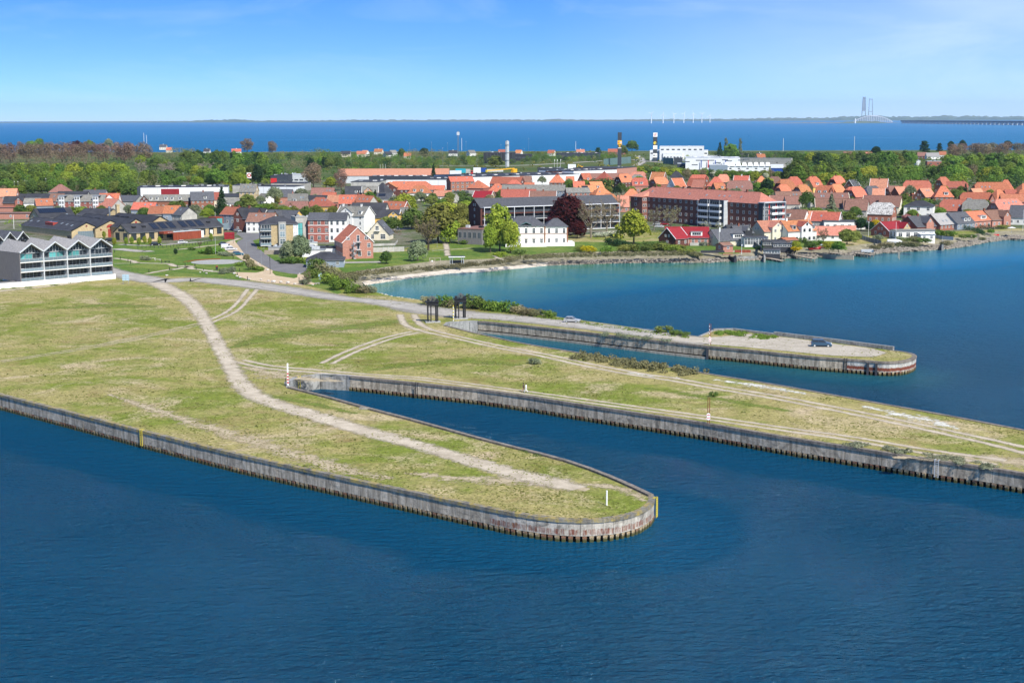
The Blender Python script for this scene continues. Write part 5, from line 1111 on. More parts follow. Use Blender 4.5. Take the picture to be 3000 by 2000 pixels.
p=Q('B0',1622,235,G+5.5); b=MB(); b.box(-.75,-.75,-6,.75,.75,4.9); b.box(-.85,-.85,4.5,.85,.85,5.1)
tag(b.build('brick_chimney',MATS['brick_yellow'],None,p,R(-46)),'free standing yellow brick chimney above the black hall roofs','chimney')
p=Q('B0',1510,215,G+6); b=MB(); b.tube([(0,0,-3),(0,0,3.2)],.45,8); b.tube([(0,0,2.6),(0,0,3.4)],.7,8)
tag(b.build('steel_flue',MATS['chrome'],None,p),'shiny steel flue on the dark hall roof','flue')
house('long brick hall with six solar panels on its black roof and a corten box front','B0',1668,364,2965,276,7.6,4.3,10.5,'brick_yellow','roof_black',cols=11,gcols=2,ww=2.7,wh=3.1,fr='dark_metal',name='brick_hall',cat='hall',floors=1)
h_=HOUSES[-1]; me_=[c for c in bpy.data.objects if c.parent==h_ and c.name.startswith('wall')][0].data; hl_=max(v.co.x for v in me_.vertices)
rf=[c for c in bpy.data.objects if c.parent==h_ and c.name.startswith('roof')][0]; sl_=math.atan2(3.3,5.25)
for i,t in enumerate((.295,.385,.475,.60,.69,.78)):
 window(rf,(-hl_+2*hl_*t,-4.35,4.95),3.3,4.4,0,'dark_metal','solar',3,4,'solar_panel',tilt=(sl_-math.pi/2,0,0))
for t in(.09,.19,.88):b=MB(); x=-hl_+2*hl_*t; b.box(x-.9,-2.9,5.4,x+.9,-1.7,6.6); b.build('roof_hatch',MATS['dark_metal'],rf)
x0=-hl_+2*hl_*.40; x1=-hl_+2*hl_*.70
for i in range(10):
 xa,xb=lerp(x0,x1,i/10),lerp(x0,x1,(i+1)/10); addbox(h_,'corten_panel',xa+.02,-8.6,0,xb-.02,-8.4,3.4,'corten')
addbox(h_,'corten_side',x1-.1,-8.6,0,x1,-5.3,3.4,'corten'); addbox(h_,'box_roof',x0-3,-8.7,3.4,x1,-5.2,3.6,'metal_light'); addbox(h_,'canopy_beam',x0-5,-8.7,3.0,x0,-5.3,3.9,'corten')
addbox(h_,'white_door',hl_*.50,-5.35,0,hl_*.56,-5.26,3.0,'plaster_white'); addbox(h_,'white_door',hl_*.70,-5.35,0,hl_*.76,-5.26,3.0,'plaster_white')
p=Q('B1',655,450); r_=empty('portal',p,R(52),'rust red framed glazed portal at the right end of the solar roofed hall','portal')
addbox(r_,'frame',-2,-1,0,2.5,4,6.4,'corten'); window(r_,(.2,-1.02,3.0),3.4,2.9,0,'corten','glass_teal',2,1); addbox(r_,'slanted_screen',-2,-4.5,.8,2.5,-4.3,3.6,'glass_blue')
r_,l_,w_=H('yellow four level apartment block with black hipped roof and corner balconies','B1',1480,254,12,15,12,9.4,12.5,'brick_yellow',RK,'h',cols=0,gcols=4,floors=3,gl='glass',name='apartment_block')
yf=-w_/2
addbox(r_,'recess',-l_/2+.1,yf-.05,.3,-l_/2+4.2,yf+.1,9.1,'panel_slate')
for f in range(3):
 z=.9+f*2.95
 addbox(r_,'balcony',-l_/2-.1,yf-1.5,z-.2,-l_/2+4.2,yf,z,'plaster_white'); railing(r_,-l_/2-.1,-l_/2+4.2,yf-1.48,z,'metal_light','glass_blue')
 window(r_,(-l_/2+2.1,yf-.06,z+.1),3.4,2.2,0,'white_paint','glass',3,1)
 window(r_,(1.15,yf-1.32,z+.35),2.1,2.2,0,'white_paint','glass_blue',2,2)
 window(r_,(l_/2-1.1,yf,z+.6),1.1,1.3,0,'dark_metal','glass',1,1)
addbox(r_,'bay_tower',-.35,yf-1.3,0,2.65,yf+.2,10.2,'concrete_flat')
addbox(r_,'white_corner',l_/2-1.9,yf-.06,0,l_/2+.04,yf+.02,9.2,'metal_white')
flat('raw concrete building with tall dark glazing behind the yellow block','B1',1720,1880,0,10.2,9,'plaster_grey','concrete_flat',yt=272,rot=-4,cat='building',name='concrete_building')
r_=[o for o in bpy.data.objects if o.name.startswith('concrete_building')][-1]; window(r_,(-.8,0,.4),2.6,7.6,0,'dark_metal','glass_teal',2,3)
flat('red rendered narrow house left of the red brick three storey house','B1',1872,1912,0,9.6,8,'brick_pink','grey_metal',yt=285,nwin=1,ww=1.2,cat='building',name='narrow_house')
H('black hipped bungalow with slate walls by the bay path','B1',2135,742,4,13,5.0,2.7,11,PB,RK,'h',cols=3,gcols=2,ww=1.0,wh=1.9)
flat('dark flat carport behind the bungalow','B1',1880,2270,0,2.9,7,'metal_white',RK,yt=690,rot=2,cat='carport',name='carport')
flat('white garage under the dark carport','B1',1810,2110,0,2.5,6,'metal_white','grey_metal',yt=722,cat='garage',name='garage')
flat('small grey roofed shed in front of the red brick house','B1',1870,2000,0,2.8,4,W_,'metal_light',yt=622,cat='shed',name='shed')
flat('low carport roof in front of the yellow block','B1',1345,1510,0,2.6,5,'plaster_grey','grey_metal',yt=682,cat='carport',name='carport')
for i,(x,y,w)in enumerate(((1400,780,3),(1500,782,2))):
 b=MB(); b.box(-w,0,0,w,.12,1.7); tag(b.build('fence',MATS['wood_dark' if i else 'timber'],None,Q('B1',x,y)),['brown board fence in front of the yellow block','dark board fence beside the grey-green tree'][i],'fence')
house('long brick gallery building with slate roof behind the white villa','F',1390,582.3,1791,571,15.2,11.6,13,'brick_dark','roof_slate',cols=0,gcols=1,floors=4,ww=1.1,name='gallery_building',cat='building')
r_=HOUSES[-1]; me_=[c for c in bpy.data.objects if c.parent==r_ and c.name.startswith('wall')][0].data; hl_=max(v.co.x for v in me_.vertices)
for f in range(4):
 z=.1+f*2.9; addbox(r_,'gallery_deck',-hl_+1,-8.4,z+(2.62 if f==3 else-.02)-(0 if f<3 else 0),hl_-.2,-6.5,z+(2.85 if f==3 else.2),'metal_white')
 if f:railing(r_,-hl_+1,hl_-.2,-8.35,z+.2,'grey_metal','panel_slate',26)
 for i in range(26):
  window(r_,(-hl_+2+(2*hl_-3)*(i+.5)/26,-6.5,z+.25),2.4,2.2,0,'dark_metal','glass',2,1)
for i in range(15):x=-hl_+1+(2*hl_-1.3)*i/14; b=MB(); b.box(x-.1,-8.6,0,x+.1,-8.4,11.6); b.build('column',MATS['metal_white'],r_)
flat('low dark brick annex with flat brown roof left of the lime tree','B2',1605,1935,0,6.2,16,'wood_grey','roof_brown',yt=520,rot=12,nwin=5,ww=1.5,wh=2.4,wz=2.6,cat='building',name='annex')
r_,l_,w_=H('white villa with slate hipped roofs, brick trim and a terrace','B3',180,533,4,15.5,12,8.7,11,W_,RS,'h',cols=5,gcols=3,floors=2,ww=1.15,wh=2.3,wcols=2,name='villa',cat='villa')
for z in(5.05,5.35):addbox(r_,'brick_band',-l_/2-.03,-w_/2-.05,z,l_/2+.03,-w_/2+.01,z+.14,'brick_red')
for i in range(5):
 x=-l_/2+l_*(i+.5)/5
 for z in(3.1,7.6):
  b=MB(); pts=[(x+.72*math.cos(a*math.pi/6),-w_/2-.05,z+.2+(.5 if z>5 else.2)*math.sin(a*math.pi/6))for a in range(7)]; b.tube(pts,.09,4); b.build('window_arch',MATS['brick_red'],r_)
addbox(r_,'corner_strip',l_/2-.5,-w_/2-.08,1.2,l_/2+.05,-w_/2+.1,8.2,'brick_red')
addbox(r_,'terrace_wall',-l_/2-.6,-w_/2-.5,-.5,l_/2+.4,-w_/2+.1,1.55,'plaster_white')
b=MB(); slabface(b,[(-2.2,-w_/2-.5,8.9),(0,-w_/2-.5,9.9),(0,-2,9.9),(-2.2,-2,8.9)]); slabface(b,[(0,-w_/2-.5,9.9),(2.2,-w_/2-.5,8.9),(2.2,-2,8.9),(0,-2,9.9)]); b.build('small_gable',MATS['green_metal'],r_)
r2_,l2,w2=H('x','B3',600,563,4,9.2,10.9,8.1,8.5,W_,RS,'h',cols=3,gcols=2,floors=2,ww=1.15,wh=2.2)
for z in(4.75,5.05):addbox(r2_,'brick_band',-l2/2-.03,-w2/2-.05,z,l2/2+.03,-w2/2+.01,z+.14,'brick_red')
addbox(r2_,'corner_strip',l2/2-.5,-w2/2-.06,1.2,l2/2+.05,-w2/2+.05,7.6,'brick_red')
addbox(r2_,'terrace',-l2/2,-w2/2-1.6,-.5,l2/2+2.6,w2/2,1.5,'plaster_white'); railing(r2_,l2/2-3,l2/2+2.5,-w2/2-1.5,1.5)
merge(r2_,r_)
house('long four storey brick block with orange roof and grey balcony towers','F',1913.5,546.6,2229.6,563.6,17.0,12.4,13,'brick_maroon','roof_pale',e='h',cols=22,gcols=0,floors=4,ww=1.4,wh=1.5,name='apartment_block',cat='apartment block',sky=[(.10,.45),(.25,.4),(.42,.4),(.56,.38),(.66,.4),(.70,.4),(.74,.42),(.83,.4)],ch=(.03,.3,.52,.7,.88))
r_=HOUSES[-1]; me_=[c for c in bpy.data.objects if c.parent==r_ and c.name.startswith('wall')][0].data; hl_=max(v.co.x for v in me_.vertices)
def tower(x0,x1,y0,y1,h,m_side,face,rows=4,colsn=2):
 t=MB(); t.box(x0,y0,0,x1,y1,h); t.build('balcony_tower',MATS[m_side],r_)
ys_=-6.5
addbox(r_,'tower_frame',hl_*.14,ys_-2.4,0,hl_*.52,ys_+.2,12.9,'panel_slate'); addbox(r_,'side_cladding',hl_*.52,ys_-2.45,.4,hl_*.53,ys_+.2,12.8,'metal_light')
for f in range(4):
 z=1.4+f*2.85
 for i in range(2):
  xa=hl_*(.15+.185*i); xb=xa+hl_*.155
  addbox(r_,'balcony',xa,ys_-3.9,z-.15,xb,ys_-2.4,z,'grey_metal'); addbox(r_,'balcony_front',xa,ys_-3.95,z,xb,ys_-3.88,z+1.0,'metal_white')
  addbox(r_,'balcony_side',xb-.06,ys_-3.88,z,xb,ys_-2.4,z+1.0,'metal_white')
  window(r_,((xa+xb)/2,ys_-2.42,z+.1),(xb-xa)*.85,2.1,0,'grey_metal','glass',4,1)
 for i in range(3):
  y=-4.4+i*4.4; window(r_,(hl_+2.4,y,z+.2),3.2,2.1,math.pi/2,'white_paint','glass',3,1)
  addbox(r_,'red_shutter',hl_+2.38,y+1.65,z+.1,hl_+2.5,y+2.25,z+2.3,'red_paint')
 addbox(r_,'balcony',hl_+2.4,-1.8,z-.15,hl_+3.9,6.3,z,'grey_metal'); addbox(r_,'balcony_front',hl_+3.85,-1.8,z,hl_+3.92,2.0,z+1.0,'metal_white'); addbox(r_,'balcony_front',hl_+3.85,2.4,z,hl_+3.92,6.3,z+1.0,'metal_light')
 window(r_,(-hl_+4,ys_-3.52,z+.6),1.4,1.5,0,cols=1)
addbox(r_,'end_tower',hl_,-6.7,0,hl_+2.38,6.7,12.6,'panel_slate'); addbox(r_,'tower_cap',hl_-.2,-6.9,12.6,hl_+3.9,6.9,12.95,'metal_light')
for y in(-6.8,6.6):addbox(r_,'tower_post',hl_+3.6,y,0,hl_+3.9,y+.2,12.6,'metal_light')
for x,y in((hl_*.15,ys_-3.9),(hl_*.305,ys_-3.9),(hl_*.335,ys_-3.9),(hl_*.49,ys_-3.9)):addbox(r_,'tower_post',x,y,0,x+.15,y+.15,12.9,'metal_light')
addbox(r_,'left_wing',-hl_-.1,ys_-3.5,-.5,-hl_+9,ys_+.2,12.3,'brick_maroon')
for f in range(4):
 for x in(-hl_+9,):
  for y in(ys_-2.6,ys_-1.2):window(r_,(x,y,1.6+f*2.9),1.0,1.4,math.pi/2,cols=1)
b=MB(); zt,zr_=12.2,15.2
slabface(b,[(-hl_-.5,ys_-3.9,zt),(-hl_+9.4,ys_-3.9,zt),(-hl_+5.5,-3.4,14.8),(-hl_+3.6,-3.4,14.8)]); slabface(b,[(-hl_+9.4,ys_-3.9,zt),(-hl_+9.4,ys_+.3,zt+.35),(-hl_+6.4,-3.2,14.9),(-hl_+5.5,-3.4,14.8)])
slabface(b,[(-hl_-.5,ys_-3.9,zt),(-hl_+3.6,-3.4,14.8),(-hl_+3.0,-2.0,15.0),(-hl_-.5,0,zt)]); b.build('wing_roof',MATS['roof_pale'],r_)
# ---- trees
rnd=random.Random(11)
def sph(r_=rnd):
 z=r_.uniform(-1,1); a=r_.uniform(0,2*math.pi); s=math.sqrt(1-z*z); return Vector((s*math.cos(a),s*math.sin(a),z))
def leaves(lobes,n,size,up=.25,flat_=0.0,seed=0,hollow=.45):
 r_=random.Random(seed); b=MB(); tone=[]
 tot=sum(l[1][0]*l[1][1]*l[1][2]for l in lobes); nz=Vector((seed*3.1,seed*1.7,0))
 for c,rad,*_ in lobes:
  k=max(8,int(n*rad[0]*rad[1]*rad[2]/tot))if len(lobes)<60 else max(3,int(n/len(lobes)))
  lt=r_.random()*.35
  for i in range(k):
   d=sph(r_); rr=(hollow+(1-hollow)*r_.random())**.7
   p=Vector((c[0]+d.x*rad[0]*rr,c[1]+d.y*rad[1]*rr,c[2]+d.z*rad[2]*rr))
   if noise.noise(p*.55+nz)<-.42:continue
   nrm=(d*1.0+sph(r_)*.75+Vector((0,0,up+.1))).normalized()
   a=nrm.orthogonal().normalized(); a.rotate(Matrix.Rotation(r_.uniform(0,6.28),3,nrm)); q_=nrm.cross(a)
   s=size*r_.uniform(.6,1.35); s2=s*r_.uniform(.5,.9)
   k0=len(b.v); bend=nrm*s*.3
   b.v+=[tuple(p-a*s),tuple(p+q_*s2+bend),tuple(p+a*s),tuple(p-q_*s2+bend)]
   b.f.append((k0,k0+1,k0+2,k0+3)); b.m.append(0)
   t=min(1,max(0,lt+r_.uniform(0,.55)+.3*noise.noise(p*.35+nz))); tone+=[t]*4
 return b,tone
def crownmesh(name,b,tone):
 me=b.mesh(name,MATS['leaf_mid']); at=me.attributes.new('tone','FLOAT','POINT'); at.data.foreach_set('value',tone); return me
def limbs(b,base,h0,h1,spread,n,r0,r_,k=5,lift=.6):
 for i in range(n):
  a=i*2.4+r_.random(); z=lerp(h0,h1*.8,(i+.5)/n); ln=spread*r_.uniform(.6,1)*(1-.35*i/n)
  p0=Vector((0,0,z)); p1=p0+Vector((math.cos(a)*ln*.5,math.sin(a)*ln*.5,ln*lift*.5)); p2=p0+Vector((math.cos(a+.3)*ln,math.sin(a+.3)*ln,ln*lift*1.2))
  b.tube([p0,p1,p2],r0*.38,k,0,r0*.08)
PROTO={}
def make_kind(kind,seed):
 r_=random.Random(seed*7+len(kind)); tb=MB()
 if kind=='broad':
  lobes=[((0,0,5.3),(3.6,3.6,3.4))]
  for i in range(20):d=sph(r_); d.z=abs(d.z)*1.6-.72; lobes.append(((d.x*3.7,d.y*3.7,4.8+d.z*3.7),(r_.uniform(1.1,1.9),)*2+(r_.uniform(.9,1.5),)))
  b,t=leaves(lobes,2900,.36,seed=seed); tb.tube([(0,0,-.3),(.1,0,2),(0,.1,6.5)],.28,7,0,.1); limbs(tb,0,2,7,3.4,7,.3,r_)
 elif kind=='tall':
  lobes=[((0,0,5.2),(2.6,2.6,4.2))]
  for i in range(15):a=r_.uniform(0,6.28); z=r_.uniform(1.4,8.8); w=2.4*(1-abs(z-4.6)/6.5); lobes.append(((w*math.cos(a),w*math.sin(a),z),(r_.uniform(.8,1.3),)*2+(r_.uniform(.9,1.3),)))
  b,t=leaves(lobes,1900,.32,seed=seed); tb.tube([(0,0,-.3),(0,0,8)],.22,6,0,.06)
 elif kind=='twiggy':
  lobes=[((0,0,5.6),(3.0,3.0,4.2))]
  for i in range(18):a=r_.uniform(0,6.28); z=r_.uniform(1.6,9.0); w=3.2*(1-abs(z-5.2)/6); lobes.append(((w*math.cos(a),w*math.sin(a),z),(r_.uniform(.9,1.5),)*2+(r_.uniform(.9,1.5),)))
  b,t=leaves(lobes,2600,.22,seed=seed,up=0); tb.tube([(0,0,-.3),(0,0,9)],.2,6,0,.05); limbs(tb,0,1.8,8.5,3.0,14,.26,r_,4,1.6)
 elif kind=='bare':
  lobes=[]
  tb.tube([(0,0,-.3),(.1,.1,2),(0,0,4)],.3,7,0,.2)
  for i in range(9):
   a=i*2.4+r_.random()*.6; z=1.8+i*.35; ln=r_.uniform(3.2,4.6)
   p0=Vector((0,0,z)); p1=p0+Vector((math.cos(a)*ln*.5,math.sin(a)*ln*.5,ln*.55)); p2=p0+Vector((math.cos(a)*ln*.85,math.sin(a)*ln*.85,ln*1.05))
   tb.tube([p0,p1,p2],.13,4,0,.04)
   for j in range(6):
    q0=p0.lerp(p1,.5).lerp(p2,j/6); q1=q0+sph(r_)*1.3+Vector((0,0,1.1)); tb.tube([q0,q1],.045,3,0,.015,False); lobes.append((tuple(q1),(.8,.8,.7)))
    for m_ in range(4):q2=q1+sph(r_)*.8+Vector((0,0,.4)); tb.tube([q0.lerp(q1,.6),q2],.022,3,0,.01,False)
  b,t=leaves(lobes,1500,.14,seed=seed,up=0,hollow=.1)
 elif kind=='conifer':
  lobes=[]
  for i in range(15):
   z=1.0+i*.6; w=2.5*(1-i/15.5); k=max(3,int(9*(1-i/16)))
   for j in range(k):a=j*6.28/k+i; lobes.append(((w*.62*math.cos(a),w*.62*math.sin(a),z-.1),(w*.45+.12,w*.45+.12,.42)))
  b,t=leaves(lobes,2300,.24,seed=seed,up=-.1,hollow=.2); tb.tube([(0,0,-.3),(0,0,9.9)],.2,6,0,.03)
 elif kind=='pine':
  lobes=[]
  for i in range(13):a=i*2.4; z=3.5+i*.45; w=2.6*(1-(i/13)**1.6); lobes.append(((w*.6*math.cos(a),w*.6*math.sin(a),z),(1.5,1.5,.6)))
  b,t=leaves(lobes,1500,.28,seed=seed); tb.tube([(0,0,-.3),(.2,0,5),(0,0,9)],.22,6,0,.06); limbs(tb,0,3,8,2.2,7,.2,r_)
 elif kind=='column':
  lobes=[((r_.uniform(-.25,.25),r_.uniform(-.25,.25),1.2+i*.62),(.85*(1-(i/14-.35)**2),)*2+(.8,))for i in range(14)]
  b,t=leaves(lobes,1300,.22,seed=seed,up=.6); tb.tube([(0,0,-.3),(0,0,8)],.14,5,0,.04)
 elif kind=='willow':
  lobes=[]
  for i in range(26):a=i*2.4; w=3.4*math.sqrt((i+.5)/26); z=8.2-(w/3.4)**2*3.4; lobes.append(((w*math.cos(a),w*math.sin(a),z),(1.0,1.0,1.6)))
  b,t=leaves(lobes,2300,.26,seed=seed,up=0,hollow=.25); tb.tube([(0,0,-.3),(.1,0,3),(0,0,7)],.28,6,0,.08); limbs(tb,0,2.4,7,3.2,7,.28,r_)
 elif kind=='bush':
  lobes=[((0,0,.9),(1.2,1.2,.95))]
  for i in range(8):a=r_.uniform(0,6.28); lobes.append(((1.1*math.cos(a),1.1*math.sin(a),r_.uniform(.4,1.3)),(.65,.65,.6)))
  b,t=leaves(lobes,700,.15,seed=seed,hollow=.3); tb.tube([(0,0,-.1),(0,0,1.3)],.07,4,0,.02)
 return crownmesh('crown',b,t),tb.mesh('trunk',MATS['bark'])
def mat_slot(o,m):
 o.material_slots[0].link='OBJECT'; o.material_slots[0].material=MATS[m]
HT=dict(bush=2.0)
def tree(kind,p,h,leaf,label=None,group=None,wide=1.0,bark='bark',cat='tree',name=None,seed=None):
 s=seed if seed is not None else rnd.randint(0,2)
 if(kind,s)not in PROTO:PROTO[(kind,s)]=make_kind(kind,s+1)
 cm,tm=PROTO[(kind,s)]
 nm=name or dict(broad='broadleaf_tree',tall='upright_tree',twiggy='poplar_tree',bare='bare_tree',conifer='conifer_tree',pine='pine_tree',column='columnar_tree',willow='willow_tree',bush='bush')[kind]
 r_=empty(nm,p,rnd.uniform(0,6.28),label,cat if kind!='bush' else 'bush',group)
 k=h/HT.get(kind,10.0)
 c=link('crown' if kind!='bush' else 'foliage',cm,r_); t=link('trunk' if kind!='bush' else 'stem',tm,r_)
 w=k*wide*rnd.uniform(.93,1.07)
 for o in(c,t):o.scale=(w,w*rnd.uniform(.92,1.08),k)
 mat_slot(c,leaf); mat_slot(t,bark); TREES.append(r_); return r_
TREES=[]
def T(label,kind,cr,x,yt,h,leaf,wide=1.0,**k):
 return tree(kind,Vector(Q(cr,x,yt,G+h*.97).to_tuple()[:2]+(G+k.pop('gz',0),)),h,leaf,label,wide=wide,**k)
def nth(i,n):
 if n==1:return 'only one'
 if i==0:return 'leftmost'
 if i==n-1:return 'rightmost'
 return '%d%s from the left'%(i+1,{1:'st',2:'nd',3:'rd'}.get((i+1)%10 if(i+1)not in(11,12,13)else 0,'th'))
FAR=[]
def row(desc,cr,x0,x1,y0,y1,h,n,kinds,group,jx=.35,jy=8,wide=1.0,stuff=False,**k):
 pts=sorted((lerp(x0,x1,(i+.5+rnd.uniform(-jx,jx))/n),i)for i in range(n)); bb={}
 sel=[]
 for x,i in pts:
  kd=kinds[rnd.randrange(len(kinds))]; hh=h*rnd.uniform(.82,1.12)
  sel.append((x,lerp(y0,y1,(x-x0)/(x1-x0))+rnd.uniform(-jy,jy),hh,kd)); bb.setdefault(kd[2],[]).append(x)
 if stuff:
  for x,y,hh,kd in sel:FAR.append((Q(cr,x,y,G+hh),hh,kd[1],wide,kd[0]))
  return
 for x,y,hh,kd in sel:
  l=bb[kd[2]]; T('%s tree, %s, %s'%(kd[2],nth(l.index(x),len(l)),desc),kd[0],cr,x,y,hh,kd[1],wide=wide*rnd.uniform(.9,1.15),group=group,**k)
green=[('broad','leaf_green','fresh green'),('tall','leaf_green','fresh green'),('broad','leaf_mid','mid green'),('tall','leaf_mid','mid green'),('broad','leaf_lime','yellow-green')]
mixed=green+[('broad','leaf_olive','olive'),('twiggy','leaf_bud','thinly budded')]
dark=[('tall','leaf_mid','mid green'),('broad','leaf_mid','mid green'),('tall','leaf_dark','dark green'),('tall','leaf_green','fresh green')]
brown=[('twiggy','leaf_brown','reddish brown'),('twiggy','leaf_brown','reddish brown'),('twiggy','leaf_bud','pale brown')]
gw='wood on the left'
row('seaward row of the left wood','A0',-60,1990,168,172,25,17,[('twiggy','leaf_brown','reddish brown')],gw,wide=1.2,jy=9)
row('second back row of the left wood','A0',-20,1960,205,215,23,15,brown,gw,wide=1.35,stuff=True)
row('third row of the left wood','A0',-40,1250,300,300,18,14,brown,gw,wide=1.4,stuff=True)
for i,(x,y,k,m,l)in enumerate(((430,128,'broad','leaf_green','bright green crown rising behind the brown poplars at far left'),(540,108,'broad','leaf_green','higher bright green crown behind the brown poplars'),(1055,140,'broad','leaf_copper','small dark purple crown behind the brown poplars'),(1230,132,'broad','leaf_green','single green dome right of the purple crown'),(1490,112,'broad','leaf_sage','grey-green crown peeping over the brown poplars'))):
 T(l,k,'A0',x,y,22,m)
row('sunny upper row, left wood','A0',-50,1750,455,430,16,15,green,gw,wide=1.05)
row('row behind the sunny one in the left wood','A0',60,1700,430,415,16,9,[('broad','leaf_lime','yellow-green'),('broad','leaf_olive','olive')],gw,stuff=True)
row('middle row of the left wood','A0',-40,2340,545,540,14.5,17,green+green[:3]+dark[:2],gw,wide=1.05)
row('mixed row of the left wood','A0',-40,2340,600,600,12.5,15,mixed,gw,wide=1.15,stuff=True)
row('front row of the left wood','A0',-40,1900,665,690,11,14,mixed+green,gw,wide=1.2)
row('lowest bushy row, left wood','A0',-40,1750,745,770,7.5,13,green+mixed,gw,wide=1.4,jy=14)
row('skyline right of the brown poplars','A0',1960,2352,300,290,14,4,[('broad','leaf_olive','olive'),('broad','leaf_bud','thinly budded')],gw,wide=1.3,stuff=True)
row('green clump right of the brown poplars','A0',1880,2352,340,400,14,4,green,gw,wide=1.2)
for x,y,l in((1950,430,'pale leafless tree, left of the three bare ones in the wood'),(2290,448,'pale leafless tree, middle of the three bare ones in the wood')):T(l,'bare','A0',x,y,15,'leaf_bare',1.25,bark='bark_pale')
T('pale leafless tree with white trunks, right of the three bare ones in the wood','bare','A1',470,445,16,'leaf_bare',1.05,bark='bark_pale')
row('skyline left of the broad dark wood','A1',-20,420,215,250,15,5,[('broad','leaf_olive','olive'),('broad','leaf_bud','thinly budded')],gw,wide=1.2,stuff=True)
row('back row of the broad dark wood','A1',190,1330,270,300,21,13,dark,gw,wide=.95)
row('middle row of the broad dark wood','A1',60,1480,350,345,18.5,14,dark,gw,wide=1.0,stuff=True)
row('broad wood row above the warehouse','A1',620,1500,470,450,16,10,dark+green[:1],gw,wide=1.0)
row('bright edge of the broad wood','A1',-20,640,400,520,14,6,green,gw,wide=1.1)
row('lower edge of the broad wood','A1',600,1000,505,590,12,5,green[:2]+green[4:],gw,wide=1.1)
row('bushes above the long white warehouse','A1',20,700,615,640,8,8,mixed,gw,wide=1.4)
row('bushes right of the long white warehouse','A1',860,1400,655,650,6,8,mixed,gw,wide=1.4,stuff=True)
row('brownish skyline behind the broad wood','A1',1300,1950,285,275,14,7,[('broad','leaf_bud','thinly budded'),('broad','leaf_olive','olive')],gw,wide=1.35,stuff=True)
row('slope right of the broad wood','A1',1520,2000,400,380,12,6,[('broad','leaf_bud','thinly budded'),('broad','leaf_green','fresh green')],gw,wide=1.3,stuff=True)
row('clump behind the brown poplar','A1',1950,2200,215,230,17,3,[('broad','leaf_green','fresh green'),('broad','leaf_olive','olive')],gw,wide=1.1,stuff=True)
row('row around the brown poplar','A1',1800,2352,390,370,12,6,dark,gw,wide=1.25)
row('bushes left of the brown poplar','A1',1560,1880,555,560,6,4,mixed,gw,wide=1.4,stuff=True)
T('left of two purple-brown poplars on the skyline','twiggy','A1',1050,122,22,'leaf_brown',1.45); T('right of two purple-brown poplars on the skyline','twiggy','A1',1395,152,20,'leaf_brown',1.2)
T('big reddish brown poplar behind the town roofs','twiggy','A1',1960,445,20,'leaf_brown',1.15,seed=0); T('second reddish brown poplar partly behind the first','twiggy','A1',2345,540,16,'leaf_brown',1.0,seed=1)
T('bright green tree right of the big brown poplar','broad','A1',2210,640,10,'leaf_lime',1.3)
T('tall dark conifer left of the street houses','conifer','A1',700,795,16,'leaf_dark',1.05); T('yellow-green round tree behind the dark conifer','broad','A1',775,722,9,'leaf_lime',1.25)
T('big willow in the middle of the left town','willow','A1',1430,768,13,'leaf_willow',1.05); T('yellowish tree in front of the tall yellow brick house','broad','A1',1060,880,9.5,'leaf_olive',1.3)
T('chestnut with pale candles behind the grey roof','broad','A1',1800,795,9,'leaf_sage',1.3); T('fresh green tree by the pale gable','broad','A1',510,1070,6,'leaf_lime',1.5); T('dark bush in front of the warehouse corner','broad','A1',825,640,7,'leaf_dark',1.3)
T('green tree at the left end of the warehouse','tall','A0',1850,800,6.5,'leaf_green',1.4); T('round yellow-green tree left of the warehouse','broad','A0',1540,735,7.5,'leaf_lime',1.2); T('golden bush left of the warehouse','broad','A0',1690,780,5.5,'leaf_gold',1.5)
T('sparse tree by the weathered grey gable','broad','A0',1790,1050,5,'leaf_sage',1.2); T('round green tree before the brick row house','broad','A1',55,965,6,'leaf_mid',1.4)
T('silver-green double tree in front of the yellow block','broad','B1',1780,480,10.8,'leaf_willow',.9); T('silver-green lower tree beside the double one','broad','B1',1620,540,9.2,'leaf_willow',.85)
T('green tree before the yellow hipped house','broad','B1',1860,100,8,'leaf_mid',1.0); T('olive tree behind the ochre house','broad','B1',1690,100,6.5,'leaf_olive',1.1); T('green garden tree left of the slate town house','broad','B1',1310,60,7,'leaf_green',1.6)
row('belt behind the supermarket','A2',-60,1300,415,440,9,13,mixed+dark,'belt behind the supermarket',wide=1.4,stuff=True)
row('second belt behind the supermarket','A2',-60,1250,360,370,10,12,mixed+dark,'belt behind the supermarket',wide=1.4,stuff=True)
row('skyline belt left of the mast','A2',880,1420,245,255,15,5,[('broad','leaf_bud','thinly budded')],'belt behind the supermarket',wide=1.25,stuff=True)
row('belt around the sports ground','A2',1360,1960,330,345,9,7,dark+mixed,'belt behind the supermarket',wide=1.2,stuff=True)
row('gardens by the far shore','A2',-20,900,320,325,7,11,mixed+dark,'gardens by the far shore',wide=1.6,stuff=True)
row('gardens at the far shore left of the warehouses','A1',2100,2352,290,300,9,4,mixed,'gardens by the far shore',wide=1.5,stuff=True)
T('dark pine dome on the skyline left of the mast','broad','A2',1140,232,15,'leaf_dark',1.1); T('rounded green tree on the far shore','broad','A2',830,250,13,'leaf_mid',1.1)
T('dark slender spruce among the industrial roofs','conifer','A2',1268,470,17,'leaf_dark',.85); T('round olive willow left of the steel chimney','broad','A2',2125,345,14,'leaf_olive',1.5)
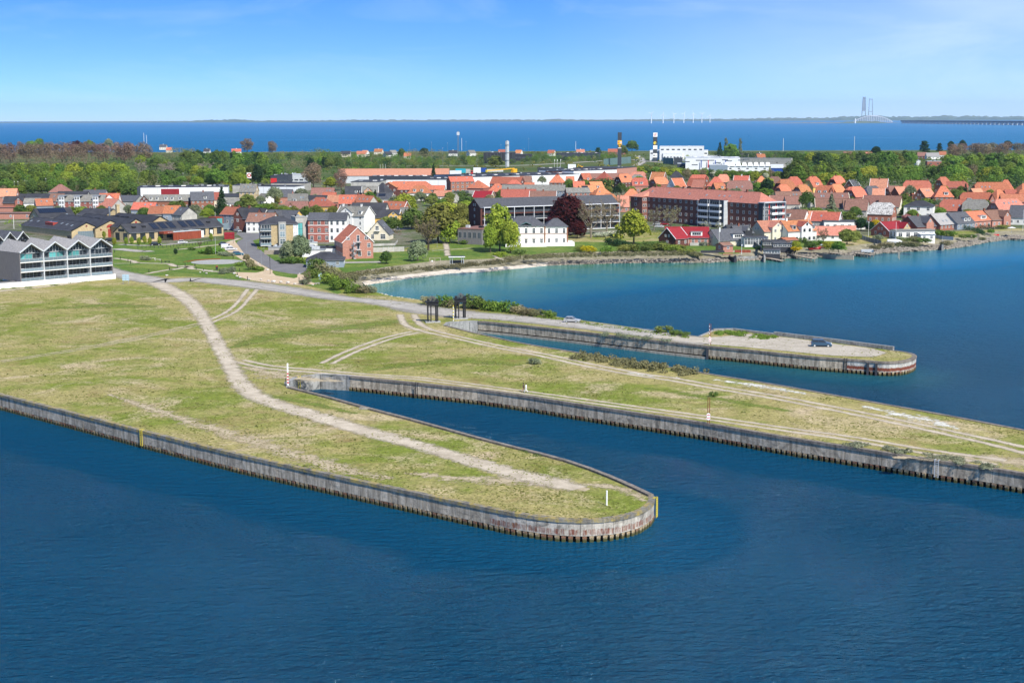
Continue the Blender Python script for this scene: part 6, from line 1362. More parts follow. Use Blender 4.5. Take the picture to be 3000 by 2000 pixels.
for x,y,h,m,l in((490,555,8,'leaf_green','left of three green trees before the supermarket'),(410,600,5.5,'leaf_green','small tree left of the supermarket sign trees'),(560,600,5.5,'leaf_lime','right of the green trees before the supermarket'),(170,495,10,'leaf_green','large green tree left of the supermarket'),(120,590,6,'leaf_lime','lower green tree left of the supermarket'),(230,590,6,'leaf_green','green tree touching the supermarket corner'),(680,540,5,'leaf_olive','small olive tree at the supermarket wall'),(1350,540,6,'leaf_olive','lone slim tree right of the dark spruce'),(450,660,6,'leaf_sage','pale willow shrub above the black flat roofs'),(810,620,6,'leaf_sage','sage tree standing in the black roofs')):
 T(l,'broad','A2',x,y,h,m,1.2)
T('large yellow-green tree in the middle of the town','broad','B2',880,10,14,'leaf_lime',1.15,seed=0); T('bright chestnut with candles behind the old park trees','broad','B2',1420,95,14.5,'leaf_lime',1.35,seed=1)
T('wide olive park tree behind the grey leafless one','broad','B2',1330,150,17.5,'leaf_olive',1.15,seed=2); T('grey-brown dense tree by the bay lawn','bare','B2',1190,375,13,'leaf_bud',1.15,seed=0); T('yellow-green low crown right of the grey-brown tree','broad','B2',1490,360,11,'leaf_lime',1.15)
T('dark green tree left of the wide olive tree','broad','B2',970,215,11,'leaf_mid',1.2); T('sage green tree on the bay lawn','broad','B2',1050,640,8.8,'leaf_willow',.95,seed=1)
T('tall yellow-green tree left of the white villa','broad','B2',2180,140,20,'leaf_lime',.72,seed=2); T('lower right half of the tall yellow-green tree','broad','B2',2330,330,15,'leaf_lime',.65,seed=1); T('left part of the yellow-green tree by the villa','broad','B2',2050,430,12,'leaf_lime',.7,seed=0)
T('olive tree behind the centre annex','broad','B2',1650,120,12,'leaf_olive',1.0); T('yellow-green tree left of the gallery building','broad','B2',1720,100,9,'leaf_lime',1.2); T('gold-green tall tree left of the gallery building','tall','B2',1620,190,12,'leaf_olive',1.0)
T('dark cone tree beside the grey gable','conifer','A2',465,825,8,'leaf_dark',1.1); T('dark round tree below the big orange roof','broad','A2',1100,850,6.5,'leaf_dark',1.3); T('green tree right of the dark round tree','broad','A2',1260,865,6,'leaf_mid',1.3)
T('birch before the orange hipped centre house','willow','A2',2200,815,9,'leaf_mid',1.0); T('thin olive tree left of that birch','broad','A2',2040,885,7,'leaf_bud',1.3); T('small grey willow at the black roof edge','broad','A2',2030,680,6,'leaf_sage',1.1)
T('small purple shrub between the centre gardens','broad','A2',1190,910,4,'leaf_copper',1.5)
T('big copper beech behind the white villa','broad','B3',775,208,19.5,'leaf_copper',1.05,seed=0); T('copper beech lower right crown','broad','B3',900,560,9,'leaf_copper',1.0,seed=1); T('copper beech left crown by the villa roof','broad','B3',640,330,14,'leaf_copper',.9,seed=2)
for x,y,h,w,l in((1090,335,16,1.0,'large leafless tree right of the copper beech'),(1310,355,14,1.0,'leafless tree before the gallery columns'),(1450,250,14,.8,'slender leafless tree at the end of the gallery building'),(2200,395,12,1.0,'leafless tree before the long brick block'),(1960,430,10.5,.9,'smaller leafless tree before the long brick block')):
 T(l,'bare','B3',x,y,h,'leaf_bud',w,bark='bark_pale')
T('round yellow-green tree on the bay shore','broad','B3',1680,412,15.5,'leaf_lime',.98,seed=0); T('round willow behind the long grey wing','willow','A3',415,630,9,'leaf_willow',1.1); T('second willow right of the round one','willow','A3',790,665,8,'leaf_willow',1.2)
T('dark weeping birch before the orange villas','willow','A3',1510,722,10.5,'leaf_mid',1.0); T('grey birch right of the weeping birch','willow','A3',1450,760,9,'leaf_dark',.9); T('yellow-budded tree before the half-hipped house','willow','A3',1965,655,8,'leaf_olive',1.05); T('dark round bush by the vivid orange roof','broad','A3',1260,830,5,'leaf_dark',1.0)
T('yellow-green bush behind the white villa','broad','B3',440,520,6.5,'leaf_olive',1.4)
row('hedge belt between the far road and the sea','A3',240,1430,330,320,9,14,dark+mixed,'hedge belt between the far road and the sea',wide=1.35,stuff=True)
row('lower hedge belt by the far road','A3',-20,1640,385,365,6.5,16,dark+mixed,'hedge belt between the far road and the sea',wide=1.6,stuff=True)
row('olive trees beside the left pylon sign','A3',1300,1700,285,300,13,4,[('broad','leaf_olive','olive')],'hedge belt between the far road and the sea',wide=1.3,stuff=True)
row('trees behind the white shed by the villas','A3',880,1180,530,560,8.5,4,dark,'trees behind the villas',wide=1.3)
row('green belt behind the villas','A3',1700,2352,490,505,10.5,8,mixed,'trees behind the villas',wide=1.3)
row('long green belt behind the villas','A4',-20,1450,530,560,9.5,15,mixed+[('twiggy','leaf_bud','thinly budded')],'trees behind the villas',wide=1.4)
T('rounded lone tree between the pylon signs','broad','A3',1655,125,20,'leaf_mid',1.1); T('dark pine left of the left pylon sign','pine','A3',1185,240,15,'leaf_dark',1.3); T('dark tree just right of the left pylon sign','broad','A3',1530,190,17,'leaf_mid',.8)
T('left of two columnar poplars on the far shore','column','A4',597,118,24,'leaf_sage',1.2); T('right of two columnar poplars on the far shore','column','A4',797,122,24,'leaf_sage',1.2)
row('dark clump below the columnar poplars','A4',420,860,235,270,17,5,[('broad','leaf_dark','dark green')],'clump on the far shore',wide=1.1,stuff=True); T('light green tree between the columnar poplars','broad','A4',670,180,22,'leaf_green',1.1); T('dark spire left of the columnar poplars','conifer','A4',515,172,22,'leaf_dark',1.0)
row('green front of the far shore clump','A4',520,740,285,300,12,3,green[:2],'clump on the far shore',wide=1.3,stuff=True)
T('purple bush in front of the white office','broad','A4',110,280,11,'leaf_copper',1.6)
row('far shore gardens right of the clump','A4',860,1450,290,285,11,8,dark+[('broad','leaf_dark','dark green')],'gardens by the far shore',wide=1.3,stuff=True)
T('white blossoming tree behind the orange villas','broad','A4',440,560,7.5,'leaf_white',1.4); T('pale blossoming tree by the market roofs','broad','A4',1145,590,6,'leaf_white',1.3); T('brown twiggy tree by the orange roofs','twiggy','A4',795,545,8,'leaf_brown',.9)
for x,y,h,k,m,w,l in((580,620,8,'broad','leaf_dark',.9,'dark fir like tree between orange roofs'),(680,610,7,'column','leaf_dark',1.0,'narrow dark cypress between orange roofs'),(763,630,7,'conifer','leaf_dark',1.1,'small dark spruce before the grey chimney house'),(1165,658,12,'broad','leaf_dark',.9,'large dark brown-green fir in the villa rows'),(1180,630,12.5,'broad','leaf_lime',.85,'yellow-green crown behind the dark fir'),(1030,705,9,'tall','leaf_green',1.2,'bright green tree left of the dark fir'),(150,720,6.5,'broad','leaf_willow',1.3,'sage bush tree before the pinkish roof'),(430,768,4,'broad','leaf_gold',1.0,'yellow bush by the pyramid villa'),(1590,740,5,'broad','leaf_white',1.3,'white blossom tree by the half-hipped villa')):
 T(l,k,'A4',x,y,h,m,w)
T('large birch between the brown terraces','willow','B4',1720,175,13,'leaf_mid',1.0); T('dark spreading cedar before the brown terraces','conifer','B4',2055,225,13,'leaf_sage',1.3)
gr='wood on the right'
row('crest of the right wood','A4',1440,2352,290,300,18,9,green+dark,gr,wide=1.15)
row('upper row of the right wood','A4',1420,2352,390,385,17,9,green+dark,gr,wide=1.15,stuff=True)
row('middle row of the right wood','A4',1430,2352,470,470,16,9,green+dark,gr,wide=1.15)
row('front row of the right wood','A4',1450,2352,560,560,12,9,green+mixed,gr,wide=1.25)
T('massive dark tree at the left end of the right wood','broad','A4',1590,400,20,'leaf_mid',1.0,seed=0)
row('wood crest beyond the shore pines','A5',-20,850,290,280,18,8,green+mixed,gr,wide=1.15)
row('wood crest below the brown trees','A5',1290,2380,320,310,18,11,green+[('broad','leaf_lime','yellow-green')],gr,wide=1.15)
row('second row of the far right wood','A5',-20,900,390,395,17,9,green+mixed,gr,wide=1.15,stuff=True)
row('second wood row at right edge','A5',1220,2400,425,400,17,12,green+dark,gr,wide=1.1)
row('third row of right wood','A5',-20,2400,490,470,16,21,green+dark+mixed,gr,wide=1.1)
row('front row of right wood','A5',-20,2400,555,560,15,20,green+dark,gr,wide=1.1,stuff=True)
row('brown skyline behind the right wood','A5',1290,2400,195,165,17,11,[('twiggy','leaf_brown','reddish brown'),('twiggy','leaf_bud','pale brown')],'brown trees behind the right wood',wide=1.4)
row('second brown row behind the right wood','A5',1320,2400,235,220,15,9,brown,'brown trees behind the right wood',wide=1.4,stuff=True)
for x,y,h,k,w,l in((320,220,14,'broad',1.2,'dark round pine on the right skyline'),(985,148,23,'pine',1.15,'big dark pine rising above the right wood'),(1190,180,18,'pine',.9,'thin umbrella pine right of the big dark pine'),(1350,150,16,'broad',1.0,'dark crown at the left of the brown trees'),(2130,142,16,'broad',1.1,'dark crown above the brown trees at right'),(1510,135,15,'broad',1.0,'small dark crown above the brown trees')):
 T(l,k,'A5',x,y,h,'leaf_dark',w)
for x,y,h,k,m,w,l in((60,570,11,'conifer','leaf_dark',1.1,'dark conifer left of the pale orange gable house'),(350,828,5.5,'broad','leaf_lime',1.8,'low green bush mass before the white slate villa'),(790,750,11,'willow','leaf_willow',.95,'pale birch between the orange roofs'),(1000,725,7,'broad','leaf_dark',1.0,'dark tree before the wide red roof'),(700,870,8,'broad','leaf_mid',1.4,'green garden tree below the birch'),(1400,790,9,'broad','leaf_mid',1.1,'garden tree right of the hipped brick villa'),(1550,740,8,'conifer','leaf_dark',1.0,'dark spruce right of the hipped brick villa'),(1490,820,6,'broad','leaf_green',1.4,'low green tree right of the dark spruce'),(1780,895,4.5,'broad','leaf_dark',1.1,'round dark tree above the patchy silver roof'),(1010,935,6,'broad','leaf_lime',1.6,'yellow-green bush behind the black hipped villa'),(2110,1100,4.5,'broad','leaf_copper',1.6,'dark purple bush before the skylight house'),(2330,1060,7,'broad','leaf_green',1.2,'green tree at the right edge'),(1960,810,4.5,'broad','leaf_olive',1.6,'olive bush below the long orange roof')):
 T(l,k,'A5',x,y,h,m,w)
for c,x,y,h,k,m,w,l in(('B5',110,640,6.5,'broad','leaf_dark',1.3,'dark green garden tree left of the crimson roof'),('B5',20,800,5.5,'broad','leaf_olive',1.3,'brown-green rounded shrub at the garden end'),('B5',230,690,5,'broad','leaf_dark',1.2,'dark shrub beside the lamp post'),('B5',690,410,7,'broad','leaf_green',1.1,'green tree left of the black hipped villa'),('B5',740,590,4.5,'broad','leaf_pink',1.4,'pink blossom tree before the black hipped villa'),('B5',310,670,3.5,'broad','leaf_gold',1.8,'golden shrub left of the crimson roof'),('B5',25,480,7,'broad','leaf_mid',1.2,'green tree left of the painted roof'),('B4',2270,695,7,'broad','leaf_olive',1.35,'big round brown-green bush by the pink roofed house'),('B4',1940,700,6.5,'bare','leaf_bud',1.0,'small leafless tree before the pink roofed house'),('B4',330,600,6.5,'bare','leaf_white',1.0,'pale blossoming tree above the crimson roof'),('B4',510,620,5.5,'bare','leaf_white',1.0,'second blossoming tree above the slate roof'),('B4',1560,860,4,'broad','leaf_lime',1.3,'bright lime bush by the white pair'),('B4',2150,870,4.5,'broad','leaf_green',1.4,'green tree at the shore wall right'),('B4',1750,860,4,'broad','leaf_mid',1.5,'garden bush behind the flag poles'),('B4',2010,860,4,'broad','leaf_lime',1.5,'yellowish bush left of the green shore tree'),('B4',2240,450,6.5,'broad','leaf_green',1.5,'green hedge tree above the flat white house'),('B4',40,640,3,'broad','leaf_mid',1.6,'small round garden tree above the crimson roof')):
 T(l,k,c,x,y,h,m,w)
gv='garden trees between the houses'
gm=[('broad','leaf_mid','mid green'),('broad','leaf_green','fresh green'),('broad','leaf_olive','olive'),('willow','leaf_willow','pale sage'),('bush','leaf_mid','low green')]
for d_,c_,x0_,x1_,y0_,y1_,h_,n_ in(('gardens behind upper villa row','A4',0,2352,655,670,5.5,10),('gardens between upper villas','A4',0,1300,770,800,5,6),('gardens before the brown terraces','A4',1250,2352,850,870,5,5),('gardens under the brown terraces','B4',1500,2352,370,400,5,5),('gardens behind right villas','A5',0,2352,760,760,5.5,9),('gardens among right villas','A5',100,2352,905,900,5,8),('gardens behind right shore row','A5',600,2352,1030,1050,4.5,7),('gardens between centre villas','A3',420,2300,720,730,5,8),('gardens behind centre villas','A3',700,2200,640,620,6,6),('gardens among left town roofs','A1',0,2300,965,990,5,8),('back gardens of left town','A1',850,2352,850,860,5,6),('gardens of left terraces','A0',100,2300,985,1010,4.5,6),('gardens among centre houses','A2',250,2300,880,900,5,9),('gardens behind centre houses','A2',0,2300,790,800,5,7),('gardens below centre roofs','B2',500,1700,300,330,6,5)):
 row(d_,c_,x0_,x1_,y0_+24,y1_+24,h_*1.35,n_+3,gm,gv,jy=30,wide=1.2)
for a_ in(('A1',1900,2352,330,340,11,8),('A2',-40,2352,345,350,9,26),('A2',-40,1950,395,400,8,22),('A3',200,1450,350,345,8,18),('A3',200,1450,300,300,9,12),('A1',250,2352,300,310,12,22),('A4',820,1500,320,320,9,10),('A4',-40,800,330,335,8,6),('A0',1900,2352,320,330,12,8),('A2',0,1200,455,465,7,14)):
 row('far belt',*a_,dark+mixed,'',wide=1.4,stuff=True)
def TB(label,kind,cr,x,yb,h,leaf,wide=1.0,**k):
 return tree(kind,Q(cr,x,yb),h,leaf,label,wide=wide,**k)
for i,(c,x,y)in enumerate((('B0',1435,560),('B0',1575,655),('B0',1740,650),('B0',1815,640),('B0',1915,655),('B0',1995,630),('B0',2065,650),('B0',2200,640),('B1',560,590))):
 TB('young lime-green tree in front of the long brick hall, %s'%nth(i,9),'tall',c,x,y,3.6,'leaf_lime',.9,group='young trees before the brick halls')
for c,x,y,h,k,m,w,l in(('B1',70,780,2.6,'tall','leaf_dark',1.2,'small dark tree on the park lawn, left'),('B1',400,690,3.2,'bare','leaf_bud',.9,'thin leafless tree on the park lawn'),('B1',530,780,3.6,'broad','leaf_mid',1.0,'little tree behind the round plaza'),('B1',1050,880,3.4,'broad','leaf_bud',1.0,'small brownish tree at the car park end'),('B1',1100,990,4.0,'broad','leaf_bud',1.2,'small brownish tree right of the round plaza'),('B1',1880,1195,4.4,'bare','leaf_bud',1.0,'leaning bare tree at the plaza end'),('B2',620,1000,5,'broad','leaf_mid',1.2,'broad dark bush below the brick gable house'),('B2',1960,0,1,'bush','leaf_mid',1,'')):
 if l:TB(l,k,c,x,y,h,m,w)
bsh=[('B1',290,720,1.5,'leaf_mid',1.6),('B1',560,760,2.4,'leaf_green',2.6),('B1',720,790,1.6,'leaf_sage',2.4),('B1',800,800,1.5,'leaf_sage',2.2),('B1',940,935,1.7,'leaf_green',1.2),('B1',1190,990,1.5,'leaf_green',1.6),('B1',1240,1000,1.4,'leaf_green',1.2),('B1',750,1040,2.2,'leaf_sage',1.0),('B1',835,1025,2.3,'leaf_sage',.9),('B1',700,1050,1.2,'leaf_sage',1.4),('B1',1640,900,2.4,'leaf_mid',2.2),('B1',1790,890,2.2,'leaf_green',2.2),('B0',2000,860,2.0,'leaf_sage',1.4),('B1',2010,1000,5,'leaf_mid',1.0),('B1',2120,1060,4.5,'leaf_scrub',1.1),('B1',1960,1100,3.6,'leaf_mid',1.0),('B1',2170,1180,4,'leaf_green',1.2),('B1',2290,1260,4,'leaf_green',1.2),('B1',2230,1110,3.5,'leaf_scrub',1.4),('B1',2330,1150,3.2,'leaf_scrub',1.4),('B1',1860,1190,2.2,'leaf_sage',1.2),('B2',30,1330,3.0,'leaf_green',1.4),('B2',150,1400,3.0,'leaf_green',1.4),('B2',320,1400,2.5,'leaf_scrub',1.6),('B2',420,1400,2.6,'leaf_sage',.9),('B2',80,1260,3.2,'leaf_scrub',1.3),('B2',1700,730,2.2,'leaf_green',1.6),('B2',2190,900,2.2,'leaf_lime',1.6),('B3',1050,1030,3.0,'leaf_gold',1.5),('B3',950,1010,2.5,'leaf_olive',1.6),('B3',1290,1035,3.0,'leaf_green',1.3),('B3',100,1060,2.2,'leaf_mid',1.4),('B3',1380,930,3.2,'leaf_dark',1.5),('B3',1500,950,3.0,'leaf_dark',1.6),('B3',1220,820,2.4,'leaf_white',1.8),('B3',1340,810,2.6,'leaf_white',1.8),('B3',1420,830,2.2,'leaf_dark',1.6),('B3',1600,1010,3.0,'leaf_olive',1.8),('B3',1780,1010,3.2,'leaf_mid',1.8),('B3',1950,990,3.6,'leaf_mid',1.8),('B3',2060,1000,3.4,'leaf_olive',1.8),('B3',2200,1010,2.8,'leaf_green',1.6),('B3',2300,1000,2.4,'leaf_olive',1.6),('B4',60,1060,2.6,'leaf_olive',1.8),('B4',180,1090,2.0,'leaf_scrub',1.8),('B4',1560,1010,1.8,'leaf_gold',1.8),('B4',1490,890,2.2,'leaf_pink',1.4),('B4',1850,930,2.4,'leaf_green',1.5),('B4',1940,930,1.6,'leaf_gold',1.4),('B4',1640,900,2.4,'leaf_mid',1.6),('B4',300,940,2.0,'leaf_sage',1.4),('B4',1070,1010,2.4,'leaf_dark',1.0),('B4',630,990,1.8,'leaf_bud',1.3),('B5',340,960,2.8,'leaf_sage',1.4),('B5',440,1070,3.0,'leaf_scrub',1.6),('B5',280,1080,1.8,'leaf_scrub',2.0),('B5',700,1050,2.8,'leaf_scrub',2.0),('B5',820,1055,2.4,'leaf_scrub',2.0),('B5',850,970,2.2,'leaf_scrub',2.2),('B5',1000,990,2.2,'leaf_mid',2.4),('B5',1280,1030,2.2,'leaf_scrub',1.8),('B5',1150,890,3.0,'leaf_olive',1.8),('B5',1280,905,3.0,'leaf_green',1.9),('B5',1520,930,2.0,'leaf_mid',1.6),('B5',1620,930,2.0,'leaf_mid',1.6),('B5',1850,780,2.6,'leaf_dark',.8),('B5',1900,860,2.0,'leaf_green',1.2),('B5',2050,800,2.2,'leaf_olive',1.8),('B5',1780,960,1.6,'leaf_scrub',1.6),('B5',2290,720,3,'leaf_dark',1.2),('F',1258,892,2.8,'leaf_bud',1.2),('F',1300,897,3.6,'leaf_green',1.0),('F',1322,900,2.6,'leaf_scrub',1.4),('F',1384,904,4.4,'leaf_mid',1.1),('F',1402,903,3,'leaf_bud',1.1),('F',1437,908,3.0,'leaf_green',1.3),('F',1455,910,2.8,'leaf_green',1.2),('F',1490,913,3.4,'leaf_green',1.3),('F',1515,917,2.4,'leaf_bud',1.4),('F',1550,923,2.2,'leaf_scrub',1.5),('F',1575,926,2.2,'leaf_scrub',1.4),('F',1607,930,2.2,'leaf_green',1.3),('F',1945,974,2.0,'leaf_olive',1.5),('F',1980,981,1.5,'leaf_mid',1.4),('F',2005,984,1.3,'leaf_mid',1.5),('F',1565,1066,1.5,'leaf_sage',1.3),('F',2090,1162,1.2,'leaf_mid',.9)]
cl=dict(leaf_mid='dark green',leaf_green='fresh green',leaf_sage='grey-green',leaf_scrub='brown-green',leaf_gold='golden yellow',leaf_olive='olive',leaf_dark='blackish green',leaf_white='white flowering',leaf_pink='pink flowering',leaf_bud='thin brownish',leaf_lime='lime green')
zone=dict(B0='in the park by the apartments',B1='around the park and plaza',B2='along the left bay shore',B3='on the villa lawn and shore',B4='in the shore gardens at centre right',B5='along the right-hand shore gardens',F='on the piers')
bb={}
for t in bsh:bb.setdefault((t[0],t[4]),[]).append(t)
for t in bsh:
 l=sorted(bb[(t[0],t[4])],key=lambda q_:q_[1]); p_='the %s'%nth(l.index(t),len(l))+(' of the %s bushes '%cl[t[4]]if len(l)>1 else ' that is %s, bush '%cl[t[4]])
 lab=('%s bush %s'%(cl[t[4]],zone[t[0]]))if len(l)==1 else '%s bush, %s, %s'%(cl[t[4]],nth(l.index(t),len(l)),zone[t[0]])
 TB(lab,'bush',t[0],t[1],t[2],t[3],t[4],t[5],group='bushes '+zone[t[0]])
def hedge(label,cr,pts,h=1.6,w=1.2,leaf='leaf_mid'):
 P_=[Q(cr,x,y)for x,y in pts]; o0=P_[0].copy(); lobes=[]
 for i in range(len(P_)-1):
  l=(P_[i+1]-P_[i]).length
  for k in range(max(1,int(l/.9))):q_=P_[i].lerp(P_[i+1],k/max(1,int(l/.9)))-o0; lobes.append(((q_.x,q_.y,h/2),(w*.6,w*.6,h*.55)))
 b,t=leaves(lobes,len(lobes)*55,.16,seed=3,hollow=.4)
 o=link('hedge',crownmesh('hedge',b,t),None,o0); mat_slot(o,leaf); return tag(o,label,'hedge')
hedge('clipped yellow-green hedge in front of the yellow block','B1',[(1215,715),(1350,725),(1470,722)],1.3,1.4,'leaf_lime')
hedge('dark green hedge right of the white van','B2',[(745,515),(845,510)],2.2,1.6,'leaf_green')
hedge('copper brown hedge behind the white gable house','B2',[(700,600),(840,605)],2.2,1.4,'leaf_brown')
hedge('bright clipped hedge left of the crimson double house','B3',[(1900,800),(2080,808)],2.4,2.2,'leaf_lime')
hedge('long dark clipped hedge along the right shore garden','B5',[(1480,800),(1700,850),(1810,900)],2.2,1.6,'leaf_dark')
hedge('second dark hedge behind the shore garden','B5',[(1680,790),(1950,820)],1.8,1.4,'leaf_dark')
hedge('dark hedge wall below the pink roofed house','B4',[(1780,880),(1950,890)],3.0,2.0,'leaf_dark')
hedge('tall green hedge behind the flag pole house','B4',[(1790,700),(1960,690)],3.2,2.0,'leaf_mid')
hedge('low hedge along the orange roofed shore houses','B5',[(530,930),(760,975),(900,965)],1.4,1.3,'leaf_mid')
def scrub(name,label,cr,pts,w,h,leaf,n,z=None,size=.2,seed=5):
 r_=random.Random(seed); P_=[Q(cr,*q_)for q_ in pts]; o0=P_[0].copy(); lobes=[]; tot=sum((P_[i+1]-P_[i]).length for i in range(len(P_)-1))
 for i in range(len(P_)-1):
  l=(P_[i+1]-P_[i]).length; u=(P_[i+1]-P_[i]).normalized(); v=Vector((-u.y,u.x,0))
  for k in range(int(l*w/2.2)+1):
   off=r_.uniform(-.5,.5); q_=P_[i]+u*r_.uniform(0,l)+v*w*off-o0; hh=h*r_.uniform(.45,1.15)*(1-abs(off)*.8)
   lobes.append(((q_.x,q_.y,hh*.4+(z(off)if z else 0)),(r_.uniform(.7,1.3),)*2+(hh*.62,)))
 b,t=leaves(lobes,n,size,seed=seed,hollow=.3)
 o=link(name,crownmesh(name,b,t),None,o0); mat_slot(o,leaf); return tag(o,label,'scrub',kind='stuff')
zsl=lambda off:min(0,-1.0+1.6*off)
scrub('shore_scrub','brown-green scrub thicket above the beach, left part','B2',[(-60,1260),(60,1190),(250,1160),(500,1120),(1020,1090)],6.5,1.9,'leaf_scrub',7000)
scrub('shore_scrub','brown-green scrub thicket above the beach, middle part','B2',[(1080,1090),(1400,1060),(1700,1035),(2000,1010),(2352,960)],5.5,1.7,'leaf_scrub',6500)
scrub('shore_scrub','brown-green scrub thicket below the villa lawn and right of it','B3',[(-100,1130),(300,1110),(800,1085),(1300,1080),(1800,1070),(2352,1060),(2550,1075)],7.5,2.1,'leaf_scrub',12000)
scrub('pier_scrub','grey-green scrub band on the middle pier beside the far dock','F',[(1690,1046),(1760,1053),(1830,1067),(1900,1078),(1960,1086),(2045,1097)],6,1.7,'leaf_scrub',6500)
scrub('pier_scrub','sparse tall weeds on the edge of the far quay','F',[(1758,981),(1830,988),(1900,994),(1960,1000)],2.2,1.4,'leaf_sage',1500,size=.13)
scrub('pier_scrub','low green creepers at the back of the far pier','F',[(2095,976),(2150,977),(2260,992)],5,.8,'leaf_green',3000)
scrub('pier_scrub','grey-green weeds along the right edge of the near dock','F',[(2480,1300),(2650,1325),(2780,1345),(2915,1370)],2.6,.7,'leaf_sage',4500,size=.13)
scrub('pier_scrub','low grass fringe on the bank of the jetty road','F',[(1290,893),(1420,905),(1620,934),(1830,964),(2020,990)],3.0,.6,'leaf_green',3500,size=.14)
scrub('pier_scrub','mossy weeds along the inner coping of the near pier','F',[(1480,1308),(1560,1328),(1640,1350)],.8,.35,'leaf_mid',500,size=.08)
scrub('shore_scrub','small weeds at the foot of the white plinth','F',[(-10,846),(60,845),(160,836),(260,824)],1.2,.5,'leaf_mid',700,size=.12)
def blanket(name,label,x0,x1,y0,y1,z1,n,leaf,seed,size=.7):
 r_=random.Random(seed); lobes=[]
 for i in range(n):x=r_.uniform(x0,x1); y=r_.uniform(y0,y1); lobes.append(((x,y,z1*.3),(r_.uniform(2,5),)*2+(z1*r_.uniform(.4,.8),)))
 b,t=leaves(lobes,n*26,size,seed=seed,hollow=.3)
 o=link(name,crownmesh(name,b,t),None,(0,0,G)); mat_slot(o,leaf); return tag(o,label,'undergrowth',kind='stuff')
def inpoly(L_):return L_
blanket('undergrowth','dense undergrowth below the left wood',-560,-150,960,2150,3.5,520,'leaf_mid',3,.9)
blanket('undergrowth','dense undergrowth below the right wood',150,700,1180,2150,4.0,620,'leaf_mid',4,.9)
blanket('undergrowth','garden shrubs between the villas',60,420,760,1180,2.2,420,'leaf_mid',5,.4)
blanket('undergrowth','garden shrubs between the left town houses',-260,60,700,960,1.8,200,'leaf_green',6,.4)
blanket('undergrowth','scrub between the supermarket and the far shore',-200,160,1500,2300,3.5,260,'leaf_olive',7,.9)
b=MB(); tone=[]; mats=sorted({f[2]for f in FAR})
for i,(p,h,m,wd,kd)in enumerate(FAR):
 r_=random.Random(i); k=h/10; w=wd*k; lb=[((0,0,4.9*k),(3.4*w,3.4*w,4.0*k))]
 for j in range(6):d=sph(r_); lb.append(((d.x*3.2*w,d.y*3.2*w,(5.2+d.z*2.9)*k),(1.9*w,1.9*w,1.7*k)))
 c,t=leaves(lb,330,.42*k**.5 if kd!='twiggy' else.3*k**.5,seed=i); n=len(b.v); b.v+=[(x+p.x,y+p.y,z+G)for x,y,z in c.v]; b.f+=[tuple(n+e for e in f)for f in c.f]; b.m+=[mats.index(m)]*len(c.f); tone+=t
me=b.mesh('wood',[MATS[m]for m in mats]); at=me.attributes.new('tone','FLOAT','POINT'); at.data.foreach_set('value',tone)
tag(link('wood',me),'far tree belts and woods that merge into one mass behind the town','wood',kind='stuff')
from mathutils.geometry import intersect_point_line
poly2=[(p.x,p.y)for p in outline]
def inland(x,y):
 c=False; j=len(poly2)-1
 for i in range(len(poly2)):
  (xi,yi),(xj,yj)=poly2[i],poly2[j]
  if(yi>y)!=(yj>y)and x<(xj-xi)*(y-yi)/(yj-yi)+xi:c=not c
  j=i
 return c
r_=random.Random(77); b=MB(); tone=[]; k=0
trk=[p for p in PATHS if p[0].z<9]
bp=[(q.x,q.y,q.z)for p in trk for q in p]
while k<15000:
 q_=P(r_.uniform(-40,3040),820+700*r_.random()**1.2)
 if q_.y>440 or noise.noise(q_*.12)+.5*noise.noise(q_*.5)<r_.uniform(-.5,.45)or not inland(q_.x,q_.y):continue
 if any(abs(q_.x-a)<2.2+w*.2 and abs(q_.y-c)<2.2+w*.2 for a,c,w in bp):
  continue
 k+=1; h=r_.uniform(.04,.11)*(1+max(0,noise.noise(q_*.3))*1.2); t0=r_.random()
 for j in range(3):
  a=r_.uniform(0,3.14); w=h*r_.uniform(1.,2.2); dx,dy=math.cos(a)*w,math.sin(a)*w; lx,ly=r_.uniform(-.1,.1),r_.uniform(-.1,.1); n=len(b.v)
  b.v+=[(q_.x-dx,q_.y-dy,G),(q_.x+dx,q_.y+dy,G),(q_.x+dx*.5+lx,q_.y+dy*.5+ly,G+h),(q_.x-dx*.6+lx,q_.y-dy*.6+ly,G+h*.8)]; b.f.append((n,n+1,n+2,n+3)); b.m.append(0); tone+=[t0]*4
foliage('leaf_tuft',(.24,.25,.06),(.40,.36,.15),.2,.5)
o=link('grass_tufts',crownmesh('grass_tufts',b,tone)); mat_slot(o,'leaf_tuft'); tag(o,'rough grass tufts and weeds over the open piers','grass',kind='stuff')
# ---- stones
def rockmesh(seed):
 r_=random.Random(seed); bm=bmesh.new(); bmesh.ops.create_icosphere(bm,subdivisions=1,radius=.5)
 for v in bm.verts:v.co*=r_.uniform(.75,1.2); v.co.z*=.7
 me=bpy.data.meshes.new('boulder'); bm.to_mesh(me); bm.free(); me.materials.append(MATS['stone_pale']); return me
ROCKS=[rockmesh(i)for i in range(5)]
bl=[(880,1050,1.5),(915,1085,1.1),(958,1108,1.4),(1078,1132,1.4),(1250,1133,1.1),(1345,1153,1.3),(1425,1165,1.9),(1518,1170,1.6),(1622,1183,1.8),(1713,1193,1.3),(1332,1000,1.3),(1200,905,1.1),(1060,850,1.2),(1095,870,1.0),(490,1047,1.2),(405,1030,.8),(1775,1052,.9),(1960,1203,.9)]
blo=sorted(bl,key=lambda t:t[0])
for i,(x,y,s)in enumerate(blo):
 o=link('boulder',ROCKS[i%5],None,Q('B1',x,y)+Vector((0,0,s*.22)),i*1.3); o.scale=(s,s*.8,s*.75); tag(o,'pale boulder edging the clay plaza and park, %s'%nth(i,len(blo)),'boulder','boulders around the clay plaza')
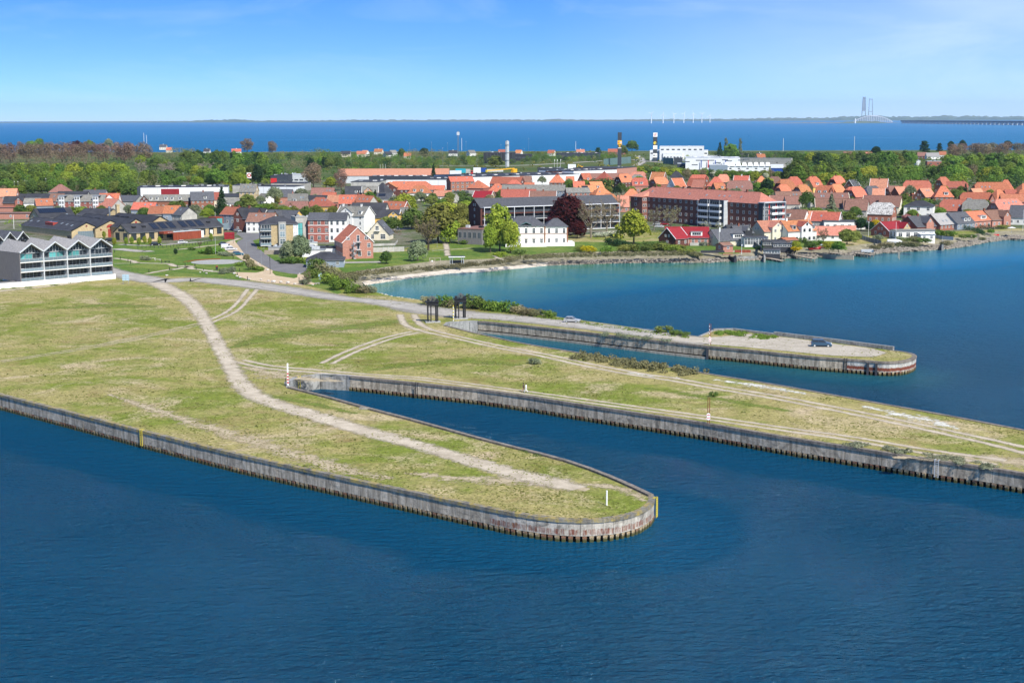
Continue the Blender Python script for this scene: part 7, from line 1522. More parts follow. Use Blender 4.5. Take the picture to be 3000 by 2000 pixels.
o=link('boulder',ROCKS[1],None,Q('B0',2295,1075)+Vector((0,0,.25)),.4); tag(o,'lone pale boulder on the grass near the notice board','boulder'); o.scale=(1.2,1,.8)
def riprap(label,rows,n,s0,s1,m,seed):
 r_=random.Random(seed); b=MB()
 base=[[tuple(v.co)for v in me.vertices]for me in ROCKS]; fac=[[tuple(p.vertices)for p in me.polygons]for me in ROCKS]
 A,B=rows; k=len(A)
 for i in range(n):
  t=r_.uniform(0,k-1.001); j=int(t); f=t-j; a=A[j].lerp(A[j+1],f); c=B[j].lerp(B[j+1],f); p=a.lerp(c,r_.random()); s=r_.uniform(s0,s1); q_=r_.randrange(5); M=Matrix.Translation(p+Vector((0,0,s*.15)))@Matrix.Rotation(r_.uniform(0,6),4,'Z')@Matrix.Diagonal((s,s*r_.uniform(.6,1),s*r_.uniform(.6,1),1))
  n0=len(b.v); b.v+=[tuple(M@Vector(v))for v in base[q_]]; b.f+=[tuple(n0+e for e in f_)for f_ in fac[q_]]; b.m+=[0]*len(fac[q_])
 o=b.build('riprap',MATS[m]); return tag(o,label,'stone bank',kind='stuff')
wl_=[Vector((p.x,p.y-.8,-.15))for p in bayw]; mid_=[Vector((lerp(p.x,q_.x,.30),lerp(p.y,q_.y,.30),1.0))for p,q_ in zip(bayw,banks)]; top_=[Vector((lerp(p.x,q_.x,.42),lerp(p.y,q_.y,.42),1.3))for p,q_ in zip(bayw,banks)]
riprap('brown stones washed along the villa beach',(wl_[7:12],mid_[7:12]),1100,.5,1.2,'stone',1)
riprap('boulders along the shore gardens at centre right',(wl_[11:17],mid_[11:17]),480,.8,1.8,'stone',2)
riprap('boulder bank along the right-hand shore',(wl_[16:],top_[16:]),1900,.8,2.0,'stone',3)
riprap('pale stone bank left of the hoists',([Vector((p.x,p.y,.2))for p in nl[6:12]],[Vector((p.x,p.y,2.7))for p in nw[6:12]]),700,.6,1.3,'stone_pale',4)
riprap('seaweed and pebbles on the beach line',(wl_[0:8],[v.lerp(w,.4)for v,w in zip(wl_[0:8],mid_[0:8])]),300,.12,.4,'stone',5)
# ---- cars
def car(label,cr,x,y,heading,paint,L_=4.3,Wd=1.8,Ht=1.5,kind='hatch',cat='car',name='car',loc=None):
 p=loc or Q(cr,x,y); root=empty(name,p,heading,label,cat,'parked cars'); a=L_/2; w=Wd/2; g=.22
 hood=Ht*.60; b=MB()
 if kind=='van':prof=[(-a,.35),(-a,hood),(-a+.05,Ht),(a-1.5,Ht),(a-.75,Ht*.62),(a-.08,Ht*.5),(a,.35)]
 else:prof=[(-a,.45),(-a+.02,hood*1.0),(-a+.25,hood*1.05),(a-1.25,hood*1.02),(a-.5,hood*.9),(a-.06,hood*.72),(a,.4)]
 body=[(x_,g if i in(0,len(prof)-1)else z)for i,(x_,z)in enumerate(prof)]
 secs=((-w,.94),(-w*.96,1),(w*.96,1),(w,.94)); n=len(prof); n0=len(b.v)
 pr=[(-a+.05,g)]+prof+[(a-.05,g)]
 n=len(pr)
 for yy,k in((-w,.96),(-w*.9,1.0),(w*.9,1.0),(w,.96)):
  for x_,z in pr:b.v.append((x_*(1 if k==1 else.985),yy,g+(z-g)*k))
 for s in range(3):
  for i in range(n-1):b.f.append((n0+s*n+i,n0+s*n+i+1,n0+(s+1)*n+i+1,n0+(s+1)*n+i)); b.m.append(0)
  b.f.append((n0+s*n+n-1,n0+s*n,n0+(s+1)*n,n0+(s+1)*n+n-1)); b.m.append(0)
 b.f.append(tuple(n0+i for i in reversed(range(n)))); b.f.append(tuple(n0+3*n+i for i in range(n))); b.m+=[0,0]
 b.build('body',MATS[paint],root)
 if kind!='van':
  r0,r1=(-a+.15,a-1.2); t0,t1=(-a+(.45 if kind=='suv' else.75),a-2.0)
  z0=hood*.98; c=MB(); c.v=[(r0,-w*.93,z0),(r1,-w*.93,z0),(r1,w*.93,z0),(r0,w*.93,z0),(t0,-w*.76,Ht-.04),(t1,-w*.76,Ht-.04),(t1,w*.76,Ht-.04),(t0,w*.76,Ht-.04)]
  c.f=[(0,1,5,4),(1,2,6,5),(2,3,7,6),(3,0,4,7)]; c.m=[0]*4; c.build('windows',MATS['glass'],root)
  c=MB(); c.box(t0-.05,-w*.79,Ht-.08,t1+.08,w*.79,Ht); c.build('roof',MATS[paint],root)
  c=MB()
  for sg in(-1,1):
   for xa,xb in((r0,t0),((r0+r1)/2-.05,(t0+t1)/2-.05),(r1,t1)):c.tube([(xa,sg*w*.935,z0),(xb,sg*w*.765,Ht-.05)],.045,4)
  c.build('pillars',MATS[paint],root)
  c=MB(); c.box(-.35,-w-.14,hood*.98,-.2+0,-w,hood*1.12);
 else:
  for sg in(-1,1):addbox(root,'side_window',a-1.75,sg*w-.02,Ht*.62,a-1.1,sg*w+.02,Ht*.88,'glass')
  c=MB(); c.v=[(a-1.42,-w*.85,Ht*.97),(a-.80,-w*.9,Ht*.64),(a-.80,w*.9,Ht*.64),(a-1.42,w*.85,Ht*.97)]; c.v=[(x_+.03,y_,z_+.02)for x_,y_,z_ in c.v]; c.f=[(0,1,2,3)]; c.m=[0]; c.build('windscreen',MATS['glass'],root)
 for sx_ in(-a+.78,a-.82):
  for sg in(-1,1):
   wb=MB(); wb.tube([(0,-.11,0),(0,.11,0)],.335,14); o=wb.build('wheel',MATS['tyre'],root,(sx_,sg*(w-.08),.335)); rb=MB(); rb.tube([(0,-.125,0),(0,.125,0)],.21,10); rb.build('rim',MATS['metal_light'],o)
 for sg in(-1,1):
  addbox(root,'headlight',a-.16,sg*w*.75-.18,hood*.66,a-.02,sg*w*.75+.18,hood*.82,'metal_white'); addbox(root,'tail_light',-a-.01,sg*w*.8-.12,hood*.72,-a+.08,sg*w*.8+.12,hood*.98,'red_paint')
  addbox(root,'side_trim',-a+1.15,sg*(w-.01)-.02,.26,a-1.2,sg*(w-.01)+.02,.42,'dark_metal')
 addbox(root,'bumper',a-.12,-w*.8,g+.02,a+.03,w*.8,.48,'dark_metal')
 return root
car('silver hatchback parked on the gravel jetty road','F',1676,944,R(-14),'car_silver',4.1,1.78,1.5)
car('dark blue sport utility car on the far pier','F',2406,1015,R(-8),'car_blue',4.6,1.86,1.7,'suv')
car('black car at the top of the lane parking row','B1',742,655,R(20),'car_black',4.2); car('white van second in the lane parking row','B1',770,695,R(20),'car_white',4.5,1.8,1.9,'van','van','van')
car('white estate car third in the lane parking row','B1',835,722,R(12),'car_white',4.8); car('teal blue car at the lower end of the lane parking row','B1',925,790,R(4),'car_teal',4.6)
car('white car before the corten box of the brick hall','B1',168,628,R(8),'car_white',4.0); car('silver car by the dark red brick house','B1',925,470,R(-50),'car_silver'); car('white car half hidden beside the red container','B1',765,445,R(0),'car_white')
car('white delivery van beside the yellow house','B2',712,512,R(-6),'car_white',5.2,1.95,2.2,'van','van','van'); car('black car right of the yellow house','B2',885,470,R(-10),'car_black'); car('second dark car behind the black one','B2',960,462,R(-20),'car_black')
car('dark car parked before the left hall corner','B0',1520,600,R(10),'car_black'); car('dark cars row end by the cycle racks','B0',2150,655,R(5),'car_black')
car('white car before the long brick block','B3',2010,655,R(-30),'car_white'); car('red car before the long brick block','B3',2110,658,R(-20),'car_red'); car('second white car lower by the brick block','B3',2030,690,R(-20),'car_white')
car('yellow van on the far road','A3',1725,402,R(60),'car_yellow',5,2,2.2,'van','van','van'); car('white car driving on the far motorway','A3',1148,450,R(5),'car_white')
car('black car in the garden drive by the crimson brick house','B5',400,905,R(-10),'car_black')
# ---- people
def person(label,x,y,heading,top,legs,hairc='hair',skirt=False,stride=.28):
 p=P(x,y); root=empty('person',p,heading,label,'person','people walking')
 me=bpy.data.meshes.new('body'); s=stride
 V_=[(0,0,.95,.13),(0,0,1.15,.12),(0,0,1.36,.15),(0,0,1.50,.055),(0,0,1.66,.095),(0,0,1.74,.07),(0,.09,.88,.09),(s*.5,.1,.50,.065),(s,.1,.09,.04),(s+.16,.1,.04,.035),(0,-.09,.88,.09),(-s*.25,-.1,.50,.065),(-s,-.1,.12,.04),(-s+.14,-.1,.04,.035),(0,.19,1.38,.06),(-.06,.24,1.12,.045),(.06,.25,.88,.034),(.09,.25,.79,.03),(0,-.19,1.38,.06),(.02,-.24,1.12,.045),(.16,-.24,.92,.034),(.20,-.24,.84,.03)]
 E_=[(0,1),(1,2),(2,3),(3,4),(4,5),(0,6),(6,7),(7,8),(8,9),(0,10),(10,11),(11,12),(12,13),(2,14),(14,15),(15,16),(16,17),(2,18),(18,19),(19,20),(20,21)]
 me.from_pydata([v[:3]for v in V_],E_,[]); o=link('body',me,root); sk=o.modifiers.new('skin','SKIN'); ss=o.modifiers.new('sub','SUBSURF'); ss.levels=ss.render_levels=1
 for i,v in enumerate(V_):me.skin_vertices[0].data[i].radius=(v[3],v[3])
 me.skin_vertices[0].data[0].use_root=True
 me.materials.append(MATS['skin'])
 def shell(name,rings,m,k=10):
  b=MB()
  for(cx,cy,z,rx,ry)in rings:b.v+=[(cx+rx*math.cos(2*math.pi*i/k),cy+ry*math.sin(2*math.pi*i/k),z)for i in range(k)]
  for j in range(len(rings)-1):
   for i in range(k):b.f.append((j*k+i,j*k+(i+1)%k,(j+1)*k+(i+1)%k,(j+1)*k+i)); b.m.append(0)
  b.f.append(tuple(reversed(range(k)))); b.f.append(tuple((len(rings)-1)*k+i for i in range(k))); b.m+=[0,0]; return b.build(name,MATS[m],root,smooth=True)
 shell('jacket',[(0,0,.82,.17,.22),(0,0,1.0,.155,.20),(0,0,1.2,.15,.20),(0,0,1.4,.15,.23),(0,0,1.5,.07,.09)],top)
 for sg in(1,-1):
  b=MB(); b.tube([(0,sg*.19,1.42),(-.06 if sg>0 else.02,sg*.25,1.12),(.06 if sg>0 else.16,sg*.25,.9)],.075,7,0,.05); b.build('sleeve',MATS[top],root)
 if skirt:shell('skirt',[(0,0,.45,.22,.25),(0,0,.95,.15,.19)],legs)
 else:
  for sg,q_ in((1,s),(-1,-s)):b=MB(); b.tube([(0,sg*.09,.95),(q_*.5 if sg>0 else q_*.25,sg*.1,.5),(q_,sg*.1,.12)],.11,7,0,.065); b.build('trouser_leg',MATS[legs],root)
 shell('hair',[(-.04,0,1.58,.09,.10),(-.03,0,1.68,.115,.12),(-.01,0,1.76,.09,.09),(0,0,1.80,.03,.03)],hairc,8)
 for sg in(1,-1):addbox(root,'shoe',(s if sg>0 else-s)-.05,sg*.1-.05,0,(s if sg>0 else-s)+.2,sg*.1+.05,.09,'dark_metal')
 return root
person('person in dark brown jacket and pale pink trousers walking on the near dock track',1534,1148,R(160),'cloth_brown','cloth_peach')
person('person dressed all in white walking beside the one in brown',1541,1149.5,R(160),'cloth_white','cloth_white')
# ---- dock gate hoists
plain('wheel_iron',(.12,.12,.125),.5,.3,3,0)
def hoist(label,x,y,rz,wheel=True):
 p=P(x,y); r_=empty('gate_hoist',p,rz,label,'gate hoist')
 addbox(r_,'plinth',-2.2,-1.5,-.1,2.2,1.5,.35,'concrete_flat')
 for sx_,sy_ in((-1.45,-.8),(-.6,-.8),(1.0,-.8),(-1.45,.8),(.95,.8),(1.45,-.2)):
  b=MB(); b.box(sx_-.16,sy_-.16,.35,sx_+.16,sy_+.16,5.0); b.build('leg',MATS['dark_metal'],r_)
 addbox(r_,'machine_frame',-1.75,-1.15,5.0,1.7,1.15,6.1,'dark_metal'); addbox(r_,'deck',-2.15,-1.4,6.1,1.85,1.4,6.25,'dark_metal')
 for yy in(-.75,.0,.75):
  b=MB(); R0,cx,cz=(.85 if yy==0 else.6),.15*(1 if yy else 0),6.9
  b.tube([(cx+R0*math.cos(a*math.pi/10),yy,cz+R0*math.sin(a*math.pi/10))for a in range(21)],.07,5)
  for a in range(3):b.tube([(cx+R0*math.cos(a*math.pi/4),yy,cz+R0*math.sin(a*math.pi/4)),(cx-R0*math.cos(a*math.pi/4),yy,cz-R0*math.sin(a*math.pi/4))],.05,4)
  b.build('gear_wheel',MATS['wheel_iron'],r_)
 b=MB(); b.tube([(.1,-1.2,6.9),(.1,1.2,6.9)],.14,6); b.build('shaft',MATS['dark_metal'],r_)
 for sx_ in(-1.3,1.2):addbox(r_,'gear_box',sx_-.35,-.6,6.25,sx_+.35,.6,6.95,'dark_metal')
 b=MB(); b.tube([(1.7,-.9,6.6),(2.5,-.9,6.9)],.07,5); b.tube([(2.5,-.9,6.5),(2.5,-.9,7.4)],.07,5); b.build('crank',MATS['dark_metal'],r_)
 for z in(2.6,4.6):b=MB(); b.tube([(-1.45,-.8,z),(1.0,-.8,z)],.06,4); b.build('brace',MATS['dark_metal'],r_)
 r_.scale=(.86,.86,.86); return r_
hoist('left of two black cast iron dock gate hoists with gear wheels',1268,944,R(8)); hoist('right of two black cast iron dock gate hoists, behind the marker pole',1349,934,R(8))
# ---- range poles and posts
def marker(label,x,y,h,colors,r=.09,discs=False,bars=False,n=None,cat='marker pole'):
 p=P(x,y); r_=empty('marker_pole',p,0,label,cat); k=n or int(h/.4); s=h/k
 b=MB(); b.tube([(0,0,0),(0,0,h)],r,6); b.build('pole',MATS[colors[0]],r_)
 for i in range(k):
  if i%2:
   b=MB(); b.tube([(0,0,i*s),(0,0,(i+1)*s)],r*1.15,6); b.build('painted_band',MATS[colors[1]],r_)
 if bars:
  b=MB(); b.box(.25,-.04,0,.36,.04,h*.98); b.build('back_post',MATS['rust'],r_)
 if discs:
  for z in(1.0,1.55):b=MB(); b.tube([(.1,-.18,z),(.1,-.12,z)],.32,12); b.build('disc',MATS['white_paint'],r_); b=MB(); b.box(-.15,-.2,z-.06,.35,-.181,z+.06); b.build('disc_bar',MATS['red_paint'],r_)
 return r_
marker('tall red and white marker pole with round plates on the far pier',2078,1010,4.9,('cloth_white','corten'),.06,True,True)
marker('tall rusty red marker pole with round plates on the middle pier',2073,1241,4.6,('rust','corten'),.05,True,True)
marker('yellow-green and white marker pole between the two hoists',1328,940,4.0,('white_paint','yellow_paint'),.13)
r_=empty('marker_pole',P(844,1131),0,'red and white banded levelling staff at the near dock corner','marker pole')
for i in range(14):b=MB(); z=.3+i*.29; b.box(-.16,-.03,z,.16 if i%2 else.05,.03,z+.24); b.build('staff_band',MATS['red_paint' if(i%2 and i<9)else 'white_paint'],r_)
addbox(r_,'back_board',-.12,.03,0,.12,.08,4.5,'white_paint'); addbox(r_,'guard_board',-.5,-.05,0,-.35,.05,1.6,'wood_dark')
b=MB(); b.tube([(0,0,0),(0,0,2.05)],.11,8); tag(b.build('post',MATS['white_paint'],None,P(1777.5,1480)),'single white post standing near the tip of the near pier','post')
b=MB(); b.box(-.9,-.25,0,.9,.25,.35); tag(b.build('stone_block',MATS['coping_pale'],None,P(1067,1199),R(-20)),'pale stone block lying beside the near dock coping','stone block')
r_=empty('notice_board',P(369,832),R(6),'pale blue notice board on two posts in the grass','notice board')
for sx_ in(-.85,.85):b=MB(); b.tube([(sx_,0,0),(sx_,0,3.0)],.06,5); b.build('post',MATS['grey_metal'],r_)
addbox(r_,'panel',-1.05,-.05,1.1,1.05,0,3.0,'sign_board')
for z in(1.7,2.35):addbox(r_,'rail',-1.05,-.07,z,1.05,-.05,z+.06,'grey_metal')
addbox(r_,'rail',-.03,-.07,1.1,.03,-.05,3.0,'grey_metal')
b=MB(); b.box(-.9,-.3,0,.9,.3,1.9); tag(b.build('cabinet',MATS['white_paint'],None,P(17,823)+Vector((0,0,.2))),'white meter cabinet at the dark side wall of the apartments','cabinet')
bo=[('B0',1580,750),('B0',1658,845),('B0',1765,880),('B0',1800,905),('B0',2053,1025),('B0',2335,995),('B0',2230,900),('B1',105,712),('B1',92,965),('B1',200,940),('B1',352,985),('B1',455,1018),('B1',335,945),('B1',672,1020),('B1',952,1012),('B1',920,1075),('B1',1058,1125),('B1',1770,1140),('B1',862,835),('B1',665,655)]
b=MB(); b.tube([(0,0,0),(0,0,1.0)],.11,6); b.tube([(0,0,1.0),(0,0,1.08)],.13,6); bme=b.mesh('bollard',MATS['dark_metal'])
bos=sorted(bo,key=lambda t:CROPS[t[0]][0]+t[1]/4.7)
for i,t in enumerate(bos):tag(link('bollard',bme,None,Q(*t)),'low black bollard light by the park paths, %s'%nth(i,len(bos)),'bollard','bollards in the park')
def pole(label,cr,x,y,h,m='grey_metal',r=.07,head=None,name='lamp_post',cat='lamp post',group=None):
 r_=empty(name,Q(cr,x,y),0,label,cat,group); b=MB(); b.tube([(0,0,0),(0,0,h)],r,6,0,r*.7); b.build('pole',MATS[m],r_)
 if head=='globe':b=MB(); b.tube([(0,0,h-.05),(0,0,h+.12),(0,0,h+.35)],.26,7,0,.14); b.build('lamp_head',MATS['white_paint'],r_)
 if head=='spot':
  for k in range(3):addbox(r_,'spotlight',-.14,-.3,h-.2-k*.7,.14,0,h-.0-k*.7,'dark_metal')
 if head=='arm':b=MB(); b.tube([(0,0,h-.05),(1.1,0,h+.05)],.05,4); b.box(.7,-.12,h,1.4,.12,h+.12); b.build('lamp_head',MATS['grey_metal'],r_)
 if head=='flag':b=MB(); b.box(.04,-.02,h-1.9,.5,.02,h-.1); b.build('pennant',MATS['cloth_white'],r_)
 return r_
for x,y,h,m,hd,l in((1372,1050,6.2,'dark_metal','spot','black light mast with spotlights on the clay plaza'),(1250,930,6,'grey_metal','arm','thin grey lamp post beside the asphalt lane'),(1050,775,5.2,'grey_metal','arm','grey lamp post at the teal car'),(863,625,5.6,'dark_metal','arm','dark lamp post above the parking row'),(620,775,6.6,'metal_light',None,'pale slender mast on the park lawn'),(2102,1060,3.6,'dark_metal','spot','short dark light mast among the bay bushes'),(1833,890,3.5,'metal_light',None,'pale post beside the silver-green tree'),(615,285,3.5,'white_paint',None,'white post above the solar roof'),(862,830,1.5,'dark_metal',None,'short black post by the round plaza')):
 pole(l,'B1',x,y,h,m,head=hd)
pole('white pole on the verge behind the slate zigzag block','B0',192,425,6.5,'white_paint',r=.12,name='flag_pole',cat='pole')
pole('tall lamp post before the yellow house','B2',800,545,5.4,'grey_metal',head='arm'); pole('white lamp by the dark annex','B2',1875,700,4.6,'metal_light',head='globe'); pole('small sign post on the bay path','B2',1320,775,2.2,'grey_metal')
for c,x,y,h,hd,l in(('B4',500,960,8,'flag','white flag pole with drooping pennant beside the slate roofed shore house'),('B4',1210,960,5.8,None,'white flag pole before the white shore pair'),('B4',1722,962,11.5,None,'tall white flag pole right of the white shore pair'),('B4',1792,930,8.8,None,'white flag pole before the hedge'),('B4',1665,455,3.4,None,'grey flag pole behind the long orange roof'),('B4',812,1060,3.4,'globe','white garden lamp at the shore terrace'),('B5',208,905,6.0,'globe','lamp post left of the crimson roofed house'),('B5',582,1010,9.0,None,'white flag pole by the covered boat'),('B5',838,430,6,'flag','white flag pole behind the black hipped villa'),('B5',1092,300,5.5,'flag','flag pole with red and white pennant below the wood'),('B5',1435,278,3.6,None,'white pole left of the dark spruce'),('B5',2335,830,9.5,None,'flag pole at the right edge of the picture'),('B5',1570,150,5,None,'pale pole at the edge of the right wood'),('B4',2253,605,4,'globe','street lamp on the flat white house')):
 pole(l,c,x,y,h,'white_paint',r=.08,head=hd,name='flag_pole' if hd!='globe' else 'lamp_post',cat='flag pole' if hd!='globe' else 'lamp post')
lp=[('A0',205,900,9),('A0',255,900,9),('A0',325,880,6),('A0',585,880,7),('A0',640,872,10),('A0',972,840,6),('A0',1670,790,8),('A0',2120,775,9),('A1',175,740,8),('A1',597,745,9),('A1',1235,720,9),('A1',990,730,10),('A2',135,500,16),('A2',945,480,24),('A2',1115,500,10),('A2',1245,420,22),('A2',1400,560,22),('A2',1465,400,20),('A2',1720,470,25),('A2',1870,520,14),('A2',2050,420,12),('A2',2110,520,12),('A2',2200,400,18),('A3',168,420,14),('A3',230,330,22)]
lps=sorted(lp,key=lambda t:CROPS[t[0]][0]+t[1]/4.7)
for i,(c,x,y,h)in enumerate(lps):pole('distant grey lamp mast above the far trees and roads, %s'%nth(i,len(lps)),c,x,y,h,'grey_metal',.09,'globe','lamp_mast','lamp mast','distant lamp masts')
r_=empty('bin',Q('B1',637,990),0,'small dark hut-shaped bin with orange lid on the park lawn','litter bin'); addbox(r_,'box',-.35,-.35,0,.35,.35,1.1,'wood_dark'); b=MB(); b.v=[(-.45,-.45,1.1),(.45,-.45,1.1),(.45,.45,1.1),(-.45,.45,1.1),(0,0,1.6)]; b.f=[(0,1,4),(1,2,4),(2,3,4),(3,0,4),(3,2,1,0)]; b.m=[0]*5; b.build('lid',MATS['corten'],r_)
def bench(label,c,x,y,rz,L_=2.4,m='stone_pale'):
 r_=empty('bench',Q(c,x,y),rz,label,'bench'); addbox(r_,'seat',-L_/2,-.3,.42,L_/2,.3,.52,m)
 for sx_ in(-L_/2+.3,L_/2-.3):addbox(r_,'leg',sx_-.1,-.25,0,sx_+.1,.25,.42,m)
bench('long pale bench beside the park path','B1',515,1018,0,3.4); bench('pale concrete slab bench on the lawn','B0',2100,845,.1); bench('second pale slab bench right of the first','B0',2175,862,-.1)
bench('dark bench at the right end of the lawn path','B0',2305,888,0,2,'wood_dark'); bench('grey picnic bench near the bay bushes','B1',2020,1190,.4,1.6,'plaster_grey')
r_=empty('information_sign',Q('B1',2060,1140),.3,'blue information sign by the bay bushes','sign'); addbox(r_,'panel',-.5,-.04,.6,.5,.04,2.4,'sign_board'); addbox(r_,'post',-.06,.04,0,.06,.1,2.4,'grey_metal')
b=MB()
for i in range(2):
 a0=[(math.cos(R(95+k*7))*(10.6+i*1.3),math.sin(R(95+k*7))*(10.6+i*1.3))for k in range(16)]
 for k in range(15):b.quad([(a0[k][0],a0[k][1],0),(a0[k+1][0],a0[k+1][1],0),(a0[k+1][0],a0[k+1][1],.16),(a0[k][0],a0[k][1],.16)])
 bo_=b
o=b.build('corten_edge',MATS['corten'],None,Q('B1',640,882)); tag(o,'two curved rust-red terrace edges behind the round plaza','edging'); o['kind']='structure'
r_=empty('container',Q('B1',808,568),R(8),'dark red pitched container by the lane','container'); addbox(r_,'box',-2.1,0,0,2.1,3,2.2,'roof_crimson'); b=MB(); slabface(b,[(-2.2,-.1,2.2),(2.2,-.1,2.2),(2.0,1.5,2.9),(-2.0,1.5,2.9)]); slabface(b,[(2.2,3.1,2.2),(-2.2,3.1,2.2),(-2.0,1.5,2.9),(2.0,1.5,2.9)]); b.build('roof',MATS['roof_crimson'],r_)
def fence(label,c,pts,h,m,step=2.0,boards=True,name='fence',post='metal_light',slat=None):
 P_=[Q(c,*t)for t in pts]; o0=P_[0].copy(); r_=empty(name,o0,0,label,'fence')
 for i in range(len(P_)-1):
  a,q_=P_[i]-o0,P_[i+1]-o0; l=(q_-a).length; n=max(1,int(l/step)); u=(q_-a)/n
  for k in range(n):
   s,e=a+u*k,a+u*(k+1); th=math.atan2(u.y,u.x)
   b=MB(); b.box(-.06,-.06,-.1,.06,.06,h+.1); b.build('post',MATS[post],r_,s,th)
   ul=u.length
   if boards:b=MB(); b.box(.08,-.03,.05,ul-.08,.03,h); b.build('board_panel',MATS[m],r_,s,th)
   else:
    for z in(h*.5,h):b=MB(); b.tube([(0,0,z),(ul,0,z)],.035,4); b.build('rail',MATS[m],r_,s,th)
fence('grey board fence with pale posts right of the brick gable house','B2',[(435,845),(650,838),(870,830)],1.9,'plaster_grey',1.9)
fence('low stone garden wall above the grey board fence','B2',[(430,760),(740,750),(780,700)],1.0,'plaster_grey',4)
fence('dark wooden posts along the hall forecourt','B0',[(1900,700),(2352,680),(2900,630)],1.0,'wood_dark',1.6,False,post='wood_dark')
fence('black garden fence along the shore terraces','B4',[(780,900),(860,935),(1000,960),(1090,1030)],2.0,'wood_dark',2)
fence('blue-grey wall along the right shore garden','B5',[(70,930),(240,985),(385,1025)],1.7,'panel_blue',4)
fence('blue-grey low wall right of the small white porch','B5',[(1080,925),(1230,950),(1380,960)],1.5,'plaster_blue',3)
fence('dark wall under the flat white extension','B5',[(580,915),(820,945),(1060,940)],1.5,'wood_dark',3)
r_=empty('shelter',Q('B2',1590,1000),R(4),'small open shelter with flat dark roof on the bay shore','shelter'); addbox(r_,'roof',-2.9,-1.9,2.5,2.9,1.9,2.7,'roof_slate'); addbox(r_,'back_wall',-2.4,1.3,0,2.4,1.4,1.1,'panel_slate'); addbox(r_,'fascia',-2.95,-1.97,2.42,2.95,-1.9,2.72,'white_paint')
for sx_ in(-2.4,-1.6,1.7,2.4):
 for sy_ in(-1.4,1.4):addbox(r_,'post',sx_-.07,sy_-.07,0,sx_+.07,sy_+.07,2.5,'metal_light')
addbox(r_,'bench_seat',-1.3,.5,.4,1.3,1.0,.5,'wood_dark'); addbox(r_,'side_wall',-2.45,-1.3,0,-2.35,1.3,1.9,'panel_slate'); addbox(r_,'side_wall',2.35,-1.3,0,2.45,1.3,.9,'panel_slate')
r_=empty('wooden_frame',Q('B2',1290,1020),R(6),'weathered wooden frame with plank screen on the bay shore','wooden frame')
for sx_ in(-1.8,.0,1.9):addbox(r_,'post',sx_-.09,-.09,0,sx_+.09,.09,2.6,'timber')
addbox(r_,'beam',-2.0,-.1,2.45,2.1,.1,2.6,'timber')
for k in range(5):addbox(r_,'plank',-1.8,-.13,.25+k*.3,0,-.09,.48+k*.3,'timber')
addbox(r_,'notice',-1.2,-.17,1.3,-.7,-.135,1.75,'white_paint')
addbox(r_,'step',-2.3,-1.2,0,.2,-.2,.22,'timber')
# ---- jetties and shore walls
def jetty(label,c,a,b_,w=1.4,z=1.1,posts=4,rail=False,plank=.6):
 A,B=Q(c,*a,z),Q(c,*b_,z); u=B-A; u.z=0; L_=u.length; th=math.atan2(u.y,u.x); r_=empty('jetty',(A.x,A.y,0),th,label,'jetty','jetties on the right shore')
 n=int(L_/plank)
 for i in range(n):x=i*plank; q_=addbox(r_,'plank',x+.02,-w/2,z-.08,x+plank-.02,w/2,z+random.uniform(-.01,.02),'timber')
 for sy_ in(-w/2+.1,w/2-.1):addbox(r_,'beam',0,sy_-.07,z-.3,L_,sy_+.07,z-.09,'wood_dark')
 for i in range(posts):
  x=L_*(i+.3)/posts
  for sy_ in(-w/2,w/2):b=MB(); b.tube([(x,sy_,-1.0),(x,sy_,z+(.9 if rail else.05))],.11,6); b.build('pile',MATS['timber'],r_)
 if rail:
  for sy_ in(-w/2,):b=MB(); b.tube([(0,sy_,z+.9),(L_,sy_,z+.9)],.05,4); b.build('hand_rail',MATS['timber'],r_)
jetty('low jetty reaching out below the black boat house','B4',(1115,1095),(1380,1145),2.2,.7,4)
jetty('jetty with railing right of the boat house','B4',(1190,1070),(1440,1072),2.4,1.6,6,True)
jetty('long slanting jetty with railing and many piles','B4',(1470,1055),(1820,1118),2.2,1.3,7,True)
jetty('jetty platform on tall piles at centre right','B4',(2040,1035),(2205,1050),2.8,1.6,4,True)
jetty('short jetty at the edge of the middle gardens','B4',(2215,1055),(2350,1060),2.2,1.3,4)
jetty('jetty with white railed deck left of the boulder bank','B5',(0,1128),(270,1160),3.0,1.2,6,True)
jetty('low plank jetty before the covered boat','B5',(600,1060),(900,1090),2.2,.9,5)
jetty('long low jetty at the right picture edge','B5',(1960,912),(2420,945),1.8,.9,8)
jetty('slipway planks at the left end of the shore gardens','B4',(320,1118),(500,1130),2.2,.6,3)
b=MB(); b.box(-2.4,-1.4,0,2.4,1.4,.9); tag(b.build('deck_box',MATS['metal_light'],None,Q('B5',190,1120,1.2),-.1),'pale railed deck standing on the jetty by the boulder bank','deck')
def shorewall(label,c,pts,zt,m,w=.5,zb=-.4,zq=None):
 P_=[Q(c,*t,zq if zq is not None else zt)for t in pts]; o0=Vector((P_[0].x,P_[0].y,0)); r_=empty('shore_wall',o0,0,label,'wall')
 for i in range(len(P_)-1):
  b=MB(); a,q_=P_[i]-o0,P_[i+1]-o0; a.z=q_.z=0; slab(b,a,q_,-w,0,zb,zt); b.build('wall_section',MATS[m],r_)
shorewall('dark concrete shore wall left of the boat house','B4',[(985,1010),(1110,1020),(1120,1100)],1.9,'quay_pale',.6)
shorewall('pale stone shore wall under the lawn terrace','B4',[(735,1090),(870,1085),(1030,1085)],1.6,'quay_pale',.6)
shorewall('dark planted box wall left of the lawn terrace','B4',[(640,1055),(640,1090),(730,1110),(735,1070)],1.7,'wood_dark',.5)
shorewall('long pale timber-faced shore wall under the middle gardens','B4',[(1510,1025),(1800,1030),(2040,1060),(2352,1075)],1.7,'timber',.6)
shorewall('grey sea wall right of the flat extension','B5',[(1170,960),(1225,965),(1220,1015)],2.6,'quay_pale',.8)
b=MB();
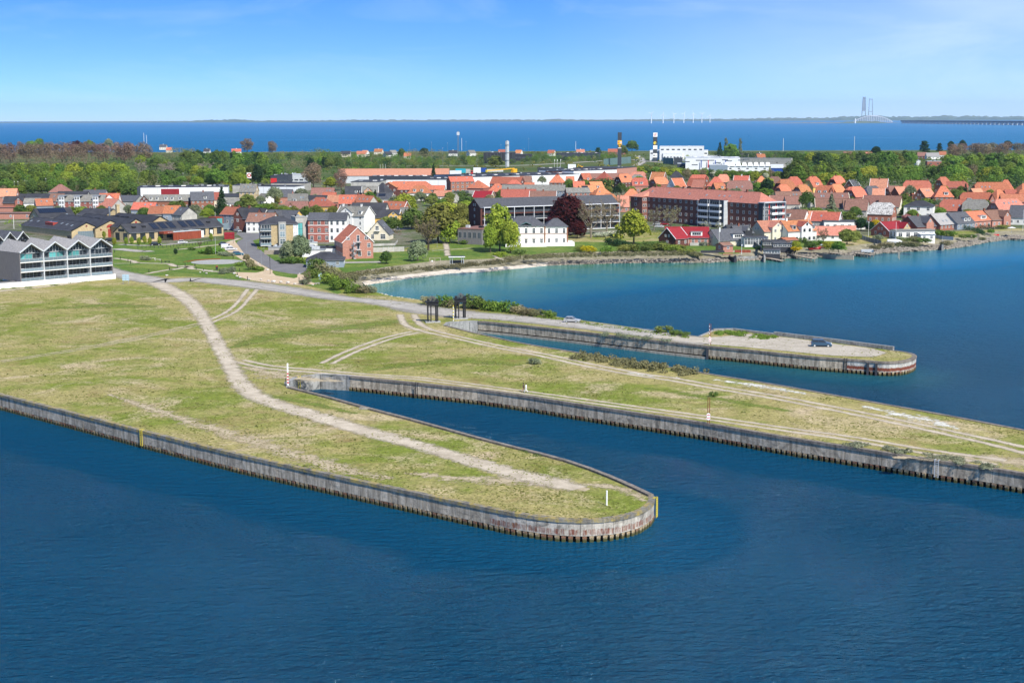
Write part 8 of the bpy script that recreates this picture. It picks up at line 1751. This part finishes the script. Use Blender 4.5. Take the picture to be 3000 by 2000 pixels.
for(x,y,w,d,z,m,l)in((690,1050,8,4,.12,'lawn','small bright lawn terrace by the shore wall'),):
 b.box(-w/2,-d/2,0,w/2,d/2,z); o=b.build('lawn_terrace',MATS[m],None,Q('B4',640,1045)); o['kind']='structure'
addp=[('B4',(100,940),(200,930),7,2.2,1.1,'plaster_grey','grey raised terrace before the crimson double house'),('B4',(250,1040),(440,1030),9,1.6,.8,'wood_dark','dark planter row at the shore path'),('B4',(720,1035),(880,1040),6,1.2,.9,'corten','rust brown planter on the sand terrace'),('B4',(1870,965),(2000,975),4,1.2,.6,'brick_red','upturned red boat on the lawn')]
for c,a,b2,L_,d,h,m,l in addp:
 A=Q(c,*a); b=MB(); b.box(0,0,0,L_,d,h); b.box(.1,.1,h,L_-.1,d-.1,h+.06); tag(b.build('terrace_block',MATS[m],None,A,R(-4)),l,'terrace')
def boat(label,c,x,y,rz,L_,m,m2='white_paint',z=G,cat='boat'):
 r_=empty('boat',Q(c,x,y,z),rz,label,cat); b=MB(); n=7
 for i in range(n+1):
  t=i/n; w=.95*math.sin(math.pi*min(1,.25+t*.75))**.6 if t<1 else.05; xx=-L_/2+L_*t; w=.9*(1-t**3)+.04
  b.v+=[(xx,-w,.75+.25*t),(xx,-w*.6,.15),(xx,0,0),(xx,w*.6,.15),(xx,w,.75+.25*t)]
 for i in range(n):
  for j in range(4):b.f.append((i*5+j,i*5+j+1,(i+1)*5+j+1,(i+1)*5+j)); b.m.append(0)
 b.f.append((4,3,2,1,0)); b.m.append(0); b.build('hull',MATS[m],r_); addbox(r_,'deck',-L_/2+.1,-.75,.6,L_/2-1.2,.75,.66,m2)
 if cat=='covered boat':b=MB(); b.tube([(-L_/2+.3,0,.8),(0,0,1.15),(L_/2-.8,0,.95)],.85,8,0,.3); b.build('cover',MATS[m2],r_)
boat('white covered motor boat on the grass by the flag pole','B5',570,1000,R(-4),6.5,'plaster_white','metal_white',cat='covered boat')
boat('red rowing boat lying on the right jetty shore','B5',1930,905,R(-6),5,'red_paint',z=1.2); boat('red boat under a cover beside the garden fence','B4',1820,995,R(6),5,'red_paint'); boat('grey dinghy on trestles in the middle garden','B4',1960,950,R(0),3.6,'metal_light'); boat('white dinghy on the terrace left of the red boat','B4',1790,975,R(-20),3.6,'plaster_white')
for i,(c,x,y,h)in enumerate((('B5',632,1225,2.9),('B5',618,1205,2.5))):b=MB(); b.tube([(0,0,-1.5),(0,0,h)],.13,6); tag(b.build('mooring_pile',MATS['timber'],None,Q(c,x,y,0)),['taller weathered mooring pile in the water','shorter mooring pile behind the taller one'][i],'mooring pile')
r_=empty('parasol',Q('B5',1995,400),0,'white parasol by the orange pyramid roof','parasol')
def parasol(r_,z=2.3,w=1.9):
 b=MB(); b.tube([(0,0,0),(0,0,z+.3)],.05,5); b.build('pole',MATS['metal_light'],r_); b=MB(); k=8; b.v=[(0,0,z+.5)]+[(w*math.cos(i*math.pi/4),w*math.sin(i*math.pi/4),z)for i in range(k)]; b.f=[(0,1+i,1+(i+1)%k)for i in range(k)]; b.m=[0]*k; b.build('canopy',MATS['cloth_white'],r_)
parasol(r_); r_=empty('parasol',Q('B5',2180,860),0,'white parasol on the terrace at the right shore','parasol'); parasol(r_)
r_=empty('awning',Q('B4',1260,870),R(24),'white awning over the terrace of the left white shore house','awning'); b=MB(); slabface(b,[(-2.4,-1.6,2.7),(2.4,-1.6,2.7),(2.4,1.6,3.2),(-2.4,1.6,3.2)],.08); b.build('cloth',MATS['cloth_white'],r_)
for sx_ in(-2.3,2.3):b=MB(); b.tube([(sx_,-1.5,0),(sx_,-1.5,2.7)],.05,4); b.build('post',MATS['metal_light'],r_)
# ---- far landmarks
def text(parent,s,x,y,z,size,m,name='lettering'):
 cu=bpy.data.curves.new(name,'FONT'); cu.body=s; cu.size=size; cu.align_x='CENTER'; cu.align_y='CENTER'; cu.extrude=.03; cu.materials.append(MATS[m]); o=bpy.data.objects.new(name,cu); COL.objects.link(o); bpy.context.view_layer.update(); me=bpy.data.meshes.new_from_object(o); bpy.data.objects.remove(o); o=link(name,me,parent); o.location=(x,y,z); o.rotation_euler=(R(90),0,0); return o
def disc(parent,name,x,y,z,r,m,a0=0,a1=360,sy=1):
 b=MB(); n=16; b.v=[(x,y,z)]+[(x+r*math.cos(R(lerp(a0,a1,i/n))),y,z+sy*r*math.sin(R(lerp(a0,a1,i/n))))for i in range(n+1)]; b.f=[(0,i,i+1)for i in range(1,n+1)]; b.m=[0]*n; return b.build(name,MATS[m],parent)
def pylon(label,x,yb,ytop,h,w):
 p=Q('A3',x,yb); r_=empty('pylon_sign',p,0,label,'pylon sign'); addbox(r_,'mast',-w/2,-1.2,0,w/2,1.2,h,'panel_slate'); return r_
r_=pylon('left tall dark pylon sign with an orange square and yellow star',1481,498,40,36,4.1)
zz=lambda y:36-(y-40)*36/458
addbox(r_,'orange_panel',-2.35,-1.5,zz(208),2.35,-1.2,zz(150),'crane_yellow'); disc(r_,'white_emblem',1.1,-1.53,zz(178),1.1,'white_paint'); disc(r_,'red_emblem',1.1,-1.56,zz(178),.65,'red_paint',0,360,.7);
addbox(r_,'red_stripe',-2.1,-1.54,zz(183),-.2,-1.5,zz(175),'red_paint')
b=MB(); cz=zz(228); b.v=[(0,-1.3,cz)]+[((1.55 if i%2==0 else.65)*math.sin(i*math.pi/5),-1.3,cz+(1.55 if i%2==0 else.65)*math.cos(i*math.pi/5))for i in range(10)]; b.f=[(0,1+i,1+(i+1)%10)for i in range(10)]; b.m=[0]*10; b.build('star',MATS['crane_yellow'],r_)
addbox(r_,'letter_strip',-1.8,-1.3,zz(258),1.8,-1.25,zz(249),'white_paint')
r_=pylon('right tall pylon sign with white, green and black panels',1970,440,43,34.3,4.8); zz=lambda y:34.3-(y-43)*34.3/397
for y0,y1,m in((45,103,'white_paint'),(160,213,'dark_metal'),(218,272,'white_paint'),(327,384,'white_paint')):addbox(r_,'sign_panel',-2.5,-1.45,zz(y1),2.5,-1.2,zz(y0),m)
for k in range(3):b=MB(); b.box(-1.5,-1.5,-.22,1.5,-1.46,.22); o=b.build('red_stroke',MATS['red_paint'],r_,(0,0,zz(62+k*12))); o.rotation_euler=(0,R(-22),0)
disc(r_,'yellow_arc',-.3,-1.5,zz(186),1.9,'yellow_paint',20,340); disc(r_,'green_arc',.9,-1.53,zz(194),1.4,'green_metal',0,360,.8); disc(r_,'orange_dot',.1,-1.56,zz(192),.6,'crane_yellow')
text(r_,'J',.2,-1.5,zz(246),1.8,'grey_metal'); text(r_,'DA',.5,-1.5,zz(356),2.0,'dark_metal'); disc(r_,'round_mark',-1.4,-1.5,zz(356),.75,'dark_metal')
def textsign(label,c,x,y0,y1,w,h,m,s,tm,hb=0):
 p=Q(c,x,y0,G+hb+h); p.z=G; r_=empty('roadside_sign',p,0,label,'sign'); addbox(r_,'panel',-w/2,-.2,hb,w/2,.2,hb+h,m)
 if hb:addbox(r_,'post',-.15,-.15,0,.15,.15,hb,'grey_metal')
 return r_
r_=textsign('red and white pole sign among the trees','A1',1080,592,640,3.6,4.5,'white_paint','G','red_paint',5); disc(r_,'red_ring',0,-.23,7.3,1.5,'red_paint'); disc(r_,'white_centre',0,-.26,7.3,.8,'white_paint')
r_=textsign('red petrol price sign before the supermarket','A2',338,580,680,3.2,8.5,'red_paint','','white_paint'); addbox(r_,'price_strip',-1.3,-.24,1,.2,-.2,5.5,'white_paint'); disc(r_,'white_round',0,-.23,7.2,1.0,'white_paint')
r_=textsign('yellow square emblem at the supermarket gable','A2',1222,570,615,4,4,'yellow_paint','','blue_paint',3.5); disc(r_,'blue_round',0,-.24,5.5,1.4,'blue_paint')
for i,x in enumerate((538,575,612)):pole('white flag pole before the supermarket, %s'%nth(i,3),'A2',x,665,12,'white_paint',.12,None,'flag_pole','flag pole','flag poles before the supermarket')
for i,x in enumerate((585,622,668)):pole('flag pole with a hanging banner by the dark store, %s'%nth(i,3),'A3',x,560,11,'white_paint',.12,'flag','flag_pole','flag pole','flag poles by the dark store')
p=Q('A2',2287,530); r_=empty('steel_chimney',p,0,'tall steel chimney with several pale flues','chimney')
hh=(530-148)/4.704/((380+530/4.704-348)/51)
for dx,dy in((-1.1,0),(0,-.7),(1.1,0),(0,.8)):b=MB(); b.tube([(dx,dy,0),(dx,dy,hh-abs(dx)*.6)],.85,8); b.build('flue',MATS['metal_light'],r_)
for z in(8,16,24):b=MB(); b.tube([(0,0,z),(0,0,z+.4)],2.1,10); b.build('collar',MATS['grey_metal'],r_)
p=Q('A2',1612,410); r_=empty('radio_mast',p,0,'lattice radio mast with white antennas against the sea','mast'); hh=(410-15)/4.704/((380+410/4.704-348)/51)
for sx_,sy_ in((-1,-.6),(1,-.6),(0,1)):b=MB(); b.tube([(sx_*1.2,sy_*1.2,0),(sx_*.45,sy_*.45,hh)],.13,4); b.build('leg',MATS['grey_metal'],r_)
b=MB()
for k in range(16):
 z0_,z1_=hh*k/16,hh*(k+1)/16; f0,f1=lerp(1.2,.45,k/16),lerp(1.2,.45,(k+1)/16)
 for(ax,ay),(bx,by_)in(((-1,-.6),(1,-.6)),((1,-.6),(0,1)),((0,1),(-1,-.6))):b.tube([(ax*f0,ay*f0,z0_),(bx*f1,by_*f1,z1_)],.06,3,cap=False)
b.build('lattice',MATS['grey_metal'],r_)
for dx in(-1.2,0,1.2):b=MB(); b.box(dx-.35,-.5,hh-5.5,dx+.35,.3,hh-1.5); b.build('antenna',MATS['white_paint'],r_)
p=Q('A2',2000,560,G+9); q2=Q('A3',30,540,G+9); r_=empty('crane',(p.x,p.y,G),math.atan2(q2.y-p.y,q2.x-p.x),'yellow crane jib lying low over the warehouses','crane'); ln=(q2-p).length
b=MB(); b.tube([(0,0,8.6),(ln,0,9.4)],.75,4,0,.4); b.build('jib',MATS['crane_yellow'],r_); addbox(r_,'cab',ln-3,-1.4,0,ln+2.5,1.4,9,'crane_yellow'); addbox(r_,'jib_head',-.6,-.6,7.6,.8,.6,9.3,'yellow_paint')
p=Q('A3',960,535); r_=empty('digger',p,0,'small yellow digger on the gravel by the warehouses','digger'); addbox(r_,'body',-1.6,-1,.8,1.4,1,2.4,'crane_yellow'); addbox(r_,'cab',-.2,-.8,2.4,1.2,.8,3.6,'glass'); b=MB(); b.tube([(-1.2,0,2.2),(-3.2,0,4.4),(-4.6,0,1.5)],.3,5); b.build('arm',MATS['crane_yellow'],r_); addbox(r_,'tracks',-1.7,-1.2,0,1.6,1.2,.8,'dark_metal')
b=MB(); b.box(-4,-2,0,4,2,5); tag(b.build('site_hut',MATS['metal_white'],None,Q('A3',825,545)),'white site hut left of the small digger','hut')
def trailer(label,c,x0,x1,y,m,h=4,cab=None):
 a,q_=Q(c,x0,y),Q(c,x1,y); L_=(q_-a).length; r_=empty('lorry',(a+q_)/2,0,label,'lorry','lorries behind the warehouses'); addbox(r_,'box',-L_/2,-1.3,1.1,L_/2-(2.4 if cab else 0),1.3,h,m)
 if cab:addbox(r_,'cab',L_/2-2.2,-1.25,.7,L_/2,1.25,3.6,cab); addbox(r_,'windscreen',L_/2-2.0,-1.3,2.2,L_/2-.3,-1.25,3.2,'glass')
 for k in range(4):b=MB(); b.tube([(0,-1.35,0),(0,-1.0,0)],.5,10); b.build('wheel',MATS['tyre'],r_,(-L_/2+1+k*(L_-2)/3,0,.5))
trailer('lorry with a long turquoise trailer behind the black roofs','A2',1575,1715,612,'teal_paint',5); trailer('lorry with bright red cab and grey trailer','A2',1815,1718,620,'plaster_grey',5.2,'red_paint'); trailer('white box trailer right of the red cab','A2',1820,1922,612,'metal_white',6)
trailer('blue trailer right of the white box trailer','A2',1925,2000,600,'blue_paint',5); trailer('grey tank trailers at the crane','A2',2010,2230,596,'metal_light',3.6); trailer('red trailer left of the pavilion','A2',1380,1455,608,'red_paint',3)
trailer('long white tank lorry left of the supermarket','A2',95,275,690,'metal_white',4.2)
path('far_road',[(-1600,500),(-200,500),(600,470),(1300,425),(1560,408),(1800,430),(2300,470)],14,'track_grey',.05,'A3')
path('far_road',[(1700,500),(1760,470),(1800,440),(1780,400),(1740,370),(1700,350)],11,'track_grey',.06,'A3')
path('far_field',[(1300,440),(1600,435),(2020,440)],26,'green_patch',.04,'A2')
for i,(x0,x1,y)in enumerate(((1270,1640,495),(2080,2230,470))):
 for k in range(22 if i==0 else 12):
  pass
fence('teal slatted noise fence by the motorway slope','A3',[(1265,500),(1450,480),(1640,462)],7.5,'green_metal',5)
fence('teal slatted noise fence right of the right pylon','A3',[(2080,470),(2225,478)],7.0,'green_metal',5)
# ---- beyond the sea: coast, bridge, turbines
def coast(pts,m,depth=1500,seed=1):
 r_=random.Random(seed); b=MB(); D=29000; top=[]
 for i in range(len(pts)-1):
  (x0,h0),(x1,h1)=pts[i],pts[i+1]; k=max(1,int(abs(x1-x0)/7))
  for j in range(k):t=j/k; top.append((lerp(x0,x1,t),lerp(h0,h1,t)*r_.uniform(.75,1.2)))
 top.append(pts[-1])
 for x,h in top:
  X=(x-1500)/F*D; z=h*D/F; b.v+=[(X,D,-5),(X,D,z*.5),(X*1.03,D+depth*.4,z),(X*1.06,D+depth,z*.8),(X*1.06,D+depth,-5)]
 for i in range(len(top)-1):
  for j in range(4):b.f.append((i*5+j,(i+1)*5+j,(i+1)*5+j+1,i*5+j+1)); b.m.append(0)
 o=b.build('far_coast',MATS[m]); o['kind']='structure'; return o
plain('coast_far',(.10,.13,.08),.95,.4,.003,0)
coast([(-900,3),(0,2.5),(200,3),(400,3.2),(560,4),(640,7),(720,9),(750,5),(900,4.5),(1080,6.5),(1200,5.5),(1430,6),(1600,5),(1640,7),(1700,4.5),(1900,5.5),(2100,5.5),(2250,8),(2400,9),(2470,13),(2560,13),(2650,10),(2740,14),(2850,11),(3000,10),(3900,8)],'coast_far')
X=lambda x,D:(x-1500)/F*D
def lowland(name,x0,x1,D,h,m='coast_far'):
 b=MB(); X0,X1=X(x0,D),X(x1,D); n=30; r_=random.Random(int(x0))
 for i in range(n+1):t=i/n; e=math.sin(math.pi*t)**.5; b.v+=[(lerp(X0,X1,t),D,-1),(lerp(X0,X1,t),D+150,h*e*r_.uniform(.7,1.1)),(lerp(X0,X1,t),D+500,-1)]
 for i in range(n):
  for j in range(2):b.f.append((i*3+j,(i+1)*3+j,(i+1)*3+j+1,i*3+j+1)); b.m.append(0)
 o=b.build(name,MATS[m]); o['kind']='structure'
DI=15300
plain('island_soil',(.20,.16,.12),.95,.4,.01,0)
lowland('island',2240,2640,DI,8,'island_soil'); lowland('island',2462,2600,DI-300,22)
plain('bridge_deck',(.045,.07,.13),.8,.15,.01,0); plain('bridge_pier',(.50,.53,.58),.8,.15,.01,0); plain('bridge_tower',(.24,.28,.34),.8,.1,.01,0)
A=Vector((X(2632,14150),14150,0)); B=Vector((X(3140,9300),9300,0)); r_=empty('low_bridge',A,0,'long low road bridge on many pale piers running to the right edge','bridge')
u=B-A; Lb=u.length; th=math.atan2(u.y,u.x)
b=MB(); b.box(0,-12,16,Lb,12,29); b.build('deck',MATS['bridge_deck'],r_,(0,0,0),th)
b=MB(); b.box(-14,-12.5,-3,14,12.5,16.2); pm=b.mesh('pier',MATS['bridge_pier'])
for k in range(44):link('pier',pm,r_,u*((k+.5)/44),th)
DT=16100; C0=X(2520,DT)
r_=empty('suspension_bridge',(C0,DT,0),0,'distant suspension bridge with two tall towers behind the low island','bridge')
for xl,xr,full in((2516.5,2525,True),(2535.5,2545.5,False)):
 D_=DT+(0 if full else 1600); cx,w,ht=(X(xl,D_)+X(xr,D_))/2-C0,(X(xr,D_)-X(xl,D_))/2,274; me=MB()
 for sg in(-1,1):me.tube([(sg*w*1.4,0,-10),(sg*w*.8,0,ht)],4.6,4,0,3.2)
 me.box(-w*.9,-4,ht-14,w*.9,4,ht-5); me.box(-w*1.15,-4,ht*.44,w*1.15,4,ht*.44+7)
 if full:me.box(-w*.85,2,ht*.47,w*.85,4,ht-14)
 me.build('tower',MATS['bridge_tower'],r_,(cx,D_-DT,0))
pts=[(X(lerp(2472,2585,k/22),DT)-C0,-300,8+66*math.sin(math.pi*k/22)**.8)for k in range(23)]
b=MB(); b.tube(pts,5,4); b.build('approach_deck',MATS['bridge_pier'],r_)
for k in range(1,22):b=MB(); x_,y_,z_=pts[k]; b.box(x_-3,y_-8,-5,x_+3,y_+8,z_); b.build('approach_pier',MATS['bridge_pier'],r_)
b=MB(); b.tube([(0,0,0),(0,0,48)],7,6,0,4); tag(b.build('lighthouse',MATS['white_paint'],None,(X(2474,DI),DI-350,0)),'tiny white lighthouse at the left of the island','lighthouse')
def turbine(label,x,ph,D,hub):
 r_=empty('wind_turbine',(X(x,D),D,0),0,label,'wind turbine','wind turbines at sea'); h=hub
 b=MB(); b.tube([(0,0,0),(0,0,h)],5.0,6,0,3.6); b.build('tower',MATS['white_paint'],r_); addbox(r_,'nacelle',-2.5,-5,h-2.5,2.5,6,h+2.5,'white_paint')
 for k in range(3):
  a=ph+k*2.094; b=MB(); b.tube([(0,-6,h),(13*math.cos(a),-6,h+13*math.sin(a)),(38*math.cos(a),-6,h+38*math.sin(a))],3.6,4,0,1.5); b.build('blade',MATS['white_paint'],r_)
for i,(x,hb)in enumerate(((1905.6,104),(1939.7,95),(1971,100),(2000,102),(2027,104),(2052,104),(2075.6,82))):turbine('white wind turbine standing in the sea, %s of seven'%nth(i,7),x,.7+i*.8,16300+i*350,hb)
for i,(c,x,y,h)in enumerate((('A0',1988,265,28),('A0',2025,265,24),('A2',1660,290,20),('A3',878,280,14),('A4',1385,300,20),('A5',12,290,22))):b=MB(); b.tube([(0,0,0),(0,0,h)],.28,4); tag(b.build('mast',MATS['white_paint'],None,Q(c,x,y)),'thin white mast at the far shore, %s'%nth(i,6),'mast','masts at the far shore')
# ---- the air: thin blue haze over the sea
m,t,b_,o_=newmat('haze_air'); t.nodes.remove(b_); vol=N(t,'ShaderNodeVolumePrincipled'); vol.inputs['Color'].default_value=(.50,.74,1.0,1); vol.inputs['Density'].default_value=2.2e-5; vol.inputs['Anisotropy'].default_value=.0
t.links.new(vol.outputs[0],o_.inputs['Volume'])
b=MB(); b.box(-58000,-260,-12,58000,36000,420); tag(b.build('haze',MATS['haze_air']),kind='stuff')
